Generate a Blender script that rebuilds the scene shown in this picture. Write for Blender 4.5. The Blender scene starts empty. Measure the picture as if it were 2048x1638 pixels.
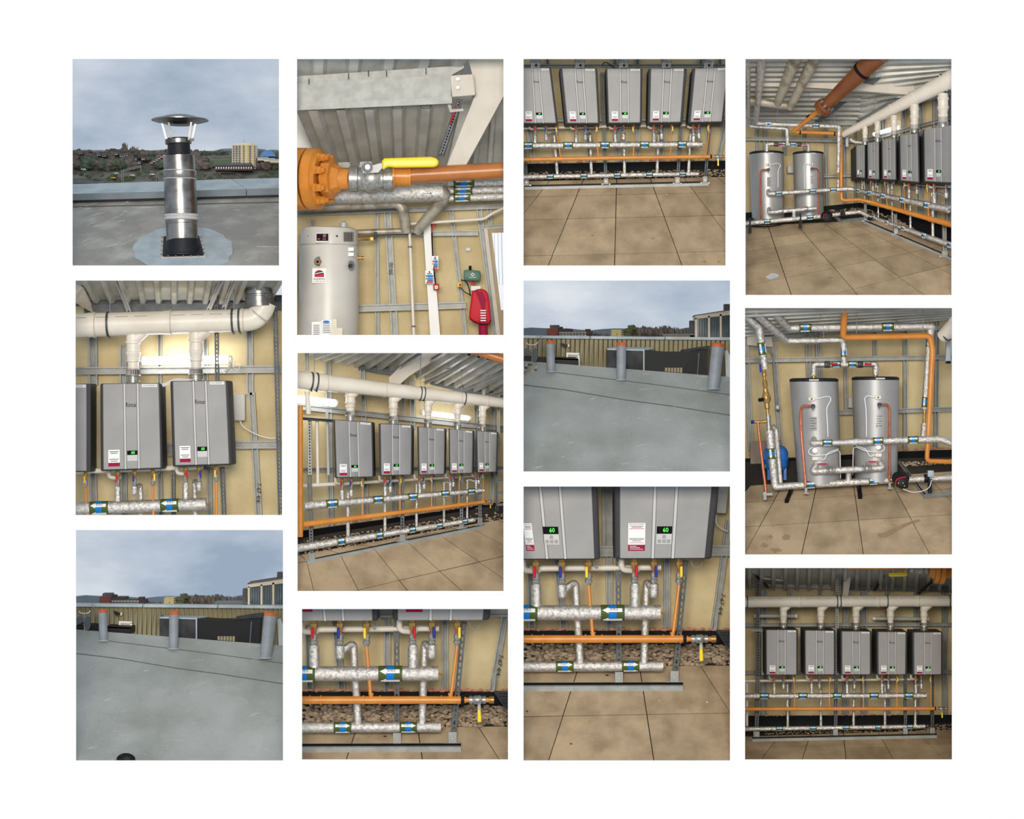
# A white display wall with thirteen openings; behind every opening stands a built set
# (boiler rooms and rooftops).  Plan units: 1 = 1 cm on the wall's own drawing.
import bpy, bmesh, math, random
from mathutils import Vector, Matrix
SC = bpy.context.scene
COL = SC.collection
V = Vector
DIST = 50.0
# ---------------------------------------------------------------- camera
cam = bpy.data.cameras.new('camera'); camo = bpy.data.objects.new('camera', cam); COL.objects.link(camo)
camo.location = (0, -DIST, 8.19); camo.rotation_euler = (math.pi/2, 0, 0)
cam.sensor_fit = 'HORIZONTAL'; cam.sensor_width = 36; cam.lens = 36*DIST/20.48
cam.clip_end = 400; SC.camera = camo
# ---------------------------------------------------------------- sky, added front light, exposure
w = bpy.data.worlds.new('overcast_sky'); SC.world = w; w.use_nodes = True
nt = w.node_tree; nt.nodes.clear()
def N(t, **k):
    n = nt.nodes.new(t)
    for a, b in k.items(): setattr(n, a, b)
    return n
def srgb(c): return tuple((x/255/12.92 if x/255 <= .04045 else ((x/255+.055)/1.055)**2.4) for x in c)
tc = N('ShaderNodeTexCoord'); mp = N('ShaderNodeMapping'); mp.inputs['Scale'].default_value = (15, 15, 32)
mp.inputs['Location'].default_value = (3.1, 0, 1.7)
nz = N('ShaderNodeTexNoise'); nz.inputs['Scale'].default_value = 1.0; nz.inputs['Detail'].default_value = 7; nz.inputs['Roughness'].default_value = .52
cr = N('ShaderNodeValToRGB')
for e, (p, c) in zip([cr.color_ramp.elements[0], cr.color_ramp.elements.new(.5), cr.color_ramp.elements[1]],
                     [(.34, (154, 171, 192)), (.5, (180, 193, 207)), (.66, (216, 223, 231))]):
    e.position = p; e.color = srgb(c)+(1,)
bg = N('ShaderNodeBackground'); bg.inputs['Strength'].default_value = 1.0; wo = N('ShaderNodeOutputWorld')
for a, b in ((tc.outputs['Generated'], mp.inputs['Vector']), (mp.outputs[0], nz.inputs['Vector']), (nz.outputs[0], cr.inputs[0]),
             (cr.outputs[0], bg.inputs['Color']), (bg.outputs[0], wo.inputs[0])): nt.links.new(a, b)
lampd = bpy.data.lights.new('added_front_light', 'AREA'); lampd.shape = 'RECTANGLE'; lampd.size = 20; lampd.size_y = 12; lampd.energy = 20200; lampd.color = (1, .94, .85)  # unseen area light added near the camera to shine into the openings
lampo = bpy.data.objects.new('added_front_light', lampd); COL.objects.link(lampo); lampo.location = (-2.5, -52, 16.5)
lampo.rotation_euler = (V((0, 0, 8.2))-lampo.location).to_track_quat('-Z', 'Y').to_euler()
vs = SC.view_settings; vs.view_transform = 'Standard'; vs.look = 'None'; vs.exposure = 0.0; vs.gamma = 1; vs.use_curve_mapping = False
# ---------------------------------------------------------------- materials
M = {}
def mat(name, c, c2=None, sc=3, rough=.5, metal=0, bump=0, bsc=20, emit=0, rnd=0, island=0, lo=.35, hi=.65, det=4, rough2=None, stretch=None, spec=None, grain=0, gsc=70):
    m = bpy.data.materials.new(name); m.use_nodes = True; t = m.node_tree; b = t.nodes['Principled BSDF']
    def n(k): return t.nodes.new(k)
    L = t.links.new
    b.inputs['Roughness'].default_value = rough; b.inputs['Metallic'].default_value = metal
    if spec is not None: b.inputs['Specular IOR Level'].default_value = spec
    c = srgb(c)+(1,); b.inputs['Base Color'].default_value = c
    co = n('ShaderNodeTexCoord').outputs['Object']
    if stretch:
        mm = n('ShaderNodeMapping'); mm.inputs['Scale'].default_value = stretch; L(co, mm.inputs[0]); co = mm.outputs[0]
    out = None
    if c2:
        z = n('ShaderNodeTexNoise'); z.inputs['Scale'].default_value = sc; z.inputs['Detail'].default_value = det; L(co, z.inputs[0])
        r = n('ShaderNodeMapRange'); r.inputs[1].default_value = lo; r.inputs[2].default_value = hi; L(z.outputs[0], r.inputs[0])
        x = n('ShaderNodeMix'); x.data_type = 'RGBA'; x.inputs[6].default_value = c; x.inputs[7].default_value = srgb(c2)+(1,)
        if island:
            g = n('ShaderNodeNewGeometry'); L(g.outputs['Random Per Island'], x.inputs[0])
        else: L(r.outputs[0], x.inputs[0])
        out = x.outputs[2]
        if rough2 is not None:
            q = n('ShaderNodeMapRange'); q.inputs[3].default_value = rough; q.inputs[4].default_value = rough2; L(r.outputs[0], q.inputs[0]); L(q.outputs[0], b.inputs['Roughness'])
    if rnd:
        oi = n('ShaderNodeObjectInfo'); mr = n('ShaderNodeMapRange'); mr.inputs[3].default_value = 1-rnd; mr.inputs[4].default_value = 1+rnd
        L(oi.outputs['Random'], mr.inputs[0]); h = n('ShaderNodeHueSaturation'); L(mr.outputs[0], h.inputs['Value'])
        if out: L(out, h.inputs['Color'])
        else: h.inputs['Color'].default_value = c
        out = h.outputs[0]
    if grain:
        z3 = n('ShaderNodeTexNoise'); z3.inputs['Scale'].default_value = gsc; z3.inputs['Detail'].default_value = 6; z3.inputs['Roughness'].default_value = .7; L(co, z3.inputs[0])
        m3 = n('ShaderNodeMapRange'); m3.inputs[1].default_value = .3; m3.inputs[2].default_value = .7; m3.inputs[3].default_value = 1-grain; m3.inputs[4].default_value = 1+grain; L(z3.outputs[0], m3.inputs[0])
        h3 = n('ShaderNodeHueSaturation'); L(m3.outputs[0], h3.inputs['Value'])
        if out: L(out, h3.inputs['Color'])
        else: h3.inputs['Color'].default_value = c
        out = h3.outputs[0]
    if out: L(out, b.inputs['Base Color'])
    if bump:
        z2 = n('ShaderNodeTexNoise'); z2.inputs['Scale'].default_value = bsc; z2.inputs['Detail'].default_value = 3; L(co, z2.inputs[0])
        bp = n('ShaderNodeBump'); bp.inputs['Strength'].default_value = bump; bp.inputs['Distance'].default_value = .02; L(z2.outputs[0], bp.inputs['Height']); L(bp.outputs[0], b.inputs['Normal'])
    if emit:
        b.inputs['Emission Color'].default_value = c; b.inputs['Emission Strength'].default_value = emit
    M[name] = m
mat('page', (252, 252, 252), rough=.9, spec=0)
mat('foil', (232, 226, 216), (178, 172, 162), 16, .26, .8, .9, 48, lo=.4, hi=.75)
mat('oldfoil', (186, 176, 158), (128, 114, 92), 5, .5, .45, .4, 12, lo=.45, hi=.75)
mat('steel', (154, 154, 148), (138, 138, 132), 5, .5, .3, .1, 30)
mat('darksteel', (86, 90, 92), (66, 70, 72), 5, .5, .4, .1, 30)
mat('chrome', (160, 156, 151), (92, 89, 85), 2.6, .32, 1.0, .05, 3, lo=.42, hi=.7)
mat('silver', (154, 151, 148), (142, 140, 137), 1.2, .5, .12, spec=.3)
mat('silver_light', (190, 187, 183), rough=.5, metal=.1)
mat('boiler_side', (60, 59, 60), rough=.6, spec=.25)
mat('orange', (216, 140, 52), (202, 124, 42), 3, .32)
mat('brown', (132, 76, 36), (116, 64, 28), 3, .3)
mat('clay', (206, 104, 52), (184, 90, 44), 9, .6)
mat('copper', (198, 112, 82), (168, 92, 64), 12, .35, .5)
mat('brass', (188, 148, 84), (152, 116, 62), 14, .35, .6)
mat('nickel', (186, 182, 172), (146, 142, 134), 14, .32, .7)
mat('board', (212, 193, 148), (194, 172, 126), 1.3, .75, 0, .15, 9, det=7, grain=.06, gsc=30)
mat('slab', (174, 151, 119), (140, 119, 92), 2.2, .85, 0, .3, 45, rnd=.11, det=9, lo=.38, hi=.72, grain=.10, gsc=55)
mat('bed', (44, 38, 32), rough=.95)
mat('pebble', (186, 162, 132), (112, 96, 80), 1, .75, island=1)
mat('dpc', (17, 17, 19), rough=.7, spec=.15)
mat('pink', (214, 150, 122), (186, 120, 96), 14, .95, 0, .8, 40)
mat('pvc', (232, 222, 206), (222, 210, 192), 2, .38)
mat('pvc_ring', (176, 168, 158), rough=.45)
mat('white', (238, 236, 230), rough=.5)
mat('cream_beam', (212, 202, 186), (200, 189, 173), 2, .6)
mat('band', (72, 88, 38), rough=.5, spec=.25)
mat('blue', (14, 118, 196), rough=.5, spec=.2)
mat('ink', (24, 24, 28), rough=.7, spec=.1)
mat('greyink', (84, 84, 88), rough=.7, spec=.1)
mat('red', (196, 26, 40), rough=.5, spec=.2)
mat('crimson', (150, 22, 58), rough=.6, spec=.15)
mat('yellow', (240, 206, 26), rough=.35)
mat('bluelever', (30, 50, 140), rough=.5, spec=.2)
mat('black', (18, 18, 21), rough=.5, spec=.2)
mat('rubber', (28, 29, 33), (21, 22, 25), 6, .55, spec=.3)
mat('screen', (10, 12, 12), rough=.6, spec=.08)
mat('digit', (60, 255, 60), rough=.4, emit=1.2)
mat('deck', (196, 194, 184), (172, 170, 160), 2, .4, .3)
mat('tube_lit', (244, 248, 255), rough=.3, emit=14)
mat('tube_off', (176, 174, 168), rough=.3)
mat('tank', (172, 170, 167), (158, 156, 153), 1.5, .4, .35)
mat('heater', (210, 204, 192), (198, 192, 181), 1.2, .35)
mat('green', (42, 96, 72), rough=.45)
mat('bluetank', (40, 112, 190), (30, 92, 166), 3, .4)
mat('daylight', (226, 232, 246), rough=.4, emit=.25)
mat('roof', (138, 134, 126), (178, 176, 168), 1.6, .42, 0, .35, 30, det=10, rough2=.75, lo=.42, hi=.72, grain=.16, gsc=60)
mat('wetroof', (138, 142, 136), (176, 179, 177), .8, .18, 0, .15, 26, det=6, rough2=.42, lo=.3, hi=.75, grain=.12, gsc=40)
mat('seal', (176, 186, 190), (160, 170, 174), 4, .7, 0, .3, 30)
mat('snowdirt', (190, 194, 194), (166, 168, 166), 12, .8)
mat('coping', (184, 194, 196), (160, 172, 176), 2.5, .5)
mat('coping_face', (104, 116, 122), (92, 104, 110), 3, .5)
mat('cladding', (152, 142, 110), (138, 128, 98), 2, .6, rnd=.03)
mat('greypaint', (146, 152, 158), (134, 140, 146), 5, .55)
mat('duct', (72, 72, 74), (50, 50, 53), 4, .7, spec=.2)
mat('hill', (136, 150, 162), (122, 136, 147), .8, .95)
mat('land', (126, 121, 108), (78, 84, 66), 2.6, .95, det=10)
mat('grass', (92, 116, 66), rough=.95)
mat('tree_brown', (124, 113, 104), (84, 77, 70), 6, .95, 0, 1, 12)
mat('tree_green', (98, 110, 88), (66, 76, 60), 6, .95, 0, 1, 12)
mat('tree_olive', (110, 112, 82), (72, 76, 54), 6, .95, 0, 1, 12)
mat('brick', (146, 82, 74), (126, 70, 64), 9, .8)
mat('brick_dark', (84, 66, 66), (70, 56, 56), 9, .8)
mat('stone_cream', (236, 226, 206), (224, 213, 192), 4, .7)
mat('yellowpanel', (222, 200, 140), rough=.7)
mat('glass', (112, 132, 142), (78, 96, 104), 2.5, .12)
mat('slate', (108, 104, 108), (82, 80, 84), 8, .8)
mat('domeblue', (92, 146, 206), rough=.5)
mat('dish', (62, 72, 78), rough=.6)
mat('tape', (90, 88, 84), rough=.8)
mat('crumb', (226, 206, 110), rough=.8)
mat('wood', (186, 164, 128), (168, 146, 112), 4, .75, stretch=(1, 1, .2))
mat('hardboard', (150, 132, 116), (136, 118, 102), 3, .85)
mat('stain', (152, 126, 98), (140, 114, 88), 8, .9)
mat('greybox', (188, 186, 178), rough=.5)
mat('gasorange', (186, 116, 56), (170, 100, 46), 3, .32)
# ---------------------------------------------------------------- geometry helpers
S = dict(ox=0, oy=0, dz=0, sk=0, xc=0, tag='', rect=None)
def P(x, y, d):
    d = d + S['dz'] + S['sk']*(x-S['xc'])
    k = (DIST+d)/DIST
    return V(((x+S['ox']-1024)/100*k, d, 8.19+(819-y-S['oy'])/100*k))
def R(r, d=1.3): return r/100*(DIST+d)/DIST
WL = {}
def kids(o, **k):
    for a, b in k.items():
        if b is not None: o[a] = b
ORD = ['first', 'second', 'third', 'fourth', 'fifth', 'sixth', 'seventh', 'eighth', 'ninth', 'tenth']
def lab(s): return s+', '+S['tag']
def mk(name, vf, m, parent=None, label=None, cat=None, group=None, kind=None, smooth=38):
    vs_, fs = vf
    me = bpy.data.meshes.new(name)
    if parent is not None: off = WL[parent.name]
    else:
        xs = [v[0] for v in vs_]; ys = [v[1] for v in vs_]; zs = [v[2] for v in vs_]
        off = V(((min(xs)+max(xs))/2, (min(ys)+max(ys))/2, min(zs)))
    me.from_pydata([V(v)-off for v in vs_], [], fs); me.materials.append(M[m])
    if smooth:
        me.polygons.foreach_set('use_smooth', [True]*len(me.polygons)); me.set_sharp_from_angle(angle=math.radians(smooth))
    o = bpy.data.objects.new(name, me); COL.objects.link(o)
    if parent is not None: o.parent = parent
    else: o.location = off
    WL[o.name] = off.copy()
    kids(o, label=label and lab(label), category=cat, group=group, kind=kind)
    return o
def thing(name, label, cat, at, group=None):
    o = bpy.data.objects.new(name, None); COL.objects.link(o); o.empty_display_size = .1
    p = P(*at); o.location = p; WL[o.name] = p.copy(); kids(o, label=lab(label), category=cat, group=group)
    return o
def join(*gs):
    vs_, fs = [], []
    for v, f in gs:
        n = len(vs_); vs_ += list(v); fs += [tuple(i+n for i in q) for q in f]
    return vs_, fs
def hexa(fr, bk):
    """eight corners: front loop of n points and back loop of n points (world)"""
    n = len(fr); f = [tuple(range(n)), tuple(range(2*n-1, n-1, -1))]
    for i in range(n):
        j = (i+1) % n; f.append((i, i+n, j+n, j))
    vs_ = list(fr)+list(bk)
    return vs_, f
def plate(pts, d, th, dd=None):
    """polygon of plan points, front at d, th deep"""
    fr = [P(p[0], p[1], p[2] if len(p) > 2 else d) for p in pts]
    return hexa(fr, [p+V((0, th, 0)) for p in fr])
def rect(x0, y0, x1, y1, d, th): return plate([(x0, y0), (x1, y0), (x1, y1), (x0, y1)], d, th)
def bevelled(vf, off, seg=2):
    bm = bmesh.new(); vs_ = [bm.verts.new(v) for v in vf[0]]
    for f in vf[1]: bm.faces.new([vs_[i] for i in f])
    bmesh.ops.recalc_face_normals(bm, faces=bm.faces)
    bmesh.ops.bevel(bm, geom=list(bm.edges), offset=off, segments=seg, affect='EDGES', profile=.6, clamp_overlap=True)
    bm.verts.index_update(); r = ([v.co.copy() for v in bm.verts], [tuple(v.index for v in f.verts) for f in bm.faces]); bm.free(); return r
def frame(t):
    u = V((0, -1, 0)); u = u-t*u.dot(t)
    if u.length < .2: u = V((0, 0, 1))-t*t.z
    u.normalize(); return u, t.cross(u)
def tube(pts, r, n=12, cap=True, bend=0):
    pts = [V(p) for p in pts]; rs = list(r) if isinstance(r, (list, tuple)) else [r]*len(pts)
    if bend and len(pts) > 2:
        q, rq = [pts[0]], [rs[0]]
        for i in range(1, len(pts)-1):
            a, b, c = pts[i-1], pts[i], pts[i+1]
            k = min(bend, (a-b).length*.45, (c-b).length*.45); p0 = b+(a-b).normalized()*k; p1 = b+(c-b).normalized()*k
            for j in range(6):
                s = j/5; q.append(p0*(1-s)**2+b*2*s*(1-s)+p1*s*s); rq.append(rs[i])
        q.append(pts[-1]); rq.append(rs[-1]); pts, rs = q, rq
    vs_, fs = [], []; m = len(pts); u = None
    for i, p in enumerate(pts):
        t = (pts[min(i+1, m-1)]-pts[max(i-1, 0)])
        if t.length < 1e-9: t = V((0, 0, 1))
        t.normalize()
        if u is None: u, _ = frame(t)
        else:
            u = u-t*u.dot(t); u = u.normalized() if u.length > 1e-6 else frame(t)[0]
        w_ = t.cross(u)
        for k in range(n):
            a = 2*math.pi*k/n; vs_.append(p+(u*math.cos(a)+w_*math.sin(a))*rs[i])
    for i in range(m-1):
        for k in range(n):
            l = (k+1) % n; fs.append((i*n+k, i*n+l, (i+1)*n+l, (i+1)*n+k))
    if cap: fs += [tuple(range(n-1, -1, -1)), tuple(range((m-1)*n, m*n))]
    return vs_, fs
def lathe(p0, p1, prof, n=16):
    """prof: (t, radius) along p0 -> p1"""
    d = p1-p0; t = d.normalized(); u, w_ = frame(t); vs_, fs = [], []; m = len(prof)
    for s, r in prof:
        for k in range(n):
            a = 2*math.pi*k/n; vs_.append(p0+d*s+(u*math.cos(a)+w_*math.sin(a))*max(r, 1e-4))
    for i in range(m-1):
        for k in range(n):
            l = (k+1) % n; fs.append((i*n+k, i*n+l, (i+1)*n+l, (i+1)*n+k))
    fs += [tuple(range(n-1, -1, -1)), tuple(range((m-1)*n, m*n))]
    return vs_, fs
def pp(pts, r, n=12, bend=0, dd=1.3):
    """tube in plan units; r in plan units (or list)"""
    q = [P(*p) for p in pts]
    rr = [R(a, p[2]) for a, p in zip(r, pts)] if isinstance(r, (list, tuple)) else R(r, pts[0][2])
    return tube(q, rr, n, True, bend/100)
def ell(cx, cy, rx, ry, d, th, n=20): return plate([(cx+rx*math.cos(2*math.pi*i/n), cy+ry*math.sin(2*math.pi*i/n)) for i in range(n)], d, th)
def blob(c, rx, ry, rz, seed, sub=2, amt=.3):
    rg = random.Random(seed); bm = bmesh.new(); bmesh.ops.create_icosphere(bm, subdivisions=sub, radius=1)
    vs_ = []
    for v in bm.verts:
        k = 1+amt*(rg.random()-.5)*2; vs_.append(V((c[0]+v.co.x*rx*k, c[1]+v.co.y*ry*k, c[2]+v.co.z*rz*k)))
    fs = [tuple(v.index for v in f.verts) for f in bm.faces]; bm.free(); return vs_, fs
def cchan(p0, p1, w_, dp, open_front=True):
    """folded C channel between two plan points"""
    a, b = P(*p0), P(*p1); t = (b-a).normalized(); x = t.cross(V((0, 1, 0))); x = x.normalized() if x.length > .01 else V((1, 0, 0)); y = x.cross(t)
    if y.y < 0: y = -y
    W = R(w_, p0[2]); D = dp
    pr = [(-.5, 0), (-.5, 1), (.5, 1), (.5, 0), (.3, 0), (.3, .1), (.42, .1), (.42, .85), (-.42, .85), (-.42, .1), (-.3, .1), (-.3, 0)]
    fr = [a+x*(q[0]*W)+y*(q[1]*D) for q in pr]; bk = [b+x*(q[0]*W)+y*(q[1]*D) for q in pr]
    n = len(pr); fs = [tuple(range(n)), tuple(range(2*n-1, n-1, -1))]+[(i, (i+1) % n, (i+1) % n+n, i+n) for i in range(n)]
    return fr+bk, fs
def slotted(p0, p1, w_, pitch, dp=.1):
    """perforated strut face: two rails and the bridges between the slots"""
    a, b = P(*p0), P(*p1); t = (b-a); L = t.length; t.normalize(); x = t.cross(V((0, 1, 0))).normalized(); y = V((0, 1, 0))
    W = R(w_, p0[2]); gs = []
    def bx(s0, s1, u0, u1, e): return hexa([a+t*s0+x*u0, a+t*s1+x*u0, a+t*s1+x*u1, a+t*s0+x*u1], [q+y*e for q in (a+t*s0+x*u0, a+t*s1+x*u0, a+t*s1+x*u1, a+t*s0+x*u1)])
    gs += [bx(0, L, -W/2, -W*.17, dp), bx(0, L, W*.17, W/2, dp)]
    s = 0; pt = R(pitch)
    while s < L: gs.append(bx(s, min(L, s+pt*.42), -W*.17, W*.17, .012)); s += pt
    return join(*gs)
TX = {}
def text(s, at, h, m, parent, x=V((1, 0, 0)), name='lettering', wd=None, up=None):
    if s not in TX:
        cu = bpy.data.curves.new('t', 'FONT'); cu.body = s; cu.align_x = 'CENTER'; cu.align_y = 'CENTER'; cu.size = 1; cu.resolution_u = 2; cu.extrude = .01; cu.space_line = .8
        o = bpy.data.objects.new('t', cu); COL.objects.link(o); bpy.context.view_layer.update()
        me = bpy.data.meshes.new_from_object(o.evaluated_get(bpy.context.evaluated_depsgraph_get())); bpy.data.objects.remove(o); bpy.data.curves.remove(cu)
        TX[s] = me
    me = TX[s]
    key = (s, m)
    if key not in TX:
        c = me.copy(); c.name = 'lettering'; c.materials.clear(); c.materials.append(M[m]); TX[key] = c
    me = TX[key]; o = bpy.data.objects.new(name, me); COL.objects.link(o); o.parent = parent
    x = x.normalized(); nrm = V((0, -1, 0)); nrm = (nrm-x*nrm.dot(x)).normalized(); z = nrm.cross(x)
    xs = [v.co.x for v in me.vertices]; wdt = max(xs)-min(xs) if xs else 1
    sx = (wd/wdt) if wd else h
    p = at-WL[parent.name]
    o.matrix_local = Matrix(((x.x*sx, z.x*h, nrm.x*h*.2, p.x), (x.y*sx, z.y*h, nrm.y*h*.2, p.y), (x.z*sx, z.z*h, nrm.z*h*.2, p.z), (0, 0, 0, 1)))
    return o
# plane through three plan points, and points on it
class Plane:
    def __init__(s, a, b, c):
        s.a, q, r = P(*a), P(*b), P(*c); s.n = (q-s.a).cross(r-s.a).normalized()
        if s.n.z < 0: s.n = -s.n
    def pt(s, x, y, lift=0):
        o = V((0, -DIST, 8.19)); t = P(x, y, 0)-o; k = (s.a-o).dot(s.n)/t.dot(s.n); return o+t*k+s.n*lift
    def d(s, x, y): return s.pt(x, y).y-S['dz']-S['sk']*(x-S['xc'])
def clip(poly, r):
    for ax, lim, sg in ((0, r[0], 1), (0, r[2], -1), (1, r[1], 1), (1, r[3], -1)):
        out = []
        for i in range(len(poly)):
            a, b = poly[i], poly[(i+1) % len(poly)]; ia, ib = (a[ax]-lim)*sg >= 0, (b[ax]-lim)*sg >= 0
            if ia: out.append(a)
            if ia != ib:
                t = (lim-a[ax])/(b[ax]-a[ax]); out.append((a[0]+(b[0]-a[0])*t, a[1]+(b[1]-a[1])*t))
        poly = out
        if len(poly) < 3: return []
    return poly
def inset(poly, k):
    cx = sum(p[0] for p in poly)/len(poly); cy = sum(p[1] for p in poly)/len(poly); o = []
    for x, y in poly:
        l = math.hypot(x-cx, y-cy) or 1; f = max(0, 1-k/l*1.3); o.append((cx+(x-cx)*f, cy+(y-cy)*f))
    return o
def homog(q, nu, nv):
    """bilinear-free perspective map of grid (0..nu,0..nv) onto four plan corners TL,TR,BR,BL"""
    (x0, y0), (x1, y1), (x2, y2), (x3, y3) = q
    dx1, dx2, sx = x1-x2, x3-x2, x0-x1+x2-x3; dy1, dy2, sy = y1-y2, y3-y2, y0-y1+y2-y3
    den = dx1*dy2-dx2*dy1; g = (sx*dy2-dx2*sy)/den; h = (dx1*sy-sx*dy1)/den
    a, b, c = x1-x0+g*x1, x3-x0+h*x3, x0; d, e, f = y1-y0+g*y1, y3-y0+h*y3, y0
    def m(u, v):
        u, v = u/nu, v/nv; w_ = g*u+h*v+1
        return ((a*u+b*v+c)/w_, (d*u+e*v+f)/w_) if w_ > .02 else None
    return m
MG = 9
def margin(): r = S['rect']; return (r[0]-MG, r[1]-MG, r[2]+MG, r[3]+MG)
def paving(pl, q, nu, nv, ur, vr, top, m='slab', gap=.7, base=None, bed=(12, 12)):
    """floor bed with separate slabs; top = (y at left, y at right) where the paving ends"""
    r = margin(); yl, yr = top
    yt = lambda x: yl+(yr-yl)*(x-r[0])/(r[2]-r[0])
    b = base or [(r[0], yl-bed[0]), (r[2], yr-bed[1]), (r[2], r[3]), (r[0], r[3])]
    fl = mk('floor', hexa([pl.pt(x, y, -.03) for x, y in b], [pl.pt(x, y, -.12) for x, y in b]), 'bed', kind='structure', smooth=0)
    H = homog(q, nu, nv)
    for u in range(*ur):
        for v in range(*vr):
            c = [H(u, v), H(u+1, v), H(u+1, v+1), H(u, v+1)]
            if None in c: continue
            c = clip(c, (r[0], min(yl, yr)-1, r[2], r[3]))
            if len(c) < 3: continue
            c = [(x, max(y, yt(x))) for x, y in c]; ar = abs(sum(c[i][0]*c[(i+1) % len(c)][1]-c[(i+1) % len(c)][0]*c[i][1] for i in range(len(c)))/2)
            if ar < 12: continue
            c = inset(c, gap)
            mk('slab', hexa([pl.pt(x, y, 0) for x, y in c], [pl.pt(x, y, -.04) for x, y in c]), m, fl, smooth=0)
    return fl
def gravel(pl, poly, n, size, label, seed=3):
    rg = random.Random(seed); gs = []; xs = [p[0] for p in poly]; ys = [p[1] for p in poly]
    def inside(x, y):
        r = False
        for i in range(len(poly)):
            a, b = poly[i], poly[i-1]
            if (a[1] > y) != (b[1] > y) and x < (b[0]-a[0])*(y-a[1])/(b[1]-a[1])+a[0]: r = not r
        return r
    k = 0
    while len(gs) < n and k < n*20:
        k += 1; x = rg.uniform(min(xs), max(xs)); y = rg.uniform(min(ys), max(ys))
        if not inside(x, y): continue
        s = size*rg.uniform(.6, 1.3)/100; p = pl.pt(x, y, s*.3)
        gs.append(blob(p, s*rg.uniform(.9, 1.5), s, s*rg.uniform(.6, .9), rg.random(), 2 if size > 3.4 else 1, .12))
    mk('gravel', join(*gs), 'pebble', label=label, cat='gravel', kind='stuff', smooth=180)
def corr(A0, A1, B0, B1, n, h, rib=(.0, .5, .62, .88, 1.0)):
    """trapezoid steel deck between far edge A and near edge B"""
    vs_, fs = [], []; a0, a1, b0, b1 = P(*A0), P(*A1), P(*B0), P(*B1); st = []
    for i in range(n): st += [((i+rib[0])/n, 0), ((i+rib[1])/n, 0), ((i+rib[2])/n, 1), ((i+rib[3])/n, 1)]
    st.append((1, 0)); dn = V((0, -.45, -.9))*h
    for t, k in st:
        vs_ += [a0.lerp(a1, t)+dn*k, b0.lerp(b1, t)+dn*k]
    for i in range(len(st)-1): fs.append((2*i, 2*i+2, 2*i+3, 2*i+1))
    m = len(vs_); up = V((0, .02, .05)); vs_ += [v+up for v in vs_]; fs += [tuple(m+j for j in reversed(f)) for f in fs[:]]
    return vs_, fs
# ---------------------------------------------------------------- the display wall
OPEN = [(145, 118, 558, 531), (151, 561, 564, 1030), (152, 1060, 566, 1521), (594, 118, 1007, 670), (595, 706, 1007, 1182), (604, 1218, 1016, 1519),
        (1047, 118, 1451, 531), (1047, 561, 1460, 943), (1047, 973, 1460, 1521), (1491, 118, 1903, 590), (1490, 616, 1904, 1109), (1490, 1136, 1904, 1519)]
def display_wall():
    xs = sorted({-700, 2748}|{v for o in OPEN for v in (o[0], o[2])}); ys = sorted({-600, 1638}|{v for o in OPEN for v in (o[1], o[3])})
    bm = bmesh.new(); vm = {}
    def vert(x, y, d):
        k = (x, y, d)
        if k not in vm: vm[k] = bm.verts.new(((x-1024)/100, d, 8.19+(819-y)/100))
        return vm[k]
    solid = lambda i, j: not any(o[0] <= xs[i] and xs[i+1] <= o[2] and o[1] <= ys[j] and ys[j+1] <= o[3] for o in OPEN)
    ok = {(i, j) for i in range(len(xs)-1) for j in range(len(ys)-1) if solid(i, j)}; D = .02
    for i, j in ok:
        a = [(xs[i], ys[j]), (xs[i+1], ys[j]), (xs[i+1], ys[j+1]), (xs[i], ys[j+1])]
        bm.faces.new([vert(x, y, 0) for x, y in reversed(a)]); bm.faces.new([vert(x, y, D) for x, y in a])
        for k, (di, dj) in enumerate(((0, -1), (1, 0), (0, 1), (-1, 0))):
            if (i+di, j+dj) not in ok:
                p, q = a[k], a[(k+1) % 4]; bm.faces.new([vert(p[0], p[1], 0), vert(q[0], q[1], 0), vert(q[0], q[1], D), vert(p[0], p[1], D)])
    bmesh.ops.recalc_face_normals(bm, faces=bm.faces)
    me = bpy.data.meshes.new('wall_front'); bm.to_mesh(me); bm.free(); me.materials.append(M['page'])
    o = bpy.data.objects.new('wall_front', me); COL.objects.link(o); o['kind'] = 'structure'; o['label'] = 'white display wall with twelve rectangular openings'
display_wall()
def begin(rc, tag, ox=0, oy=0): S.update(ox=ox, oy=oy, dz=0, sk=0, xc=(rc[0]+rc[2])/2, tag=tag, rect=rc)
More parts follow.
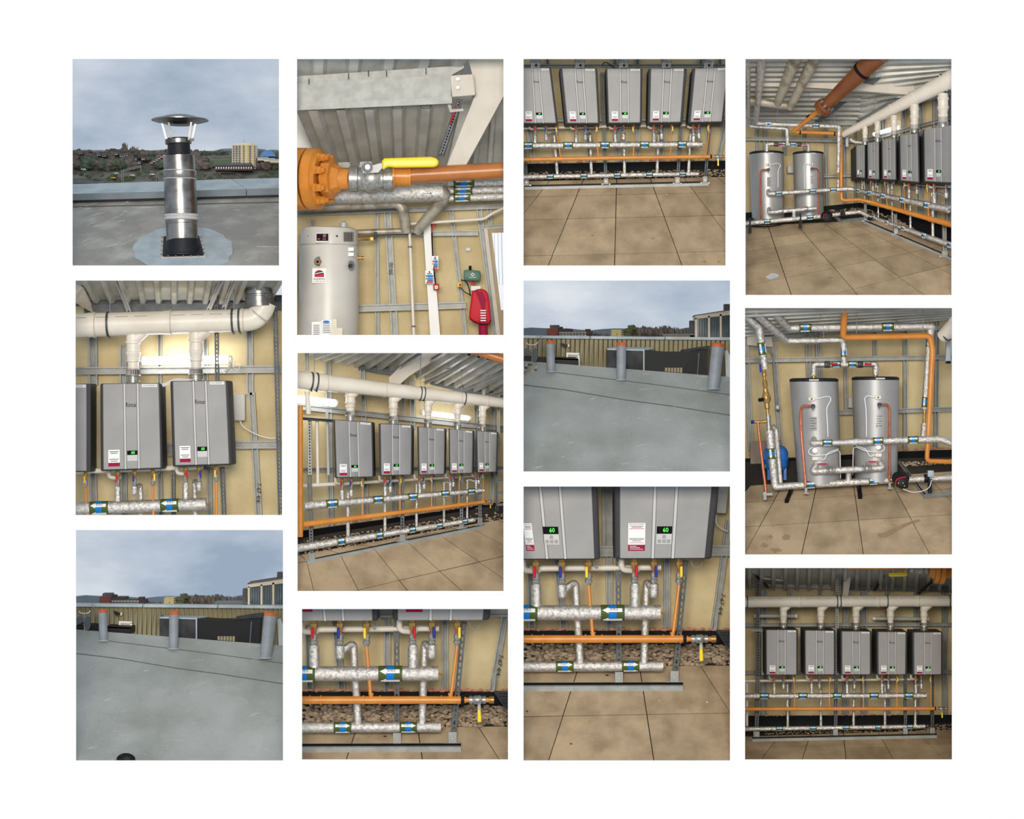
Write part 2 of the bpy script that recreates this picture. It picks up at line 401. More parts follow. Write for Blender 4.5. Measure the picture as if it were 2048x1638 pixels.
# ---------------------------------------------------------------- plant builders
def quad(TL, TR, BR, BL, d):
    def q(u, v, pr=0):
        x = (TL[0]*(1-u)+TR[0]*u)*(1-v)+(BL[0]*(1-u)+BR[0]*u)*v; y = (TL[1]*(1-u)+TR[1]*u)*(1-v)+(BL[1]*(1-u)+BR[1]*u)*v
        return P(x, y, d)-V((0, pr, 0))
    return q
def qpl(q, u0, v0, u1, v1, pr, th=.03):
    f = [q(u0, v0, pr), q(u1, v0, pr), q(u1, v1, pr), q(u0, v1, pr)]; return hexa(f, [p+V((0, th, 0)) for p in f])
def boiler(i, c, d, side=(.05, .05), deep=.75, label='', disp=(.42, .775, .60, .895), stick=(.09, .76, .29, .95), logo=(.5, .25), num=None, big=0, qtop=0):
    """c: TL,TR,BR,BL of the whole front"""
    TL, TR, BR, BL = c
    t = thing('boiler', label, 'boiler', ((BL[0]+BR[0])/2, (BL[1]+BR[1])/2, d), 'wall-hung silver boilers')
    wpx = BR[0]-BL[0]
    mk('casing', bevelled(hexa([P(*p, d) for p in c], [P(*p, d)+V((0, deep, 0)) for p in c]), R(wpx*.035), 3), 'boiler_side', t)
    q0 = quad(TL, TR, BR, BL, d); l, r = side
    q = lambda u, v, pr=0: q0(l+(1-l-r)*u, v, pr)
    v0, v1 = .004, .985
    for u0, u1 in ((0, .368), (.402, .604), (.638, 1)): mk('front_panel', bevelled(qpl(q, u0, v0, u1, v1, .035, .06), .012, 1), 'silver', t)
    for u0, u1 in ((.370, .400), (.606, .636)): mk('trim_strip', qpl(q, u0, v0, u1, v1, .022, .04), 'silver_light', t, smooth=0)
    ax = q(1, .5)-q(0, .5); W = ax.length
    a, b, e, f = disp; vm = b+(f-b)*.42
    if b > 0:
        dp = mk('display', qpl(q, a, b, e, vm, .045), 'screen', t, smooth=0)
        text('60', q(a+(e-a)*.58, (b+vm)/2, .05), W*(e-a)*.40, 'digit', dp, ax, 'digits', wd=W*(e-a)*.34)
        kp = mk('keypad', qpl(q, a, vm, e, f, .045), 'silver_light', t, smooth=0)
    if big and b > 0:
        for bu, bv in ((.5, .28), (.2, .72), (.5, .72), (.8, .72)):
            uu, vv = a+(e-a)*bu, vm+(f-vm)*bv; k = (e-a)*.11
            mk('button', qpl(q, uu-k, vv-(f-vm)*.16, uu+k, vv+(f-vm)*.16, .055, .02), 'silver', kp, smooth=0)
    a, b, e, f = stick; vr = b+(f-b)*.78
    if b < 0: mk('sticker_band', qpl(q, a, .0, e, f, .042, .01), 'crimson', t, smooth=0)
    elif e > a:
        st = mk('sticker', qpl(q, a, b, e, vr, .042, .01), 'white', t, smooth=0)
        mk('sticker_band', qpl(q, a, vr, e, f, .042, .01), 'crimson', st, smooth=0)
        if big:
            text('SERVICE AND WARRANTY', q((a+e)/2, b+(vr-b)*.06, .048), W*(e-a)*.11, 'red', st, ax, wd=W*(e-a)*.9)
            for k, (vv, ww) in enumerate(((.14, .8), (.19, .6), (.26, .85), (.70, .9), (.76, .8), (.82, .5), (.9, .85))):
                mk('printed_line', qpl(q, (a+e)/2-(e-a)*ww/2, b+(vr-b)*vv, (a+e)/2+(e-a)*ww/2, b+(vr-b)*(vv+.022), .045, .004), 'greyink' if k not in (2, 6) else 'red', st, smooth=0)
            for k in range(3): mk('printed_line', qpl(q, a+(e-a)*.1, vr+(f-vr)*(.2+.25*k), a+(e-a)*(.5+.2*k), vr+(f-vr)*(.27+.25*k), .045, .004), 'white', st, smooth=0)
        else:
            for vv, ww in ((.12, .8), (.25, .6), (.7, .8), (.85, .6)):
                mk('printed_line', qpl(q, (a+e)/2-(e-a)*ww/2, b+(vr-b)*vv, (a+e)/2+(e-a)*ww/2, b+(vr-b)*(vv+.05), .045, .004), 'greyink', st, smooth=0)
    if logo: text('Rinnai', q(logo[0], logo[1], .04), W*.12, 'ink', t, ax, 'logo', wd=W*.18)
    if num:
        pl = mk('name_plate', qpl(q, .70, .012, .97, .045, .042, .01), 'white', t, smooth=0)
        text(num, q(.835, .0285, .046), W*.045, 'ink', pl, ax, wd=W*.23)
    return q
def valve(x, y, d, s, color, label, side=1, dn=50):
    """isolating valve hanging from y; s = scale"""
    t = thing('ball_valve', label, 'valve', (x, y+dn*s, d))
    a, b = P(x, y-2*s, d), P(x, y+18*s, d)
    mk('union', lathe(a, b, [(0, R(6*s)), (.3, R(6*s)), (.32, R(8*s)), (.7, R(8*s)), (.72, R(6*s)), (1, R(6*s))], 8), 'brass', t)
    mk('nipple', lathe(b, P(x, y+28*s, d), [(0, R(4.2*s)), (1, R(4.2*s))], 8), 'copper', t)
    mk('valve_body', lathe(P(x, y+26*s, d), P(x, y+dn*s, d), [(0, R(5.5*s)), (.15, R(6.5*s)), (.35, R(7.5*s)), (.55, R(5.5*s)), (.6, R(7.5*s)), (.8, R(7.5*s)), (.82, R(5.5*s)), (1, R(5.5*s))], 8), 'nickel', t)
    lx = x+side*4*s
    mk('lever', bevelled(plate([(lx-2.6*s, y+14*s), (lx+2.8*s, y+13*s), (lx+3.2*s, y+35*s), (lx-2.2*s, y+36*s)], d-R(9*s), R(3*s)), R(1*s), 1), color, t)
    mk('stem', lathe(P(lx, y+31*s, d-R(8*s)), P(lx, y+31*s, d), [(0, R(2*s)), (1, R(2*s))], 8), 'nickel', t)
def band(parent, p0, p1, r0, r1, t, ln, txt='H.W.S.', left=True, blue=True):
    """flow-direction label wrapped round a pipe; p0,p1 world ends"""
    ax = (p1-p0); L = ax.length; ax = ax.normalized(); c = p0.lerp(p1, t); r = r0+(r1-r0)*t; h = ln/2
    b = mk('label_band', lathe(c-ax*h, c+ax*h, [(0, r*1.03), (1, r*1.03)], 16), 'band', parent)
    mk('blue_stripe', lathe(c-ax*h*.32, c+ax*h*.32, [(0, r*1.05), (1, r*1.05)], 16), 'blue', b)
    u, w_ = frame(ax); up = w_ if (w_.z > 0 or (abs(w_.z) < .3 and w_.x < 0)) else -w_
    sg = -1 if left else 1
    for k, ang in enumerate((.40, -1.0)):
        vs_, fs = [], []; prof = [(-.8, .24), (.35, .24), (.35, .40), (.88, .001)]
        for s, hh in prof:
            for j in range(4):
                a = ang+hh*(j/1.5-1); vs_.append(c+ax*(h*s*sg)+(u*math.cos(a)+up*math.sin(a))*r*1.075)
        for i in range(3):
            for j in range(3): fs.append((i*4+j, i*4+j+1, i*4+j+5, i*4+j+4))
        n = len(vs_); vs2 = vs_+[c+ax*((v-c).dot(ax))+((v-c)-ax*((v-c).dot(ax)))*.97 for v in vs_]
        mk('arrow', (vs2, fs+[tuple(n+i for i in reversed(f)) for f in fs]), 'white', b)
    a = .38; x = ax if ax.x > .2 else (-ax if ax.x < -.2 else (ax if ax.z < 0 else -ax))
    text(txt, c+(u*math.cos(a)+up*math.sin(a))*r*1.10-ax*(h*.12*sg), r*(.46 if '\n' not in txt else .36), 'ink', b, x)
def header(name, label, cat, pts, r, m, bands=(), bl=20, txt='H.W.S.', left=True, bend=0, n=14, endcap=True):
    """pipe with labels; pts plan points, r list; returns thing + world ends of its first straight run"""
    t = thing(name, label, cat, pts[0])
    mk('pipe', pp(pts, r, n, bend), m, t)
    return t
def lbl(t, p0, p1, r0, r1, xs, bl, txt, left=True, vert=False):
    a, b = P(*p0), P(*p1)
    for x in xs:
        k = (x-p0[1])/(p1[1]-p0[1]) if vert else (x-p0[0])/(p1[0]-p0[0])
        band(t, a, b, R(r0), R(r1), k, R(bl*(1 if r0 == r1 else (r0+(r1-r0)*k)/max(r0, r1))), txt, left)
def cock(t, x, y, d, s):
    mk('drain_cock', join(lathe(P(x-2*s, y, d), P(x+9*s, y, d), [(0, R(2*s)), (.4, R(2*s)), (.42, R(3*s)), (.7, R(3*s)), (.72, R(1.6*s)), (1, R(1.6*s))], 8),
                          plate([(x+2*s, y-4*s), (x+4.5*s, y-4*s), (x+4.5*s, y), (x+2*s, y)], d-R(s), R(2*s))), 'brass', t)
def plant(bs, d, sides, hot, cold, gas, vert, hws, gh, cws, cond, sc, hb=(), cb=(), bl=20, nums=None, big=0, rings=(), word='boiler', disp=None, stick=None, logo=(.5, .25), hr=10, ht='H.W.S.\nFLOW', names=None, dcw=.5):
    ly = lambda h, x: h[1]+(h[3]-h[1])*(x-h[0])/(h[2]-h[0]); lr = lambda h, x: h[4]+(h[5]-h[4])*(x-h[0])/(h[2]-h[0])
    n = len(bs); who = names or [ORD[i]+' boiler from left' for i in range(n)]
    dv, dh, dg, dc, dC, dw = d+.32, d+.30, d+.2, d+.52, d+dcw, d+.66
    for i, c in enumerate(bs):
        if c is None: continue
        kw = {}
        if disp: kw['disp'] = disp[i] if isinstance(disp, list) else disp
        if stick: kw['stick'] = stick[i] if isinstance(stick, list) else stick
        boiler(i, c, d, sides[i], .75, 'silver wall-hung '+who[i], num=nums and nums[i], big=big, logo=logo, **kw)
    H = thing('insulated_pipe', 'upper foil-wrapped hot water header below the boilers', 'pipe', (hws[0], hws[1], dh))
    mk('pipe', pp([(hws[0], hws[1], dh), (hws[2], hws[3], dh)], [hws[4], hws[5]], 18), 'foil', H)
    lbl(H, (hws[0], hws[1], dh), (hws[2], hws[3], dh), hws[4], hws[5], hb, bl, ht, True)
    cock(H, hws[2], ly(hws, hws[2]), dh, hws[5]/14)
    G = thing('gas_pipe', 'orange gas header pipe running below the boilers', 'pipe', (gh[0], gh[1], dg))
    mk('pipe', pp([(gh[0], gh[1], dg), (gh[2], gh[3], dg)], [gh[4], gh[5]], 14), 'orange', G)
    for x in rings:
        k = gh[4]/8; mk('coupling', pp([(x-1.4*k, ly(gh, x-1.4*k), dg), (x+1.4*k, ly(gh, x+1.4*k), dg)], lr(gh, x)*1.2, 14), 'orange', G)
    C = thing('insulated_pipe', 'lower foil-wrapped cold water header near the floor', 'pipe', (cws[0], cws[1], dC))
    mk('pipe', pp([(cws[0], cws[1], dC), (cws[2], cws[3], dC)], [cws[4], cws[5]], 18), 'foil', C)
    lbl(C, (cws[0], cws[1], dC), (cws[2], cws[3], dC), cws[4], cws[5], cb, bl*.75, 'C.W.S.', False)
    cock(C, cws[2], ly(cws, cws[2]), dC, cws[5]/14)
    D = thing('drain_pipe', 'white plastic condensate pipe behind the valves', 'pipe', (cond[0], cond[1], dw))
    mk('pipe', pp([(cond[0], cond[1], dw), (cond[2], cond[3], dw)], [cond[4], cond[5]], 10), 'pvc', D)
    for i in range(n):
        s = sc[i] if isinstance(sc, (list, tuple)) else sc
        for kind, arr in (('hot', hot), ('cold', cold), ('gas', gas)):
            if arr[i] is None: continue
            x, y = arr[i][:2]
            col = dict(hot='red', cold='bluelever', gas='yellow')[kind]; cn = dict(hot='red', cold='blue', gas='yellow')[kind]
            valve(x, y, dv, s, col, cn+'-lever valve under '+who[i], -1 if (kind == 'gas' and i % 2 == 0) or (kind != 'gas' and i < n/2) else 1)
            yb = y+50*s
            if kind == 'hot':
                yh = ly(hws, x); rr = hr*s
                mk('branch', pp([(x, yb-2*s, dv), (x+.5*s, yb+2*s, dv), (x+1*s, yh-6*s, dv-.01), (x+1*s, yh, dh)], [rr*.85, rr, rr*1.05, rr*1.35], 14), 'foil', H)
                if i < len(vert) and cond:
                    k = cond[4]; ex = x-26*s
                    mk('elbow', pp([(ex, y-2*s, dw-.15), (ex, y+20*s, dw-.15), (x-4*s, y+22*s, dw-.1), (x+6*s, y+20*s, dw)], 6.2*s, 10, 14*s), 'pvc', D)
            elif kind == 'gas':
                yg = ly(gh, x); gx = gas[i][2] if len(gas[i]) > 2 else x
                mk('branch', pp([(x, yb-2*s, dv), (gx, yg, dg)], 3.6*s, 10), 'orange', G)
                yj = yg-lr(gh, gx)-4*s; mk('tee', lathe(P(gx, yj-2*s, dg), P(gx, yg, dg), [(0, R(5.4*s)), (.2, R(5.4*s)), (.22, R(4.4*s)), (1, R(5*s))], 12), 'orange', G)
            else:
                xt, xb = vert[i]; yc = ly(cws, xb)
                mk('valve_sleeve', lathe(P(x, yb-2*s, dv), P(x, yb+28*s, dv), [(0, R(8*s)), (.05, R(9.5*s)), (.75, R(9.5*s)), (.92, R(7*s)), (1, R(3*s))], 14), 'foil', C)
                pts = [(x, yb+14*s, dv+.03), (x+(xt-x)*.5, yb+2*s, (dv+dc)/2), (xt, yb-5*s, dc), (xt+(xb-xt)*.12, yb+18*s, dc), (xb, yc, dC)]
                mk('riser', pp(pts, [7.2*s, 7.4*s, 7.6*s, 7.6*s, 8.2*s], 12, 8*s), 'foil', C)
def gasend(x, y, d, s, label):
    """valve and capped end at the end of the gas header"""
    t = thing('ball_valve', label, 'valve', (x, y, d))
    def seg(a, b, pr, m, nm, n=12): mk(nm, lathe(P(x+a*s, y, d), P(x+b*s, y, d), [(u, R(v*s)) for u, v in pr], n), m, t)
    seg(0, 6, [(0, 9), (.3, 10), (.7, 10), (1, 9)], 'black', 'pipe_clamp')
    seg(6, 16, [(0, 5), (.1, 6.5), (.4, 6.5), (.42, 5), (1, 5)], 'orange', 'pipe_end')
    seg(16, 50, [(0, 6), (.01, 8), (.2, 8), (.22, 6.5), (.35, 9), (.65, 9), (.78, 6.5), (.8, 8), (.98, 8), (1, 6)], 'nickel', 'valve_body')
    seg(50, 58, [(0, 5), (1, 5)], 'orange', 'nipple'); seg(56, 66, [(0, 6.5), (.5, 7.5), (1, 7)], 'brass', 'end_cap')
    mk('stem', lathe(P(x+36*s, y+6*s, d-R(3*s)), P(x+36*s, y+16*s, d-R(6*s)), [(0, R(4*s)), (1, R(3*s))], 8), 'nickel', t)
    l = mk('lever', bevelled(plate([(x+33*s, y+13*s), (x+39*s, y+13*s), (x+41*s, y+44*s), (x+33*s, y+45*s)], d-R(9*s), R(3*s)), R(s), 1), 'yellow', t)
    mk('lever_tang', plate([(x+33.5*s, y+10*s), (x+38.5*s, y+10*s), (x+39*s, y+20*s), (x+33.5*s, y+20*s)], d-R(10*s), R(4.6*s)), 'nickel', t)
def flue(p0, p1, r0, r1, rings, clamps, branches, d, label, label_mat='pvc', extra=None):
    t = thing('flue_pipe', label, 'flue', (p0[0], p0[1], d)); yy = lambda x: p0[1]+(p1[1]-p0[1])*(x-p0[0])/(p1[0]-p0[0]); rr = lambda x: r0+(r1-r0)*(x-p0[0])/(p1[0]-p0[0])
    mk('pipe', pp([(p0[0], p0[1], d), (p1[0], p1[1], d)], [r0, r1], 28), label_mat, t)
    for x in rings:
        k = rr(x); mk('coupling', pp([(x-k*.55, yy(x-k*.55), d), (x-k*.06, yy(x), d), (x-k*.05, yy(x), d), (x+k*.05, yy(x), d)], [k*1.035, k*1.035, k*1.09, k*1.09], 28), label_mat, t)
        mk('coupling_seal', pp([(x+k*.05, yy(x), d), (x+k*.11, yy(x), d)], k*1.085, 28), 'pvc_ring', t)
    x = p0[0]+14; gs = []
    while x < p1[0]-20:
        k = rr(x); x2 = x+k*1.1
        f = [P(a, yy(a)-rr(a)*h, d)-V((0, R(rr(a)*math.sqrt(1-h*h))*1.012, 0)) for a, h in ((x, .60), (x2, .60), (x2, .57), (x, .57))]
        gs.append(hexa(f, [v+V((0, .02, 0)) for v in f])); x += k*(1.6 if len(gs) % 4 else 3.2)
    mk('printed_mark', join(*gs), 'greyink', t, kind='stuff', smooth=0)
    for x in clamps:
        k = rr(x); o = mk('pipe_clamp', pp([(x-k*.09, yy(x-k*.09), d), (x+k*.09, yy(x+k*.09), d)], k*1.08, 28), 'darksteel', t)
        mk('clamp_bolt', rect(x-k*.05, yy(x)+k*1.02, x+k*.12, yy(x)+k*1.2, d-.05, .1), 'darksteel', o)
    for (x, yt, yb, r, yc) in branches:
        h = yb-yt; a, b = P(x, yt-r*.8, d+.05), P(x, yb, d+.05); pr = [(0, 1.0), (.22, 1.02), (.24, 1.12), (.30, 1.12), (.32, .98), (.52, .98), (.54, 1.1), (.59, 1.1), (.61, 1.02), (.74, .9), (.76, 1.0), (.80, 1.0), (.82, .82), (1, .78)]
        br = mk('branch', lathe(a, b, [(u, R(v*r)) for u, v in pr], 18), label_mat, t)
        sh = pp([(x+r*.3, yt+r*.1, d+.03), (x+r*1.6, yt-r*1.0, d+.03)], r*.85, 14); mk('branch_saddle', sh, label_mat, t)
        hg = (yc-yb); g = mk('vent_grille', lathe(P(x, yb-hg*.05, d+.05), P(x, yb+hg*.48, d+.05), [(0, R(r*.92)), (1, R(r*.98))], 18), 'pvc_ring', t)
        gs = []
        for k in range(9):
            an = -1.2+2.4*k/8; cx = x+math.sin(an)*r*1.0; dz = d+.05-R(r*math.cos(an)*1.0)
            gs.append(rect(cx-r*.055*max(.4, math.cos(an)), yb+hg*.05, cx+r*.055*max(.4, math.cos(an)), yb+hg*.42, dz, .02))
        mk('grille_slot', join(*gs), 'ink', g, kind='stuff', smooth=0)
        mk('flue_collar', lathe(P(x, yb+hg*.46, d+.05), P(x, yc+1, d+.05), [(0, R(r*1.12)), (.12, R(r*1.15)), (.2, R(r*1.0)), (.8, R(r*.98)), (.85, R(r*1.1)), (1, R(r*1.1))], 18), 'nickel', t)
    return t
def lamp(x0, y0, x1, y1, r, d, label, lit=True, back=.5):
    t = thing('light_fitting', label, 'light', (x0, y0, d)); a, b = P(x0, y0, d), P(x1, y1, d)
    mk('diffuser', lathe(a.lerp(b, .04), a.lerp(b, .96), [(0, R(r*.9)), (.02, R(r)), (.98, R(r)), (1, R(r*.9))], 14), 'tube_lit' if lit else 'tube_off', t)
    for k in (0, 1):
        p = a.lerp(b, .0 if k == 0 else .955); q = a.lerp(b, .045 if k == 0 else 1)
        mk('end_cap', lathe(p, q, [(0, R(r*.8)), (.2, R(r*.95)), (1, R(r*.95))], 14), 'white', t)
        m_ = a.lerp(b, .2+.6*k); e = R(r*.5); f = [m_+V((sx*e, 0, sz*e)) for sx, sz in ((-1, 1), (1, 1), (1, -1), (-1, -1))]; mk('wall_mount', hexa(f, [v+V((0, back, 0)) for v in f]), 'steel', t, smooth=0)
WB = [None]
def wall(name, y0, y1, d, m='board', studs=(), rails=(), x0=None, x1=None):
    r = margin(); x0 = r[0] if x0 is None else x0; x1 = r[2] if x1 is None else x1
    w_ = mk(name, rect(x0, y0, x1, y1, d, .06), m, kind='structure', smooth=0)
    for (xa, ya, xb, yb, ww) in studs: mk('stud', cchan((xa, ya, d-.14), (xb, yb, d-.14), ww, .14), 'steel', w_, smooth=0)
    for (xa, ya, xb, yb, hh) in rails: mk('wall_rail', cchan((xa, ya, d-.2), (xb, yb, d-.2), hh, .06), 'steel', w_, smooth=0)
    WB[0] = w_
    return w_
def skirting(poly, d, label=None): mk('baseboard_back', plate(poly, d, .05), 'dpc', kind='structure', smooth=0)
def fluff(x0, y0, x1, y1, d, n, label, seed=5, s=3):
    rg = random.Random(seed); gs = []
    for k in range(n):
        t = rg.random(); p = P(x0+(x1-x0)*t, y0+(y1-y0)*t-rg.random()*s*.8, d-.03*rg.random()); q = R(s)*rg.uniform(.5, 1.2)
        gs.append(blob(p, q*1.8, q*.6, q*.7, rg.random(), 1, .4))
    mk('insulation', join(*gs), 'pink', label=label, cat='insulation', kind='stuff')
def support(rail, posts, pl, h, label, slots=0, wd=None):
    """floor rail with posts; rail=(x0,y0,x1,y1) = top of its front edge"""
    x0, y0, x1, y1 = rail; d0, d1 = pl.d(x0, y0+h), pl.d(x1, y1+h)
    t = thing('support_frame', label, 'frame', (x0, y0+h, d0))
    up = wd or h*.6
    f0 = [P(x0, y0, d0), P(x1, y1, d1), P(x1, y1+h, d1), P(x0, y0+h, d0)]
    bk = [P(x0, y0-up, d0+.11), P(x1, y1-up, d1+.11), P(x1, y1+h-up, d1+.11), P(x0, y0+h-up, d0+.11)]
    mk('base_rail', hexa(f0, bk), 'steel', t, smooth=0)
    q = lambda a, b: a.lerp(b, .3)+V((0, -.005, .012)); e = lambda a, b: a.lerp(b, .78)+V((0, -.005, .012))
    s = [q(f0[0], bk[0]), q(f0[1], bk[1]), e(f0[1], bk[1]), e(f0[0], bk[0])]
    mk('rail_channel', hexa(s, [v-V((0, 0, .01)) for v in s]), 'black', t, smooth=0)
    for (xa, ya, xb, yb, w_) in posts:
        dd = pl.d(xb, yb); dt = dd+.1
        if slots:
            mk('post', slotted((xa, ya, dt), (xb, yb-2, dd+.06), w_, slots), 'darksteel', t, smooth=0)
        else: mk('post', cchan((xa, ya, dt), (xb, yb-1, dd+.04), w_, .1), 'steel', t, smooth=0)
        k = w_*.75; mk('foot_bracket', join(plate([(xb-k, yb-h*2.6), (xb+k, yb-h*2.6), (xb+k, yb), (xb-k, yb)], dd-.02, .08), plate([(xb-k*2.2, yb-h*.5), (xb+k*2.2, yb-h*.5), (xb+k*2.2, yb+.5), (xb-k*2.2, yb+.5)], dd-.015, .09)), 'steel', t, smooth=0)
        mk('bolt', join(*[ell(xb+j*k*1.6, yb-h*.3, w_*.16, w_*.16, dd-.03, .02, 8) for j in (-1, 1)], ell(xb, yb-h*1.3, w_*.2, w_*.2, dd-.035, .02, 8)), 'nickel', t)
    return t
def cable(pts, r, m, label, cat='cable', name='cable', parent=None):
    g = pp(pts, r, 6, 12)
    return mk(name, g, m, parent, None if parent else label, None if parent else cat)
def box(name, x0, y0, x1, y1, d, th, m, label, cat, bv=.02): return mk(name, bevelled(rect(x0, y0, x1, y1, d, th), bv, 2), m, None, label, cat)
def rod(x, y0, y1, d, label, r=.8): mk('hanger_rod', pp([(x, y0, d), (x, y1, d)], r, 6), 'steel', None, label, 'rod')
# ================================================================ set A: steel chimney on a roof
def tree(x, yb, h, w_, d, m, seed, label, trunk=True, kind=0, group=None):
    t = thing('tree', label, 'tree', (x, yb, d), group); rg = random.Random(seed)
    gs = []; nb = 5 if h > 12 else 3
    for k in range(nb):
        cx = x+rg.uniform(-.28, .28)*w_; cy = yb-h*(.35+.45*k/nb*1.1); p = P(cx, cy, d+rg.uniform(-.08, .08))
        gs.append(blob(p, R(w_*rg.uniform(.24, .38), d), R(w_*.3, d), R(h*rg.uniform(.2, .28), d), rg.random(), 2, .32))
    if kind:  # poplar / twiggy crown
        for k in range(14):
            cx = x+rg.uniform(-.4, .4)*w_; gs.append(tube([P(cx, yb-h*.4, d), P(cx+rg.uniform(-.1, .1)*w_, yb-h*rg.uniform(.85, 1.08), d)], [.012, .004], 4))
    mk('crown', join(*gs), m, t)
    mk('trunk', pp([(x, yb+1, d), (x, yb-h*.5, d)], [max(.5, w_*.05), max(.3, w_*.03)], 6), 'tree_brown', t)
def house(x0, y0, x1, y1, d, label, wm='brick_dark', rm='slate', rh=.4, th=.3, win=True, group=None):
    t = thing('house', label, 'building', ((x0+x1)/2, y1, d), group); yr = y0+(y1-y0)*rh
    b = mk('wall_block', rect(x0, yr, x1, y1, d, th), wm, t, smooth=0); o = (x1-x0)*.03
    f = [P(x0-o, yr, d-.03), P(x1+o, yr, d-.03), P(x1-o, y0, d+th/2), P(x0+o, y0, d+th/2)]; k = [P(x0-o, yr, d+th+.03), P(x1+o, yr, d+th+.03), P(x1-o, y0, d+th/2+.01), P(x0+o, y0, d+th/2+.01)]
    mk('roof', hexa(f, k), rm, t, smooth=0)
    if win:
        n = max(2, int((x1-x0)/5))
        for i in range(n):
            cx = x0+(x1-x0)*(i+.5)/n; mk('window', rect(cx-1, yr+(y1-yr)*.25, cx+1, yr+(y1-yr)*.65, d-.01, .02), 'white', b, smooth=0)
def set_A():
    begin(OPEN[0], 'first column top picture'); r = margin()
    pl = Plane((350, 535, .25), (145, 402, 3.6), (558, 391, 3.6))
    ro = [(r[0], 403), (r[2], 390), (r[2], r[3]), (r[0], r[3])]
    roof = mk('floor', hexa([pl.pt(x, y) for x, y in ro], [pl.pt(x, y, -.1) for x, y in ro]), 'roof', kind='structure', smooth=0)
    # sealed pale patch round the chimney, with a ragged edge
    rg = random.Random(4); e = [(368+100*math.cos(a)*rg.uniform(.95, 1.04), 500+48*math.sin(a)*rg.uniform(.93, 1.05)) for a in [k*math.pi/18 for k in range(36)]]
    e = clip(e, (r[0], r[1], r[2], 538)); mk('roof_coating', hexa([pl.pt(x, y, .012) for x, y in e], [pl.pt(x, y, .001) for x, y in e]), 'seal', roof, smooth=0)
    for a, b, c, d_, l in ((r[0], 414, r[2], 404, 'tape'),):
        mk('roof_seam', hexa([pl.pt(a, b, .012), pl.pt(c, d_, .012), pl.pt(c, d_+1.2, .012), pl.pt(a, b+1.2, .012)], [pl.pt(a, b, 0), pl.pt(c, d_, 0), pl.pt(c, d_+1.2, 0), pl.pt(a, b+1.2, 0)]), 'tape', roof, smooth=0)
    rg = random.Random(9)
    # scuffed, chalky streaks lying on the felt
    for k in range(26):
        x, y = rg.choice([(rg.uniform(150, 320), rg.uniform(412, 500)), (rg.uniform(425, 555), rg.uniform(410, 525))]); l = rg.uniform(10, 44); a = rg.uniform(-.5, .15); w_ = rg.uniform(.3, .8)
        c = [(x, y), (x+l*.5, y+a*l*.5-w_), (x+l, y+a*l), (x+l*.5, y+a*l*.5+w_)]
        mk('scuff_mark', hexa([pl.pt(p[0], p[1], .008) for p in c], [pl.pt(p[0], p[1], 0) for p in c]), 'snowdirt', roof, smooth=0)
    # parapet with metal coping in two lengths
    def cop(x0, x1, lab_):
        f = lambda x, a, b: a+(b-a)*(x-145)/(558-145)
        t = thing('parapet_coping', lab_, 'coping', (x0, f(x0, 404, 392), 3.5)); D = 3.45
        A = [(x0, f(x0, 368.5, 356), D+.9), (x1, f(x1, 368.5, 356), D+.9), (x1+(6 if x1 < 520 else 0), f(x1, 388, 376), D), (x0+(6 if x0 > 400 else 0), f(x0, 388, 376), D)]
        A[0] = (x0-(24 if x0 > 400 else 0), A[0][1], A[0][2]); A[1] = (x1-(24 if x1 < 520 else 0), A[1][1], A[1][2])
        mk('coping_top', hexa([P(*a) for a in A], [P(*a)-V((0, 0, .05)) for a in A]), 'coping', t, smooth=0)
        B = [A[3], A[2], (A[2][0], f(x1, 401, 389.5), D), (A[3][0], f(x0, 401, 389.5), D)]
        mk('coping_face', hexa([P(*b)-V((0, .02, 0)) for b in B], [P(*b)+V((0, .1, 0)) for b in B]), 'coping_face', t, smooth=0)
        Cc = [B[3], B[2], (B[2][0], f(x1, 404.5, 392.5), D), (B[3][0], f(x0, 404.5, 392.5), D)]
        mk('drip_edge', hexa([P(*b) for b in Cc], [P(*b)+V((0, .1, 0)) for b in Cc]), 'black', t, smooth=0)
    cop(r[0], 486, 'long pale metal parapet coping behind the chimney'); cop(488, r[2], 'short pale coping length at right end of parapet')
    # the chimney
    dc = pl.d(365, 500); t = thing('chimney', 'polished steel roof chimney with black neck and rain cap', 'chimney', (366, 505, dc))
    def sec(nm, y0, y1, x0, x1, pr, m, n=32):
        a, b = P(x0, y0, dc), P(x1, y1, dc); mk(nm, lathe(a, b, [(u, R(v, dc)) for u, v in pr], n), m, t)
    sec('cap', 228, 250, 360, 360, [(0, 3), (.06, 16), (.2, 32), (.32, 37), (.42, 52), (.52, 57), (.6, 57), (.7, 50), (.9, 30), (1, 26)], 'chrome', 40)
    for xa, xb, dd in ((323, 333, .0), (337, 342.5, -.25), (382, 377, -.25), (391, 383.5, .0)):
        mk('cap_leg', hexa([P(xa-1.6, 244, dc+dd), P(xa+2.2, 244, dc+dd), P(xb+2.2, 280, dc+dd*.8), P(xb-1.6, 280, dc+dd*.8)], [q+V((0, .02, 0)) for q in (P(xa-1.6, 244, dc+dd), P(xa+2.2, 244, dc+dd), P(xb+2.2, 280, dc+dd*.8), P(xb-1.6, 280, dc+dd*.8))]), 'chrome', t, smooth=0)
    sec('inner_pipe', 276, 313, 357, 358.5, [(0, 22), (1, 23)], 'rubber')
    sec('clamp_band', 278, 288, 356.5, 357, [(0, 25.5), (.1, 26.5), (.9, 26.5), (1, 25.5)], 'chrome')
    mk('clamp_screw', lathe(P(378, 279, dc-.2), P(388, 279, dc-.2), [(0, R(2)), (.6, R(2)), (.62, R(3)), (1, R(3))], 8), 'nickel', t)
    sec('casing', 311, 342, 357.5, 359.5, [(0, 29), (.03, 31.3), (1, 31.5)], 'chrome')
    sec('casing', 342, 358, 359.5, 360, [(0, 31.5), (.1, 33), (.9, 33), (1, 31.8)], 'chrome')
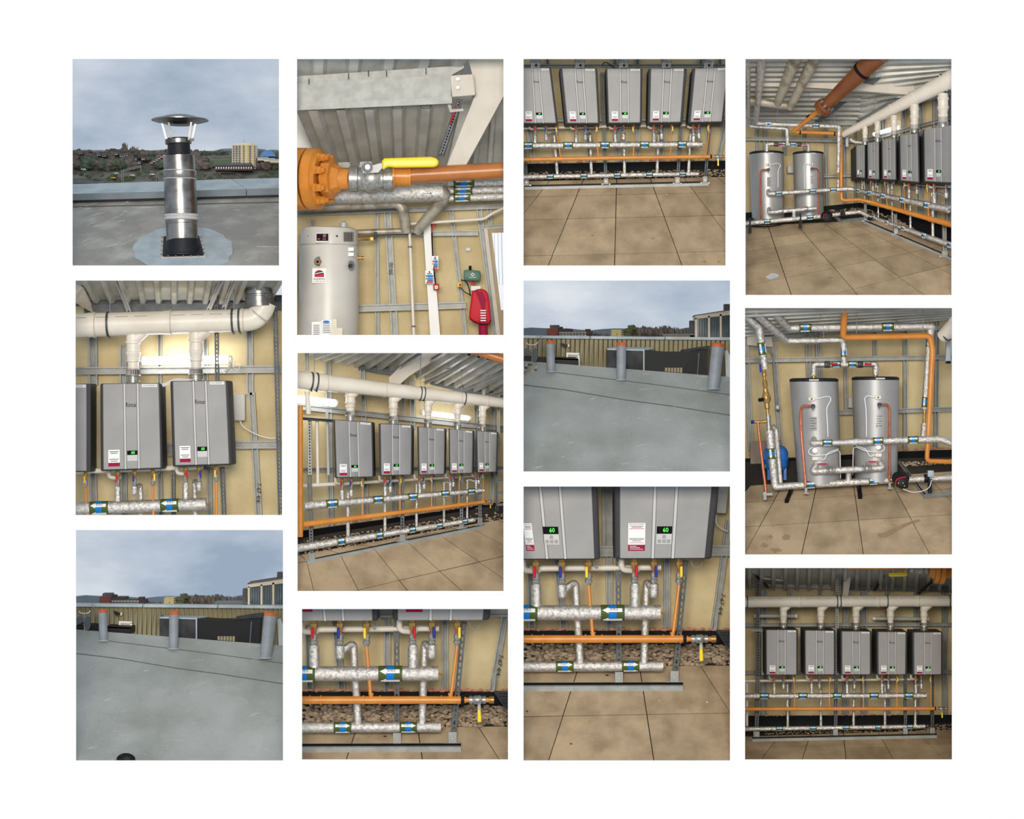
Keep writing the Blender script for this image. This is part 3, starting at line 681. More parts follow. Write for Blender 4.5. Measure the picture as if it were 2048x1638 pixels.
    sec('casing', 358, 430, 360, 362.5, [(0, 31.6), (.33, 32.2), (.335, 32.8), (.36, 32.8), (.365, 32.2), (.84, 32.4), (.845, 32.9), (.87, 32.9), (.875, 32.4), (1, 32.6)], 'chrome')
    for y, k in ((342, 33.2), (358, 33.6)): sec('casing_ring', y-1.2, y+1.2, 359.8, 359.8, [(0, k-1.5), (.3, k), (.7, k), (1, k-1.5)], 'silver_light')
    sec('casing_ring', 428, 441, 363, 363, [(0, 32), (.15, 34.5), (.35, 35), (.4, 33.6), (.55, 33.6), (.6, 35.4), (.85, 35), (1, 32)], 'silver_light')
    sec('casing', 440, 484, 363, 364.5, [(0, 32), (.15, 32), (.17, 31), (1, 31.3)], 'chrome')
    sec('flashing_cone', 478, 511, 365, 366, [(0, 31.5), (.2, 32.5), (.85, 36), (.9, 38), (1, 38)], 'rubber')
    bp = [(323, 474), (402.5, 472), (413, 513), (411, 515.5), (323, 518), (320.5, 516)]
    pb = Plane((350, 535, .25), (145, 402, 3.6), (558, 391, 3.6))
    mk('sealant_edge', hexa([pb.pt(x, y, .03) for x, y in bp], [pb.pt(x, y, 0) for x, y in bp]), 'silver_light', t, smooth=0)
    bq = inset(bp, 4); mk('base_plate', hexa([pb.pt(x, y, .05) for x, y in bq], [pb.pt(x, y, 0) for x, y in bq]), 'rubber', t, smooth=0)
    for k in range(5):
        for xa, ya, xb, yb in ((324.5, 478, 323, 513), (402.5, 478, 409.5, 510)):
            u = k/4; x, y = xa+(xb-xa)*u, ya+(yb-ya)*u; q = pb.pt(x, y, .05); mk('bolt', blob(q, .02, .02, .02, k, 1, 0), 'nickel', t)
    for k in range(1, 6): mk('bolt', blob(pb.pt(322+k*15, 516, .05), .02, .02, .015, k, 1, 0), 'nickel', t)
    # the town beyond
    gp = Plane((350, 385, 6.0), (145, 303, 11), (558, 303, 11))
    g = [(r[0], 303), (r[2], 301), (r[2], 385), (r[0], 385)]; land = mk('ground', hexa([gp.pt(x, y) for x, y in g], [gp.pt(x, y, -.1) for x, y in g]), 'land', kind='structure', smooth=0)
    fg = [(428, 323), (468, 322), (470, 331), (426, 332)]; mk('sports_field', hexa([gp.pt(x, y, .03) for x, y in fg], [gp.pt(x, y, 0) for x, y in fg]), 'grass', land, smooth=0)
    hl = [(r[0], 304)]+[(r[0]+k*22, 301-1.5*math.sin(k*.9)-(3 if k > 13 else 0)-.8*math.sin(k*2.3)) for k in range(21)]+[(r[2], 304), (r[2], 312), (r[0], 312)]
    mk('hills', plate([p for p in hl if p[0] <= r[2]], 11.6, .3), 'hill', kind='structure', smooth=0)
    rg = random.Random(2); k = 0
    for row, (d, y0, hh, cnt) in enumerate(((10.6, 315, 15, 40), (9.6, 329, 23, 36), (8.6, 344, 27, 30))):
        for i in range(cnt):
            x = r[0]+4+(r[2]-r[0]-8)*(i+rg.uniform(.2, .8))/cnt
            if row == 2 and 262 < x < 330: continue
            if x > 424 and row == 1 and x < 475: continue
            if x > 455 and row == 0: continue
            if 425 < x < 505 and row == 2: continue
            m = rg.choice(['tree_brown', 'tree_brown', 'tree_green']); h = hh*rg.uniform(.7, 1.3)
            if x > 400: h *= .75
            tree(x, y0+rg.uniform(-2, 3), h, h*rg.uniform(.9, 1.4), d, m, k, 'bare winter tree in the town behind the parapet', group='winter trees in the town'); k += 1
    rg = random.Random(31)
    for i in range(44):
        x = r[0]+3+(r[2]-r[0]-6)*(i+rg.random())/44; y = rg.uniform(346, 372)
        if 425 < x < 505 and y < 350: continue
        hh = rg.uniform(5, 11)
        t = thing('shrub', 'low dark shrub on the land just behind the parapet', 'shrub', (x, y, 8.4-(y-340)*.055), 'shrubs behind the parapet'); mk('foliage', join(*[blob(gp.pt(x+rg.uniform(-.5, .5)*hh, y-hh*.3*q, .02), R(hh*.55), R(hh*.4), R(hh*.4), rg.random(), 2, .35) for q in (0, 1, 1.4)]), rg.choice(['tree_green', 'tree_brown', 'tree_olive']), t)
    tree(250, 318, 32, 12, 9.4, 'tree_brown', 71, 'tall slim bare poplar left of the chimney', kind=1)
    tree(268, 318, 25, 20, 9.3, 'tree_brown', 72, 'wide twiggy bare tree beside the tall poplar', kind=1)
    rg = random.Random(6)
    for i in range(16):
        x = 148+i*9+rg.uniform(-2, 2); y = 312+rg.uniform(-6, 14); house(x, y-4, x+rg.uniform(6, 10), y+3, 9.0-(y-300)*.02, 'small slate-roofed terraced house among trees on left', 'brick_dark', 'slate', group='terraced houses on left')
    for i in range(6): house(300+i*5, 322-i*3, 306+i*5, 328-i*3, 8.7, 'small terraced house in sloping row behind chimney', 'brick', 'slate', group='sloping terrace row')
    house(430, 326, 505, 341, 8.0, 'long dark low block in front of the tower', 'brick_dark', 'slate', .35)
    house(147, 362, 232, 371, 6.5, 'long brown-roofed shed just behind left parapet', 'brick_dark', 'slate', .5)
    for i, (x, y, c) in enumerate(((231, 348, 'white'), (264, 352, 'white'), (304, 350, 'white'), (226, 357, 'yellow'), (166, 340, 'white'))):
        nm = ('white van', 'white lorry', 'white minibus', 'yellow digger', 'white caravan')[i]
        t = thing('vehicle', nm+' parked by the railway beyond the parapet', 'vehicle', (x, y, 7.2)); mk('vehicle_body', bevelled(rect(x-4.5, y-3, x+4.5, y, 7.2, .2), .02), c, t); mk('windscreen', rect(x-3, y-2.4, x+1, y-1.4, 7.19, .02), 'glass', t, smooth=0)
        mk('wheel', join(*[ell(x+j*2.8, y, 1, 1, 7.18, .06, 8) for j in (-1, 1)]), 'black', t)
    for i, (x0, y0, x1, y1) in enumerate(((243, 341, 282, 331), (313, 346, 330, 338))):
        t = thing('railway_gantry', ('long', 'short')[i]+' grey railway signal gantry '+('left of', 'close to')[i]+' the chimney', 'gantry', (x0, 365, 7.0))
        mk('gantry_beam', join(pp([(x0, y0, 7), (x1, y1, 7)], .7, 5), pp([(x0, y0+3, 7), (x1, y1+3, 7)], .7, 5), *[pp([(x0+(x1-x0)*k/8, y0+(y1-y0)*k/8+(3 if k % 2 else 0), 7), (x0+(x1-x0)*(k+1)/8, y0+(y1-y0)*(k+1)/8+(0 if k % 2 else 3), 7)], .4, 4) for k in range(8)]), 'steel', t)
        for x, y in ((x0, y0), (x0+4, y0), (x1, y1)): mk('gantry_leg', pp([(x, y, 7), (x, y+26 if x < x1 else y+14, 7)], .6, 5), 'steel', t)
    # tower block
    t = thing('tower_block', 'cream high-rise tower block on the right skyline', 'building', (488, 340, 8.4)); d = 8.4
    b = mk('wall_block', rect(464, 289, 511, 338, d, .5), 'stone_cream', t, smooth=0)
    for x0, x1, m in ((484, 490, 'yellowpanel'), (493, 497, 'yellowpanel'), (503, 507, 'yellowpanel')): mk('facade_strip', rect(x0, 289.5, x1, 338, d-.02, .04), m, b, smooth=0)
    for k in range(13):
        for x0, x1 in ((465.5, 469), (471, 475), (477, 481), (486, 489), (498, 502), (508, 510.5)): mk('window', rect(x0, 291.5+k*3.55, x1, 293.3+k*3.55, d-.035, .03), 'slate', b, smooth=0)
    mk('roof_plant', rect(472, 286, 504, 289.2, d+.05, .35), 'stone_cream', t, smooth=0); mk('mast', pp([(488, 280, d+.2), (488, 287, d+.2)], .3, 4), 'steel', t)
    # blue dome
    t = thing('pyramid_building', 'blue glass pyramid building at right edge of skyline', 'building', (535, 313, 9)); f = [(519, 313), (524, 305), (531, 300), (539, 300), (547, 305), (552, 313)]
    mk('glass_shell', hexa([P(x, y, 9+(313-y)*.03) for x, y in f], [P(x, y, 9.8-(313-y)*.03) for x, y in f]), 'domeblue', t, smooth=0); mk('top_vent', hexa([P(532, 300.5, 9.35), P(538.5, 300.5, 9.35), P(535, 296, 9.5)], [P(532, 300.5, 9.6), P(538.5, 300.5, 9.6), P(535, 296, 9.55)]), 'white', t, smooth=0)
    for i, x in enumerate((515, 528, 540)): house(x, 314+i*2, x+22 if x < 535 else 566, 321+i*2, 8.5-i*.2, ('pale', 'grey', 'white')[i]+' flat industrial shed right of the tower block', 'stone_cream', 'silver_light', .3, win=False)
set_A()
# ================================================================ set F: wet roof with three flue stubs (shown twice)
def set_F(op, tag, ox, oy, shoe=False):
    rc = (op[0]-ox, op[1]-oy, op[2]-ox, op[3]-oy); begin(rc, tag, ox, oy); r = margin()
    pl = Plane((1250, 992, .22), (1047, 722, 3.5), (1461, 754, 3.2)); E = lambda x: 722+(754-722)*(x-1047)/414
    ro = [(r[0], E(r[0])), (r[2], E(r[2])), (r[2], r[3]), (r[0], r[3])]
    roof = mk('floor', hexa([pl.pt(x, y) for x, y in ro], [pl.pt(x, y, -.1) for x, y in ro]), 'wetroof', kind='structure', smooth=0)
    def strip(pts, w_, m, nm):
        f = [pl.pt(x, y-w_, .008) for x, y in pts]+[pl.pt(x, y+w_, .008) for x, y in reversed(pts)]; mk(nm, hexa(f, [p-pl.n*.008 for p in f]), m, roof, smooth=0)
    strip([(r[0], 769), (1130, 780), (1250, 800), (1340, 812), (1430, 826), (r[2], 832)], .5, 'tape', 'roof_seam')
    strip([(1110, 745), (1200, 756), (1300, 768), (r[2], 791)], .35, 'tape', 'roof_seam')
    rg = random.Random(8)
    for k in range(34):
        x = rg.uniform(r[0]+4, r[2]-30); y = rg.uniform(745, min(r[3]-3, 975)) if k % 3 else rg.uniform(885, min(r[3]-3, 975)); l = rg.uniform(6, 34); a = rg.uniform(-.5, .3); w_ = rg.uniform(.2, .7)
        c = clip([(x, y), (x+l*.4, y+a*l*.5-w_), (x+l, y+a*l*.8), (x+l*.5, y+a*l*.5+w_)], r)
        if len(c) > 2: mk('scuff_mark', hexa([pl.pt(p[0], p[1], .006) for p in c], [pl.pt(p[0], p[1], 0) for p in c]), 'snowdirt', roof, smooth=0)
    # clad wall behind, one profiled panel after another
    dw = 4.2; top = lambda x: 676+(680-676)*(x-1047)/414
    wl = mk('wall_back', rect(r[0], 680, r[2], 768, dw+.06, .1), 'cladding', kind='structure', smooth=0)
    n = 46; pw = (r[2]-r[0])/n
    for i in range(n):
        x = r[0]+i*pw; c = [(x, top(x)), (x+pw*.12, top(x)), (x+pw*.88, top(x)), (x+pw, top(x))]; dd = (dw, dw-.06, dw-.06, dw)
        f = [P(p[0], p[1], e) for p, e in zip(c, dd)]+[P(p[0], E(p[0])+8, e) for p, e in zip(reversed(c), reversed(dd))]
        mk('cladding_panel', hexa(f, [q+V((0, .05, 0)) for q in f]), 'cladding', wl, smooth=0)
    t = thing('wall_coping', 'grey metal coping along top of the clad wall', 'coping', (1250, 680, dw))
    for a, b in ((r[0], 1180), (1180.6, 1330), (1330.6, r[2])): mk('coping_length', bevelled(plate([(a, top(a)-5.5), (b, top(b)-5.5), (b, top(b)+1), (a, top(a)+1)], dw-.16, .3), .03), 'coping', t)
    # three flue stubs
    for i, (xt, xb, yt, yb, rt, rb) in enumerate(((1100, 1102.3, 681, 743, 8.6, 8.8), (1243, 1242, 685, 759, 10, 9.3), (1436, 1426.3, 687, 777, 13, 12))):
        d = pl.d(xb, yb); t = thing('flue_stub', ('left', 'middle', 'right')[i]+'most grey flue stub with orange clay cap' if i != 1 else 'middle grey flue stub with orange clay cap', 'flue', (xb, yb, d))
        a, b = P(xt, yt, d+.02), P(xb, yb+1.5, d); h = .1*62/(yb-yt)
        mk('stub_pipe', lathe(a, b, [(h, R(rt*.97, d)), (1, R(rb, d))], 24), 'greypaint', t)
        mk('clay_cap', lathe(a, a.lerp(b, h*1.15), [(0, R(rt*1.05, d)), (.12, R(rt*1.08, d)), (.2, R(rt*1.02, d)), (1, R(rt, d))], 24), 'clay', t)
        mk('base_seal', lathe(P(xb, yb-.3, d), P(xb, yb+2.2, d), [(0, R(rb*1.02, d)), (1, R(rb*1.25, d))], 24), 'seal', t)
    # dark ducts against the wall
    t = thing('duct_box', 'weathered grey duct box behind the middle stub', 'duct', (1250, 740, 3.6)); mk('duct_body', plate([(1214, 697), (1288, 699), (1288, 741), (1214, 737)], 3.5, .4), 'duct', t, smooth=0)
    a = [(1214, 697, 3.48), (1288, 699, 3.48), (1308, 695, 3.9), (1226, 694, 3.9)]; mk('duct_lid', hexa([P(*p) for p in a], [P(*p)-V((0, 0, .03)) for p in a]), 'coping', t, smooth=0)
    mk('duct_edge', plate([(1286.5, 699), (1289, 699), (1289, 742), (1286.5, 741)], 3.46, .05), 'coping', t, smooth=0)
    t = thing('black_enclosure', 'long black netted plant enclosure by the right stub', 'enclosure', (1350, 748, 3.5))
    mk('enclosure_body', plate([(1289.5, 700), (1330, 703), (1375, 703), (1416, 697), (1413, 751), (1329, 744), (1289.5, 741)], 3.5, .45), 'black', t, smooth=0)
    a = [(1366, 700, 3.5), (1420, 692, 3.5), (1419, 698, 3.42), (1362, 703, 3.42)]; mk('enclosure_hood', hexa([P(*p) for p in a], [P(*p)+V((0, .4, .02)) for p in a]), 'duct', t, smooth=0)
    mk('enclosure_post', pp([(1398, 706, 3.46), (1395, 749, 3.46)], 1.1, 6), 'coping_face', t)
    for k in range(12): mk('net_strand', pp([(1366+k*4, 746+k*.3, 3.47), (1376+k*3.2, 722-k*1.2, 3.47)], .18, 3), 'duct', t)
    for k in range(6): mk('wall_strip', rect(1330+k*6, 735.5, 1334.5+k*6, 743+k*.5, 3.48, .02), 'cladding', t, smooth=0)
    t = thing('sheet_metal', 'pale bent metal sheet behind the rightmost stub', 'sheet', (1455, 752, 3.3)); mk('sheet', plate([(1450, 702), (1455, 700), (r[2], 735), (r[2], 757), (1452, 754)], 3.35, .1), 'coping', t, smooth=0)
    t = thing('black_box', 'low black roof box behind the left stub', 'box', (1135, 730, 3.6)); mk('box_body', plate([(1108, 716), (1157, 718), (1157, 731), (1108, 727)], 3.55, .62), 'black', t, smooth=0)
    a = [(1108, 716, 3.55), (1157, 718, 3.55), (1150, 714.5, 3.9), (1112, 713.5, 3.9)]; mk('box_lid', hexa([P(*p) for p in a], [P(*p)-V((0, 0, .03)) for p in a]), 'rubber', t, smooth=0)
    t = thing('black_box', 'black roof box behind the satellite dishes', 'box', (1060, 722, 3.7)); mk('box_body', plate([(r[0], 711), (1092, 714), (1092, 726), (r[0], 721.5)], 3.65, .55), 'black', t, smooth=0)
    t = thing('louvre_vent', 'white framed louvre vent in the clad wall', 'vent', (1146, 731, 4.1))
    for q in ([(1132.5, 705), (1159, 706), (1159, 710), (1132.5, 709)], [(1132.5, 709), (1136.5, 709), (1136.5, 717), (1132.5, 717)], [(1155, 709), (1159, 709), (1160, 731.5), (1157, 731.5)]): mk('vent_frame', plate(q, 4.05, .08), 'white', t, smooth=0)
    for k in range(4): mk('slat', plate([(1137, 710+k*2.2), (1155, 710.4+k*2.2), (1155, 711.7+k*2.2), (1137, 711.3+k*2.2)], 4.06, .05), 'stone_cream', t, smooth=0)
    t = thing('floodlight', 'black floodlight on the clad wall', 'light', (1130, 690, 4)); mk('lamp_head', plate([(1121, 685.5), (1128, 687), (1132.5, 691), (1132, 694), (1126, 693)], 3.9, .12), 'black', t, smooth=0); mk('sensor_box', bevelled(rect(1134.8, 688, 1139, 694.5, 4.0, .12), .02), 'stone_cream', t); mk('bracket', rect(1131, 689, 1136, 691, 4.0, .1), 'black', t, smooth=0)
    for i, (x, y, rx, ry) in enumerate(((1070, 709.5, 6, 14), (1053, 703.5, 7.5, 7))):
        t = thing('satellite_dish', ('upright dark satellite dish seen edge-on', 'dark satellite dish at the left edge')[i], 'satellite dish', (x, y+ry, 3.55))
        mk('dish', ell(x, y, rx, ry, 3.45, .05, 24), 'dish', t, smooth=0)
        mk('dish_pole', pp([(x-4, y+ry+2, 3.55), (x-4, y-14, 3.55)], 1, 6), 'steel', t); mk('feed_arm', pp([(x-4, y+4, 3.5), (x-9, y+2, 3.35)], .5, 5), 'steel', t)
    t = thing('aerial', 'bristling television aerial beside the left stub', 'aerial', (1084, 690, 3.5))
    mk('boom', pp([(1078, 669, 3.5), (1090, 690, 3.5)], .6, 5), 'steel', t); mk('reflector', join(*[pp([(1076+k*2.3, 699-k*.7, 3.5), (1079+k*2.3, 684+k*.7, 3.5)], .3, 4) for k in range(6)]), 'steel', t)
    for k in range(6): mk('element', pp([(1073+k*2.4, 674+k*3.2, 3.5), (1086+k*1.6, 668+k*3.4, 3.5)], .3, 4), 'steel', t)
    mk('mast', pp([(1064, 730, 3.5), (1064, 690, 3.5)], 1.2, 6), 'steel', t); mk('cross_arm', pp([(1053, 685, 3.5), (1056, 689, 3.5), (1064, 690, 3.5), (1072, 689, 3.5), (1076, 684, 3.5)], .7, 5, 3), 'white', t)
    # skyline
    mk('ground', hexa([P(r[0], 686, 4.6), P(r[2], 686, 4.6), P(r[2], 681.5, 9.6), P(r[0], 681.5, 9.6)], [P(r[0], 690, 4.6), P(r[2], 690, 4.6), P(r[2], 685, 9.6), P(r[0], 685, 9.6)]), 'land', kind='structure', smooth=0)
    r2 = r; g = [(r[0]), (r[2])]
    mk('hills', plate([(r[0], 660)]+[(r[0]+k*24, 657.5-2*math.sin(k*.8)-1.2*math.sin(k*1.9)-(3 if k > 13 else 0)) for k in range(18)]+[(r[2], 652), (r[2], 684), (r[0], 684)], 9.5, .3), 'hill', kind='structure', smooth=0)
    t = thing('office_building', 'red brick office block on the left skyline', 'building', (1120, 676, 7))
    mk('wall_block', rect(1094, 657, 1116, 680, 7, .5), 'brick', t, smooth=0); mk('wall_block', rect(1116, 658, 1146, 680, 7.02, .5), 'brick_dark', t, smooth=0); mk('roof_plant', rect(1100, 650, 1119, 657, 7.1, .3), 'slate', t, smooth=0); mk('roof_plant', rect(1119, 653.5, 1126, 658, 7.1, .3), 'duct', t, smooth=0)
    t = thing('office_building', 'dark office block with white window bands on skyline', 'building', (1150, 676, 6.8)); b = mk('wall_block', rect(1115, 663, 1186, 680, 6.8, .4), 'brick_dark', t, smooth=0); mk('stair_tower', rect(1171, 658, 1181.5, 664, 6.85, .3), 'brick_dark', t, smooth=0)
    for y in (664.3, 669.3): mk('window_band', rect(1119, y, 1172, y+2.6, 6.78, .03), 'white', b, smooth=0)
    for y in (664.8, 669.8):
        for k in range(8): mk('window', rect(1120+k*6.4, y, 1125+k*6.4, y+1.5, 6.77, .02), 'slate', b, smooth=0)
    t = thing('apartment_block', 'cream block left of the green tree on skyline', 'building', (1238, 678, 6.9)); b = mk('wall_block', rect(1223, 659, 1243, 682, 6.9, .4), 'yellowpanel', t, smooth=0); mk('wall_block', rect(1243, 660, 1254, 682, 6.92, .4), 'slate', t, smooth=0)
    for y in (661, 665, 669): mk('balcony', rect(1244, y+1.4, 1254.4, y+2.6, 6.88, .05), 'stone_cream', t, smooth=0)
    for x, y in ((1233, 667), (1233, 671), (1227, 671)): mk('window', rect(x, y, x+1.6, y+2, 6.89, .02), 'slate', b, smooth=0)
    tree(1259, 681, 34, 24, 6.7, 'tree_olive', 90, 'olive green tree beside the cream block')
    rg = random.Random(12)
    for k in range(15): tree(1272+k*7.4+rg.uniform(-2, 2), 682, rg.uniform(24, 31)-(abs(k-4)*.3), 12, 6.8+rg.uniform(-.2, .2), 'tree_brown', 100+k, 'bare brown tree in the row on the skyline', kind=1, group='skyline tree row')
    for k, x in enumerate((1192, 1204, 1213)): tree(x, 682, 17-k, 12, 7.4, 'tree_brown', 140+k, 'small bare tree between the two skyline blocks', group='trees between skyline blocks')
    t = thing('low_building', 'low flat building in front of bare trees', 'building', (1360, 676, 5.6)); mk('wall_block', rect(1326, 670, 1406, 682, 5.6, .4), 'cladding', t, smooth=0); mk('roof', rect(1324, 667.5, 1404, 670.5, 5.55, .5), 'coping_face', t, smooth=0)
    t = thing('glass_building', 'modern cream-framed glass building at right edge', 'building', (1430, 676, 5.2)); d = 5.2; tp = lambda x: 631-11*(x-1391)/70
    mk('glazing', plate([(1392, tp(1392)+7), (r[2], tp(r[2])+9), (r[2], 686), (1392, 686)], d+.05, .5), 'glass', t, smooth=0)
    mk('fascia', plate([(1390.5, tp(1390)), (r[2], tp(r[2])), (r[2], tp(r[2])+10), (1390.5, tp(1390)+7)], d-.05, .7), 'stone_cream', t, smooth=0)
    for x, w_ in ((1390.5, 4), (1416, 4), (1439.5, 4), (1465, 4)): mk('column', rect(x, tp(x)+5, x+w_, 686, d-.05, .2), 'stone_cream', t, smooth=0)
    for k in range(14):
        x = 1399+k*4.9
        if min(abs(x-q) for q in (1392, 1418, 1441)) > 2.5: mk('mullion', rect(x, tp(x)+8, x+.6, 686, d, .08), 'slate', t, smooth=0)
    mk('roof_plant', rect(1449, 608, r[2], 624, d+.3, .3), 'slate', t, smooth=0); mk('side_tower', rect(1380, 641, 1391, 686, d+.4, .3), 'slate', t, smooth=0); mk('roof_edge', plate([(1389.5, tp(1390)-1.2), (r[2], tp(r[2])-1.2), (r[2], tp(r[2])+.3), (1389.5, tp(1390)+.3)], d-.1, .8), 'slate', t, smooth=0)
    if shoe:
        q = pl.pt(1147, 984, .03); t = mk('shoe', join(blob(q, .19, .1, .13, 5, 3, .012)), 'black', None, 'toe of a dark shiny shoe at bottom edge', 'shoe', smooth=180)
set_F(OPEN[7], 'third column middle picture', 0, 0)
set_F(OPEN[2], 'first column bottom picture', -895, 537, True)
# ================================================================ set C: five boilers seen straight on, paved floor
def set_C():
    begin(OPEN[6], 'third column top picture'); r = margin()
    pl = Plane((1250, 540, .2), (1047, 356, 1.9), (1451, 344, 1.9))
    wall('wall_back', r[1], 352, 2.15, 'board', [(1056, 252, 1068, 330, 10), (1110, 252, 1118, 328, 7), (1176, 250, 1180, 326, 8), (1235, 250, 1236, 326, 9), (1276, 250, 1276, 326, 9), (1326, 250, 1322, 326, 8), (1386, 250, 1380, 325, 8), (1452, 240, 1436, 324, 9), (1094, 110, 1096, 138, 7), (1230, 112, 1230, 138, 9), (1275, 112, 1275, 138, 9), (1402, 112, 1402, 136, 8), (1440, 112, 1440, 136, 8)],
         [(r[0], 240, r[2], 236, 8), (r[0], 132, r[2], 131, 6)])
    skirting([(r[0], 328), (r[2], 321), (r[2], 350), (r[0], 362)], 2.0)
    fluff(r[0], 326, r[2], 320, 2.0, 60, 'pink insulation scraps along the wall foot', s=2)
    paving(pl, [(1099.4, 361), (1367, 355), (1479, 502), (979, 514)], 4, 3, (-5, 10), (0, 5), (360, 353), bed=(22, 20))
    gravel(pl, [(r[0], 345), (1400, 340), (r[2], 338), (r[2], 353), (1400, 355), (r[0], 361)], 620, 2.1, 'strip of brown pebbles along the wall foot')
    q = [((1040, 136), (1102, 136), (1116, 248), (1042, 248)), ((1118.5, 136.5), (1194.5, 137), (1200, 248), (1130, 248)), ((1211, 137), (1285, 137), (1283.5, 247), (1215, 247.5)), ((1297, 137), (1374, 137), (1365.5, 246), (1295, 246.5)), ((1385, 137), (1458, 135), (1446, 245), (1375.5, 246))]
    hot = [(1070, 249), (1152, 248.5), (1230, 248), (1307.6, 247), (1386.6, 246)]; cold = [(1092, 249), (1170.6, 248.5), (1247, 248), (1323, 247), (1398, 246)]
    gs = [(1114, 249, 1122), (1192, 248, 1197), (1267.6, 248, 1267), (1343.5, 247, 1340), (1418, 246, 1411)]
    plant(q, 1.1, [(.04, .05), (.07, .05), (.04, .05), (.06, .07), (.07, .04)], hot, cold, gs, [(1108, 1115), (1180, 1183), (1248, 1249), (1317, 1314), (1381, 1377)],
          (r[0], 291.5, 1405, 288.5, 6.6, 6.2), (r[0], 319, 1420, 313, 4.2, 3.8), (r[0], 354, 1397, 347.5, 4.9, 4.5), (r[0], 256.5, 1393, 249.5, 3.2, 2.8), .42,
          [1056, 1136, 1209.6, 1288.6, 1364], [1100.5, 1167.6, 1234.8, 1298.8, 1365], 20, ['H.W.S BOILER %d' % k for k in (1, 2, 3, 4, 5)], rings=[1060, 1112, 1130, 1190, 1204, 1240, 1260, 1275, 1332, 1348, 1405], disp=(.42, .80, .60, .91), stick=(.1, .78, .29, .955))
    gasend(1421, 313, 1.3, .42, 'gas shut-off valve with yellow lever at pipe end')
    support((1049, 374, 1417, 366), [(1050, 300, 1053, 372, 6), (1204, 145, 1212, 370, 6), (1362, 250, 1355, 368, 6), (1420, 248, 1410, 367, 6)], pl, 5.4, 'galvanised floor rail and posts carrying the pipework', 4.2)
    for i, x in enumerate((1071, 1159.6, 1247, 1332.7, 1417)):
        t = thing('flue_spigot', 'short grey flue spigot on top of '+ORD[i]+' boiler from left', 'flue', (x, 137, 1.4))
        mk('flue_collar', lathe(P(x, 123, 1.4), P(x, 137, 1.4), [(0, R(11.5)), (.1, R(11.5)), (.14, R(9.8)), (.9, R(9.5)), (1, R(10.5))], 18), 'nickel', t)
        g = mk('vent_grille', lathe(P(x, 108, 1.4), P(x, 123.5, 1.4), [(0, R(10)), (1, R(10.5))], 18), 'pvc_ring', t)
        mk('grille_slot', join(*[rect(x+math.sin(a)*10.4-.5, 114, x+math.sin(a)*10.4+.5, 121.5, 1.4-R(10.5*math.cos(a)), .02) for a in [-1.2+.3*k for k in range(9)]]), 'ink', g, kind='stuff', smooth=0)
        mk('test_port', ell(x+1, 130.5, 2.2, 2.4, 1.4-R(10.2), .03, 12), 'ink', t)
    cable([(1205, 130, 1.9), (1208, 124, 1.85), (1216, 126, 1.8), (1222, 131, 1.75), (1228, 134, 1.75)], 1, 'black', 'black cable loop above gap between second and third boilers')
    for k, (x, y) in enumerate(((1239, 389.5), (1333, 389.5), (1306, 477), (1185, 471), (1437, 524), (1409, 523))):
        q = pl.pt(x, y, .008); mk('grit', blob(q, .03, .02, .01, k, 1, .3), 'stain' if k not in (1,) else 'crumb', None, ('dark grit spot under the middle slab joint', 'yellow crumb on right back slab', 'dark chip in the middle slab', 'scratch mark on centre-left slab', 'brown leaf scrap at bottom right slab', 'brown mark near bottom right corner')[k], 'debris')
set_C()
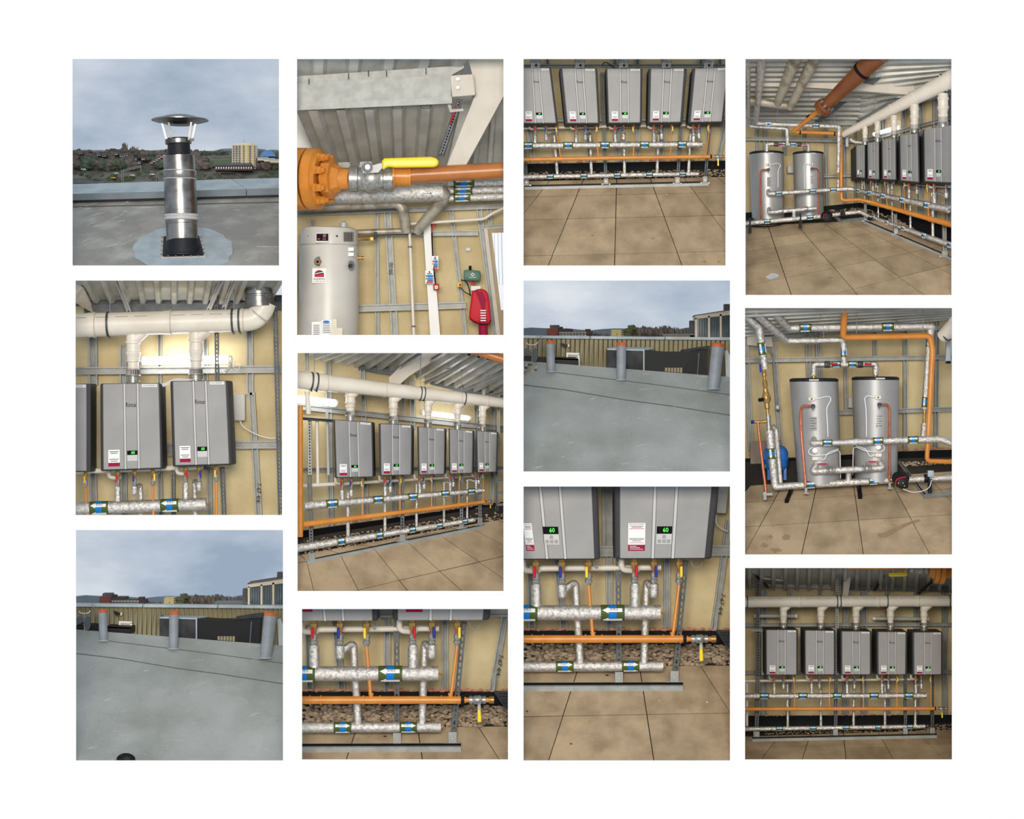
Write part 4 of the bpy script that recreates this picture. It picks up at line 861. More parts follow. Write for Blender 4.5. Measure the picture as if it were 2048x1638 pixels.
# ================================================================ set H: pipework under two boilers (shown twice, differently cropped)
def set_H(op, tag, ox, oy):
    rc = (op[0]-ox, op[1]-oy, op[2]-ox, op[3]-oy); begin(rc, tag, ox, oy); r = margin(); T = r[1]; B = r[3]
    pl = Plane((1250, 1535, .2), (1047, 1296, 2.2), (1460, 1296, 2.2))
    lx = lambda a, b, y: a+(b-a)*(y-973)/(1119.5-973)
    wall('wall_back', T, 1300, 2.5, 'board', [(1112, max(T, 1100), 1129, 1270, 15), (1218, T, 1219, 1265, 13), (1208, T, 1209, 1118, 8), (1334, max(T, 1110), 1334, 1262, 13), (1458, max(T, 1040), 1428, 1262, 13), (1060, max(T, 1130), 1064, 1265, 14)],
         [(r[0], 1103, r[2], 1101, 22)])
    skirting([(r[0], 1262), (r[2], 1262), (r[2], 1300), (r[0], 1300)], 2.3)
    fluff(r[0], 1260, r[2], 1260, 2.32, 90, 'pink insulation scraps along the wall foot', s=4)
    paving(pl, [(1157, 1334), (1279, 1332), (1293.7, 1429), (1125.6, 1432)], 1, 1, (-3, 5), (0, 3), (1333, 1330), gap=.9, bed=(45, 42))
    gravel(pl, [(r[0], 1291), (r[2], 1291), (r[2], 1330), (r[0], 1333)], 1250, 4.4, 'bed of brown pebbles behind the lower pipe')
    b1 = [(lx(1010, 1030, T), T), (lx(1195.6, 1200.5, T), T), (1200.5, 1119.6), (1030, 1120)]; b2 = [(lx(1228, 1229, T), T), (lx(1438, 1423, T), T), (1423, 1118.5), (1229, 1119)]
    vv = lambda y: (y-T)/(1119.5-T)
    plant([b1, b2], 1.05, [(.03, .066), (.055, .07)], [(1072, 1120), (1269, 1119)], [(1124, 1120), (1308, 1119)], [(1177, 1120, 1186), (1358.5, 1119, 1345)], [(1151, 1161), (1293, 1288)],
          (r[0], 1226, 1321, 1225, 15.6, 15.4), (r[0], 1278.5, 1366, 1278, 8.2, 7.9), (r[0], 1333, 1326, 1332, 11, 10.6), (1060, 1137, 1322, 1135, 6.2, 6), 1.0,
          [1051, 1225], [1129.5, 1261], 48, None, big=1 if T < 1000 else 0, rings=[1064, 1086, 1171, 1204, 1327, 1361], disp=[(.37, vv(1053), .56, vv(1088.5)), (.42, vv(1053), .595, vv(1088.5))], stick=[(.13, vv(1046), .235, vv(1101)), (.095, vv(1046), .29, vv(1102))] if T < 1040 else [(.1, -1, .235, vv(1101)), (.095, -1, .29, vv(1102))], logo=None,
          names=['boiler on left', 'boiler on right'])
    gasend(1366, 1278, 1.25, 1.0, 'gas shut-off valve with yellow lever at pipe end')
    support((r[0], 1373, 1366, 1372), [(1237, max(T, 1119), 1238, 1370, 10.5), (1372, max(T, 1121), 1349, 1368, 11)], pl, 10, 'galvanised floor rail and slotted posts carrying the pipework', 13, 8)
    text('7-67 4/4', P(1443, 1208, 2.28), .13, 'ink', WB[0], V((-.17, 0, -1)))
    t = thing('shelf_rack', 'grey perforated metal tray at right edge', 'rack', (1450, 1290, 2.0))
    a = [(1432, 1259, 2.1), (r[2], 1261, 2.1), (r[2], 1300, 1.7), (1457, 1296, 1.7)]; mk('tray', hexa([P(*p) for p in a], [P(*p)-V((0, 0, .04)) for p in a]), 'darksteel', t, smooth=0)
    mk('tray_hole', join(*[ell(1443+i*5+j*3, 1265+j*6, 1.4, .9, 2.0-j*.06, .02, 8) for i in range(4) for j in range(4) if 1443+i*5+j*3 < r[2]]), 'ink', t, kind='stuff')
    mk('rack_post', cchan((1433, 1225, 2.1), (1430, 1262, 2.1), 6, .08), 'steel', t, smooth=0)
    if T < 1000:
        bx_ = thing('junction_box', 'pale grey wall box at top right', 'box', (1445, 1027, 2.2)); mk('box_body', bevelled(plate([(1438, T), (1458, T), (1452, 1027), (1433, 1026)], 2.1, .25), .02), 'greybox', bx_)
        cable([(1433, 1030, 2.1), (1431, 1045, 2.15), (1440, 1056, 2.2), (1455, 1063, 2.25)], 1.2, 'white', 'white cable hanging below the grey wall box')
    for k, (xa, xb, ya) in enumerate(((1190, 1198, 1121), (1384, 1405, 1119))):
        cable([(xb, ya, 1.4), (xb-1, ya+11, 1.35), ((xa+xb)/2, ya+16, 1.35), (xa, ya+13, 1.4), (xa-2, ya+2, 1.4)], 1.1, 'steel', 'grey flexible cable loop under the '+('left', 'right')[k]+' boiler')
    for k, (x, y, m) in enumerate(((1172, 1443, 'crumb'), (1459, 1381, 'crumb'), (1054, 1423, 'bed'), (1414, 1405, 'white'), (1319, 1402, 'white'), (1142, 1488, 'bed'), (1214, 1351, 'ink'))):
        if y < B-4 and x < r[2]:
            q = pl.pt(x, y, .01); mk('crumb', blob(q, .025 if m != 'ink' else .045, .02, .012, k, 1, .3), m, None, ('yellow crumb on the front centre slab', 'yellow crumb at right edge of floor', 'dark speck on the left slab', 'white speck on the right slab', 'small white speck right of centre joint', 'dark speck on the front slab', 'dark twig on slab behind floor rail')[k], 'debris')
set_H(OPEN[8], 'third column bottom picture', 0, 0)
set_H(OPEN[5], 'second column bottom picture', -444, 122)
# ================================================================ set E: two boilers close up under the white flue
def set_E():
    begin(OPEN[1], 'first column middle picture'); r = margin()
    wall('wall_back', 596, r[3], 2.6, 'board', [(185, 670, 186, 770, 18), (246, 690, 246, 770, 14), (319, 670, 319, 770, 8), (411, 680, 411, 940, 9), (499, 662, 500, 790, 14), (503, 785, 518, r[3], 13), (186, 935, 188, r[3], 13), (247, 935, 249, r[3], 12), (319, 935, 322, r[3], 9), (418, 935, 420, r[3], 10)],
         [(r[0], 742, r[2], 738, 15), (325, 899, 346, 899, 26), (462, 890, 562, 889, 16)])
    text('7-67 4/4', P(517, 985, 2.4), .12, 'ink', WB[0], V((-.06, 0, -1)))
    ce = mk('ceiling', corr((170, 602, 2.6), (r[2]-30, 602, 2.5), (r[0], 553, .4), (r[2], 553, .4), 12, .09), 'deck', kind='structure', smooth=0)
    mk('purlin', plate([(168, 609), (r[2]-8, 604), (r[2]-8, 620), (168, 626)], 2.45, .1), 'darksteel', ce, smooth=0)
    mk('deck_closure', plate([(r[0], 590), (r[2], 590), (r[2], 612), (r[0], 612)], 2.58, .05), 'darksteel', ce, smooth=0)
    a = [(r[0], 556, 1.0), (r[0], 600, 1.3), (185, 626, 2.3), (182, 612, 2.4), (166, 575, 1.2)]; mk('beam', plate(a[:], 1.0, .2), 'cream_beam', ce, smooth=0)
    for (xa, ya, xb, yb) in ((232, 556, 258, 626), (445, 556, 416, 622), (470, 556, 447, 618)): mk('ceiling_strut', cchan((xa, ya, .6), (xb, yb, 2.2), 8, .06), 'silver_light', ce, smooth=0)
    rod(219.7, r[1], 626, 1.5, 'threaded hanger rod at left flue clamp'); rod(467.7, r[1], 622, 1.5, 'threaded hanger rod at right flue clamp')
    t = flue((r[0], 651, 0), (486, 640.5, 0), 24.2, 22.6, [189.6, 341, 486], [216.6, 465.6, 479], [(266.4, 676, 737.6, 14, 764), (392, 672, 736.5, 13.6, 761)], 1.5, 'thick white plastic flue with two branches and elbow')
    mk('elbow', pp([(486, 640.5, 1.5), (508, 638, 1.5), (524, 622, 1.5), (531, 604, 1.5)], [22.6, 22.6, 22.4, 22], 24, 20), 'pvc', t)
    mk('coupling_seal', pp([(516.5, 632, 1.5), (518.5, 629.5, 1.5)], 23.6, 24), 'pvc_ring', t)
    st = thing('steel_flue', 'polished steel flue section rising to the ceiling', 'flue', (518, 610, 1.5))
    mk('steel_sleeve', lathe(P(517, r[1], 1.5), P(519, 612, 1.5), [(0, R(29)), (.30, R(29)), (.32, R(30)), (.36, R(30)), (.38, R(29)), (.6, R(29)), (.62, R(30)), (.66, R(30)), (.68, R(29)), (1, R(29))], 28), 'chrome', st)
    lamp(276, 722, 464, 719, 8.4, 2.2, 'glowing fluorescent batten behind the flue branches')
    q = [((120, 768), (181.5, 767), (181.5, 944), (118, 944)), ((200, 767), (321.5, 766), (325.5, 938), (201, 942.5)), ((340, 762), (457.5, 761), (465, 930), (345, 933.5))]
    q[0] = ((r[0], 768), (181.5, 767), (181.5, 944), (r[0], 944))
    plant([None]+q[1:], 1.2, [None, (.05, .03), (.05, .05)], [None, (235.3, 941), (371, 933)], [None, (269, 940), (398, 932)], [(171, 944, 175), (305.8, 938.5, 307), (432.4, 931, 433)], [(160, 162), (281, 283), (389, 391)],
          (r[0], 1018, 412.7, 1008, 13.4, 12.8), (r[0], r[3]+2, 440, r[3]+1, 2, 2), (r[0], r[3]+3, 420, r[3]+2, 1.5, 1.5), (r[0], 943, 405, 934, 5.6, 5), [.62, .66, .66],
          [199, 340], [], 38, [None, 'H.W.S BOILER 4', 'H.W.S BOILER 5'], names=['boiler cut by left edge', 'middle boiler', 'boiler on right'])
    t = thing('boiler', 'silver wall-hung boiler cut off by left edge', 'boiler', (160, 944, 1.2), 'wall-hung silver boilers')
    mk('casing', bevelled(hexa([P(*p, 1.2) for p in q[0]], [P(*p, 1.2)+V((0, .75, 0)) for p in q[0]]), .03, 2), 'boiler_side', t); mk('front_panel', bevelled(rect(r[0], 768, 173, 942, 1.165, .06), .012, 1), 'silver', t)
    pln = mk('name_plate', rect(r[0]+8, 769.5, 171, 775, 1.155, .01), 'white', t, smooth=0); text('BOILER 3', P(161, 772.3, 1.15), .05, 'ink', pln, wd=.16)
    fr = thing('support_frame', 'slotted galvanised struts behind the boilers', 'frame', (440, r[3], 2.0))
    for (xa, ya, xb, yb, w_, m) in ((346, 938, 347, r[3], 8, 'steel'), (444, 934, 448, r[3], 9, 'steel'), (432, 586, 434, 762, 8, 'darksteel'), (549.5, 612, 561, r[3], 9, 'steel')):
        mk('post', slotted((xa, ya, 1.95), (xb, yb, 1.95), w_, 8), 'darksteel', fr, smooth=0)
    mk('cross_strut', plate([(449, 742), (462, 726), (464, 731), (452, 747)], 1.9, .1), 'steel', fr, smooth=0)
    box('junction_box', 458, 788, 490, 841, 2.25, .2, 'greybox', 'pale grey wall box right of the boilers', 'box')
    cable([(462, 841, 2.3), (460, 850, 2.3), (456, 858, 2.3)], .9, 'white', 'short white cable below the grey wall box'); cable([(480, 841, 2.3), (484, 852, 2.3), (500, 863, 2.3), (520, 872, 2.3), (540, 877, 2.3), (560, 876, 2.3)], 1, 'white', 'long white cable drooping to the right edge')
    cable([(464, 725, 2.15), (474, 722, 2.1), (481, 731, 2.1), (476, 740, 2.1), (468, 737, 2.1), (466, 729, 2.1)], .6, 'white', 'white wire loop at right end of batten')
    for k, (xa, xb, ya) in enumerate(((306, 321, 939), (447, 461, 931))): cable([(xb, ya, 1.5), (xb-2, ya+7, 1.5), ((xa+xb)/2, ya+10, 1.5), (xa+2, ya+8, 1.5)], .8, 'steel', 'grey flexible cable loop under '+('middle', 'right')[k]+' boiler')
    mk('plastic_sheet', plate([(323, 768), (352, 756), (368, 757), (395, 759), (352, 765), (326, 774)], 1.3, .03), 'silver_light', None, 'crumpled clear plastic over gap between boilers', 'plastic sheet', smooth=0)
    # wall side panel behind the left boiler
    fluff(r[0], r[3], r[2], r[3]-1, 2.45, 40, 'pink insulation scraps at bottom edge', s=3)
set_E()
# ================================================================ set G: boiler row receding to the right
def set_G():
    begin(OPEN[4], 'second column middle picture'); r = margin(); S['sk'] = .0035; S['xc'] = 800
    pl = Plane((614, 1133, 1.35), (968, 1061, 1.35), (800, 1195, .75))
    wall('wall_back', r[1], 1080, 2.7, 'board', [(656, 727, 662, 1055, 11), (725, 740, 732, 1040, 10), (781, 850, 789, 1035, 12), (824, 760, 826, 860, 10), (865, 950, 866, 1030, 9), (908, 950, 908, 1020, 8), (952, 800, 952, 1018, 8), (986, 800, 984, 1010, 8)], [(r[0], 812, r[2], 858, 11), (r[0], 940, r[2], 936, 8)])
    skirting([(r[0], 1064), (800, 1034), (r[2], 1002), (r[2], 1030), (800, 1062), (r[0], 1100)], 2.45)
    fluff(r[0], 1060, r[2], 1004, 2.45, 70, 'pink insulation scraps along the wall foot', s=2.4)
    # deck, purlins and beam overhead
    S['sk'] = 0
    ce = mk('ceiling', corr((r[0], 716, 2.6), (780, 745, 2.8), (660, r[1]-2, .8), (835, r[1]-2, .8), 8, .1), 'deck', kind='structure', smooth=0)
    mk('deck_sheet', corr((818, 748, 2.9), (985, 790, 3.2), (905, r[1]-2, .8), (r[2]+60, 735, .8), 9, .1), 'deck', ce, smooth=0)
    mk('purlin', plate([(r[0], 710), (780, 734), (780, 750), (r[0], 722)], 2.4, .12), 'darksteel', ce, smooth=0)
    mk('purlin', plate([(816, 748), (r[2], 792), (r[2], 806), (816, 758)], 2.9, .12), 'darksteel', ce, smooth=0)
    a = [(778, 755), (838, r[1]), (905, r[1]), (818, 752), (800, 768), (778, 768)]; mk('beam', plate(a, 1.9, .25), 'cream_beam', ce, smooth=0)
    for (xa, ya, xb, yb) in ((776, 750, 838, 708), (846, 768, 952, 716), (923, 782, r[2], 742), (982, 792, r[2], 782)): mk('ceiling_strut', cchan((xa, ya, 2.2), (xb, yb, 1.3), 7, .06), 'steel', ce, smooth=0)
    for x, ya, yb in ((806, 732, 838), (967, 770, 850), (997, 788, 880)): mk('ceiling_post', cchan((x, ya, 2.6), (x, yb, 2.6), 6, .08), 'steel', ce, smooth=0)
    S['sk'] = .0035
    S['sk'] = 0
    gpt = mk('gas_pipe', pp([(928, r[1]-4, .3), (r[2], 722, .25)], 9, 16), 'gasorange', None, 'brown gas pipe crossing the top right corner', 'pipe')
    S['sk'] = .0035
    t = flue((r[0], 758.5, 0), (r[2], 806.5, 0), 18, 10.2, [651, 768.5, 920, 974], [622, 632.5, 840, 847, 929],
             [(701, 789, 822, 10, 840), (786.5, 799, 832, 9, 848), (856, 806, 838, 8, 853.5), (915, 812, 843, 7.6, 857.5), (965, 816, 848, 7.2, 861.5)], 1.5, 'long white plastic flue receding above the boilers')
    lamp(r[0], 797, 674, 807, 7.5, 2.2, 'glowing fluorescent batten at left behind pipes'); lamp(841, 824.5, 941, 837, 5, 2.2, 'glowing fluorescent batten behind third and fourth boilers')
    for k, (x, ya, yb) in enumerate(((629, 706, 745), (841, 708, 770), (923, 732, 784))): rod(x, ya if ya > 706 else r[1], yb, 1.5, ORD[k]+' thin hanger rod from left above the flue')
    q = [((666, 839), (745.5, 845), (747.5, 954.5), (670, 956.5)), ((757, 847), (825.5, 850.5), (824.5, 950.5), (759, 952)), ((834, 853), (891.5, 857.5), (890, 949), (836, 950.5)), ((897, 857), (948, 862), (946.5, 947), (898.5, 948.5)), ((952, 861), (996, 865), (994, 944.5), (954, 946))]
    hot = [(684, 956), (770, 952), (839, 950), (900, 948), (952, 946)]; cold = [(702.5, 955.5), (781, 951.5), (848, 949.5), (906.5, 947.5), (957.5, 945.5)]; gs = [(725, 955, 725), (800, 951, 800), (863.5, 949, 863), (919, 947.5, 918), (966.6, 945, 966)]
    plant(q, 1.1, [(.05, .03), (.06, .04), (.06, .04), (.05, .05), (.05, .05)], hot, cold, gs, [(696, 696), (770, 770), (833, 833), (888, 888), (934.5, 934.5)],
          (608, 1012, 967.7, 980.5, 8.6, 5.2), (606, 1049, 970, 1003.5, 5.8, 3.3), (r[0], 1098, 949, 1039.5, 8.2, 4.6), (603, 972, 943, 952, 4, 2.4), [.5, .43, .38, .34, .3], [661.6, 753, 822.4, 888, 941], [679.6, 756, 822, 877, 929], 26,
          ['H.W.S BOILER %d' % k for k in (1, 2, 3, 4, 5)], rings=[617, 722, 735, 800, 808, 858, 866, 915, 922, 964], hr=9, dcw=.28)
    gasend(970, 1003, 1.3, .3, 'gas shut-off valve with yellow lever at pipe end')
    mk('gas_pipe', pp([(600.5, 812, 1.25), (600.5, 1074, 1.25)], [5.4, 5.6], 14), 'orange', None, 'upright orange gas pipe at left edge', 'pipe')
    gravel(pl, [(r[0], 1086), (800, 1052), (950, 1028), (r[2], 1022), (r[2], 1038), (950, 1048), (800, 1078), (r[0], 1112)], 520, 2.3, 'strip of brown pebbles along the wall foot')
    paving(pl, [(745, 1093), (872, 1065), (958, 1124), (799, 1161)], 2, 1, (-5, 8), (-1, 4), (1112, 1036), bed=(34, 30))
    support((614, 1122, 967.7, 1051), [(618, 950, 624, 1122, 8), (804, 950, 805, 1083, 7.5), (923, 948, 923, 1058, 6.5), (960, 946, 960, 1051, 6.5)], pl, 6, 'galvanised floor rail and posts carrying the pipework', 6)
    fr = thing('strut_frame', 'slotted struts and pipes left of the first boiler', 'frame', (620, 970, 1.8))
    for (xa, ya, xb, yb, w_) in ((613, r[1], 614, 742, 7), (619, 838, 620, 952, 7)): mk('post', slotted((xa, ya, 1.7), (xb, yb, 1.7), w_, 6), 'steel', fr, smooth=0)
    mk('post_back', plate([(615.5, 838), (623.5, 838), (624, 952), (616.5, 952)], 1.85, .02), 'rubber', fr, smooth=0)
    mk('cross_arm', cchan((603, 837, 1.6), (668, 842, 1.6), 6, .1), 'darksteel', fr, smooth=0)
    mk('drain_pipe', pp([(614, 783, 1.7), (617, 828, 1.7)], 5, 12), 'pvc', None, 'short white tube hanging under left flue end', 'pipe')
    mk('drain_pipe', pp([(634, 842, 1.75), (636, 970, 1.75)], 3.4, 10), 'pvc', None, 'thin white downpipe left of the first boiler', 'pipe')
    mk('drain_pipe', pp([(654, 824, 1.9), (655, 870, 1.9), (657, 950, 1.9)], 3.2, 10), 'silver_light', None, 'grey conduit beside the first boiler', 'pipe')
    t = thing('shelf_rack', 'grey metal shelf rack at right edge', 'rack', (1000, 1040, 1.6))
    mk('rack_post', cchan((993, 935, 1.6), (994, 1040, 1.6), 5, .08), 'darksteel', t, smooth=0)
    for y in (940, 962, 985, 1008): mk('shelf', plate([(995, y), (r[2], y-2), (r[2], y+3), (995, y+4)], 1.6, .3), 'steel', t, smooth=0)
    mk('shelf', plate([(953, 1015), (996, 1020), (986, 1024), (950, 1018)], 1.9, .2), 'steel', t, smooth=0)
set_G()
# ================================================================ set J: the dim straight-on view
def set_J():
    begin(OPEN[11], 'fourth column bottom picture'); r = margin(); S['dz'] = 2.2
    pl = Plane((1700, 1530, .9), (1490, 1462, 2.5), (1904, 1456, 2.5))
    wall('wall_back', r[1], 1465, 3.3, 'board', [(1528, 1172, 1529, 1436, 13), (1579, 1174, 1580, 1245, 8), (1640, 1176, 1640, 1245, 6), (1581, 1350, 1577, 1432, 8), (1692, 1215, 1691, 1437, 11), (1728, 1178, 1729, 1437, 12), (1775, 1180, 1776, 1245, 7), (1774, 1352, 1777, 1435, 8), (1834, 1180, 1834, 1435, 10), (1890, 1180, 1890, 1435, 10)],
         [(r[0], 1250, r[2], 1249, 7), (r[0], 1345, r[2], 1344, 7)])
    skirting([(r[0], 1432), (r[2], 1430), (r[2], 1462), (r[0], 1470)], 3.0)
    for nm, x in (('shade_wall_left', r[0]), ('wall_right', r[2])):  # unseen side walls added to cut the light and keep this set dim
        s = -.08 if x == r[0] else .08; f = [P(x, r[1], -1.9), P(x, r[1], 3.3), P(x, r[3], 3.3), P(x, r[3], -1.9)]; mk(nm, hexa(f, [q+V((s, 0, 0)) for q in f]), 'board', kind='structure', smooth=0)
    f = [P(r[0], r[1], -1.9), P(r[2], r[1], -1.9), P(r[2], r[1], 3.3), P(r[0], r[1], 3.3)]; mk('ceiling', hexa(f, [q+V((0, 0, .08)) for q in f]), 'deck', kind='structure', smooth=0)  # extra unseen slab added above the deck to shade this set
    fluff(1530, 1432, 1800, 1430, 3.0, 40, 'pink insulation scraps along the wall foot', s=2)
    ce = mk('ceiling', corr((r[0], 1172, 3.2), (r[2]-5, 1178, 3.2), (r[0], 1128, 1.4), (r[2], 1128, 1.4), 18, .09), 'deck', kind='structure', smooth=0)
    mk('purlin', plate([(r[0], 1158), (1688, 1164), (1688, 1179), (r[0], 1171)], 3.0, .1), 'steel', ce, smooth=0); mk('purlin', plate([(1698, 1166), (r[2], 1170), (r[2], 1184), (1698, 1179)], 3.0, .1), 'darksteel', ce, smooth=0)
    mk('beam', plate([(1690, r[1]), (1706, r[1]), (1696, 1194), (1685, 1194)], 2.4, .2), 'cream_beam', ce, smooth=0)
    mk('ceiling_strut', cchan((1500, 1140, 2.0), (1540, 1178, 2.9), 5, .06), 'darksteel', ce, smooth=0); mk('ceiling_strut', cchan((1774, 1140, 2.0), (1748, 1184, 2.9), 5, .06), 'darksteel', ce, smooth=0); mk('ceiling_strut', cchan((1880, 1150, 2.0), (1834, 1190, 2.9), 5, .06), 'darksteel', ce, smooth=0)
    mk('conduit', pp([(1523, 1147, 2.3), (1525, 1156, 2.4), (1568, 1161, 2.6), (1550, 1130, 1.9)], 2.4, 8, 5), 'pvc', ce)
    flue((r[0], 1203.7, 0), (r[2], 1201.6, 0), 12, 11.6, [1600, 1757, 1836], [1494, 1674, 1681, 1774.5, 1899], [(x, 1217, 1245.5, 7.8, 1259.5) for x in (1567, 1641.7, 1712, 1781, 1848)], 2.1, 'white plastic flue spanning above five boilers')
    for k, (x, yb) in enumerate(((1500.5, 1192), (1680, 1190), (1772.6, 1190), (1899, 1190))): rod(x, r[1], yb, 2.1, ORD[k]+' thin hanger rod from left above the flue', .6)
    lamp(1508, 1232, 1594, 1232, 4.4, 2.9, 'unlit fluorescent batten behind the first boiler flue', False); lamp(1745, 1237, 1858, 1238, 4.2, 2.9, 'unlit fluorescent batten behind the right boiler flues', False)
    q = [((1530.5, 1259), (1596, 1259.5), (1596, 1350.5), (1531, 1350.5)), ((1608.5, 1260), (1671, 1261), (1671, 1350), (1609, 1350)), ((1681, 1262), (1743, 1262.5), (1743, 1350), (1681.5, 1350)), ((1753, 1263), (1815, 1263.5), (1814, 1350), (1753.5, 1350)), ((1824.5, 1264), (1885.5, 1264), (1885, 1350), (1825, 1350))]
    hot = [(1548, 1350), (1623, 1350), (1694, 1350), (1764, 1350), (1831.5, 1350)]; cold = [(1567, 1350), (1639, 1350), (1709, 1350), (1777, 1350), (1843, 1350)]; gs = [(1589, 1350), (1659, 1350), (1727, 1350), (1794, 1350), (1862, 1350)]
    plant(q, 1.7, [(.03, .05), (.03, .05), (.04, .05), (.05, .06), (.05, .05)], hot, cold, gs, [(1575, 1575.5), (1641, 1642), (1708, 1707), (1770, 1770), (1831, 1830.5)],
          (r[0], 1392, 1853, 1391, 6.2, 6), (r[0], 1418, 1869, 1417, 4.2, 3.8), (r[0], 1458.5, 1850, 1453, 5, 4.6), (r[0], 1362, 1835, 1358.5, 2.7, 2.4), .37, [1528, 1605, 1674, 1747.5, 1817], [1558.7, 1626, 1692.5, 1756, 1819.5], 20,
          ['H.W.S BOILER %d' % k for k in (1, 2, 3, 4, 5)], rings=[1505, 1580, 1596, 1652, 1670, 1702, 1720, 1735, 1788, 1802, 1856], disp=(.42, .80, .60, .91), stick=(.1, .78, .29, .955))
    gasend(1869, 1417, 1.9, .42, 'gas shut-off valve with yellow lever at pipe end')
    t = thing('gas_valve', 'yellow-lever valve on the overhead orange gas pipe', 'valve', (1800, 1140, 1.0))
    mk('pipe', pp([(1690, 1134, 1.0), (1812, 1136, 1.0)], 4.6, 12), 'orange', t); mk('valve_body', pp([(1818, 1139, 1.0), (1826, 1139, 1.0), (1828, 1139, 1.0), (1846, 1140, 1.0), (1848, 1140, 1.0), (1856, 1140, 1.0)], [8, 8, 10, 10, 8, 8], 12), 'nickel', t)
    mk('lever', bevelled(plate([(1777, 1147), (1780, 1145.5), (1812, 1144.5), (1816, 1150), (1810, 1153), (1779, 1153.5)], .85, .08), .015, 2), 'yellow', t)
    mk('flange', lathe(P(1858, 1140, 1.0), P(1892, 1143, 1.0), [(0, R(12)), (.3, R(18)), (.32, R(26)), (.55, R(27)), (.57, R(23)), (.62, R(23)), (.64, R(27)), (.9, R(27)), (.92, R(14)), (1, R(14))], 22), 'orange', t)
    mk('pipe', pp([(1890, 1143, 1.0), (r[2], 1143, 1.0)], 14, 16), 'orange', t)
    mk('drain_pipe', pp([(1494, 1366, 2.3), (1494, 1452, 2.3)], 2.8, 8), 'pvc', None, 'white downpipe at left edge', 'pipe')
    gravel(pl, [(1530, 1462), (r[2], 1448), (r[2], 1460), (1530, 1470)], 420, 1.8, 'strip of dark pebbles along the wall foot')
    paving(pl, [(1621, 1467), (1756, 1463), (1772, 1492), (1612, 1495)], 2, 1, (-3, 6), (0, 3), (1473, 1459), 'slab', .6, bed=(18, 16))
    support((1504, 1478, 1874, 1470.5), [(1516, 1352, 1513, 1478, 8), (1673, 1350, 1671, 1474, 6.5), (1811.5, 1350, 1811, 1471, 6), (1865, 1350, 1865, 1470, 6.5)], pl, 5.6, 'galvanised floor rail and posts carrying the pipework', 5)
    fr = thing('strut_frame', 'slotted strut with cables left of the first boiler', 'frame', (1516, 1352, 2.3)); mk('post', slotted((1516, 1160, 2.3), (1516, 1352, 2.3), 7, 6), 'darksteel', fr, smooth=0); mk('post_back', rect(1512.5, 1160, 1519.5, 1352, 2.38, .02), 'black', fr, smooth=0); mk('cross_arm', cchan((1502, 1260, 2.2), (1532, 1261, 2.2), 5, .08), 'steel', fr, smooth=0); mk('stud', cchan((1526, 1262, 2.25), (1526, 1350, 2.25), 6, .08), 'steel', fr, smooth=0)
    fr = thing('strut_frame', 'slotted strut between second and third boilers', 'frame', (1674, 1350, 2.3)); mk('post', slotted((1674, 1140, 2.3), (1674, 1350, 2.3), 6, 5), 'steel', fr, smooth=0); mk('post_back', rect(1671, 1140, 1677, 1350, 2.4, .02), 'black', fr, smooth=0)
set_J()
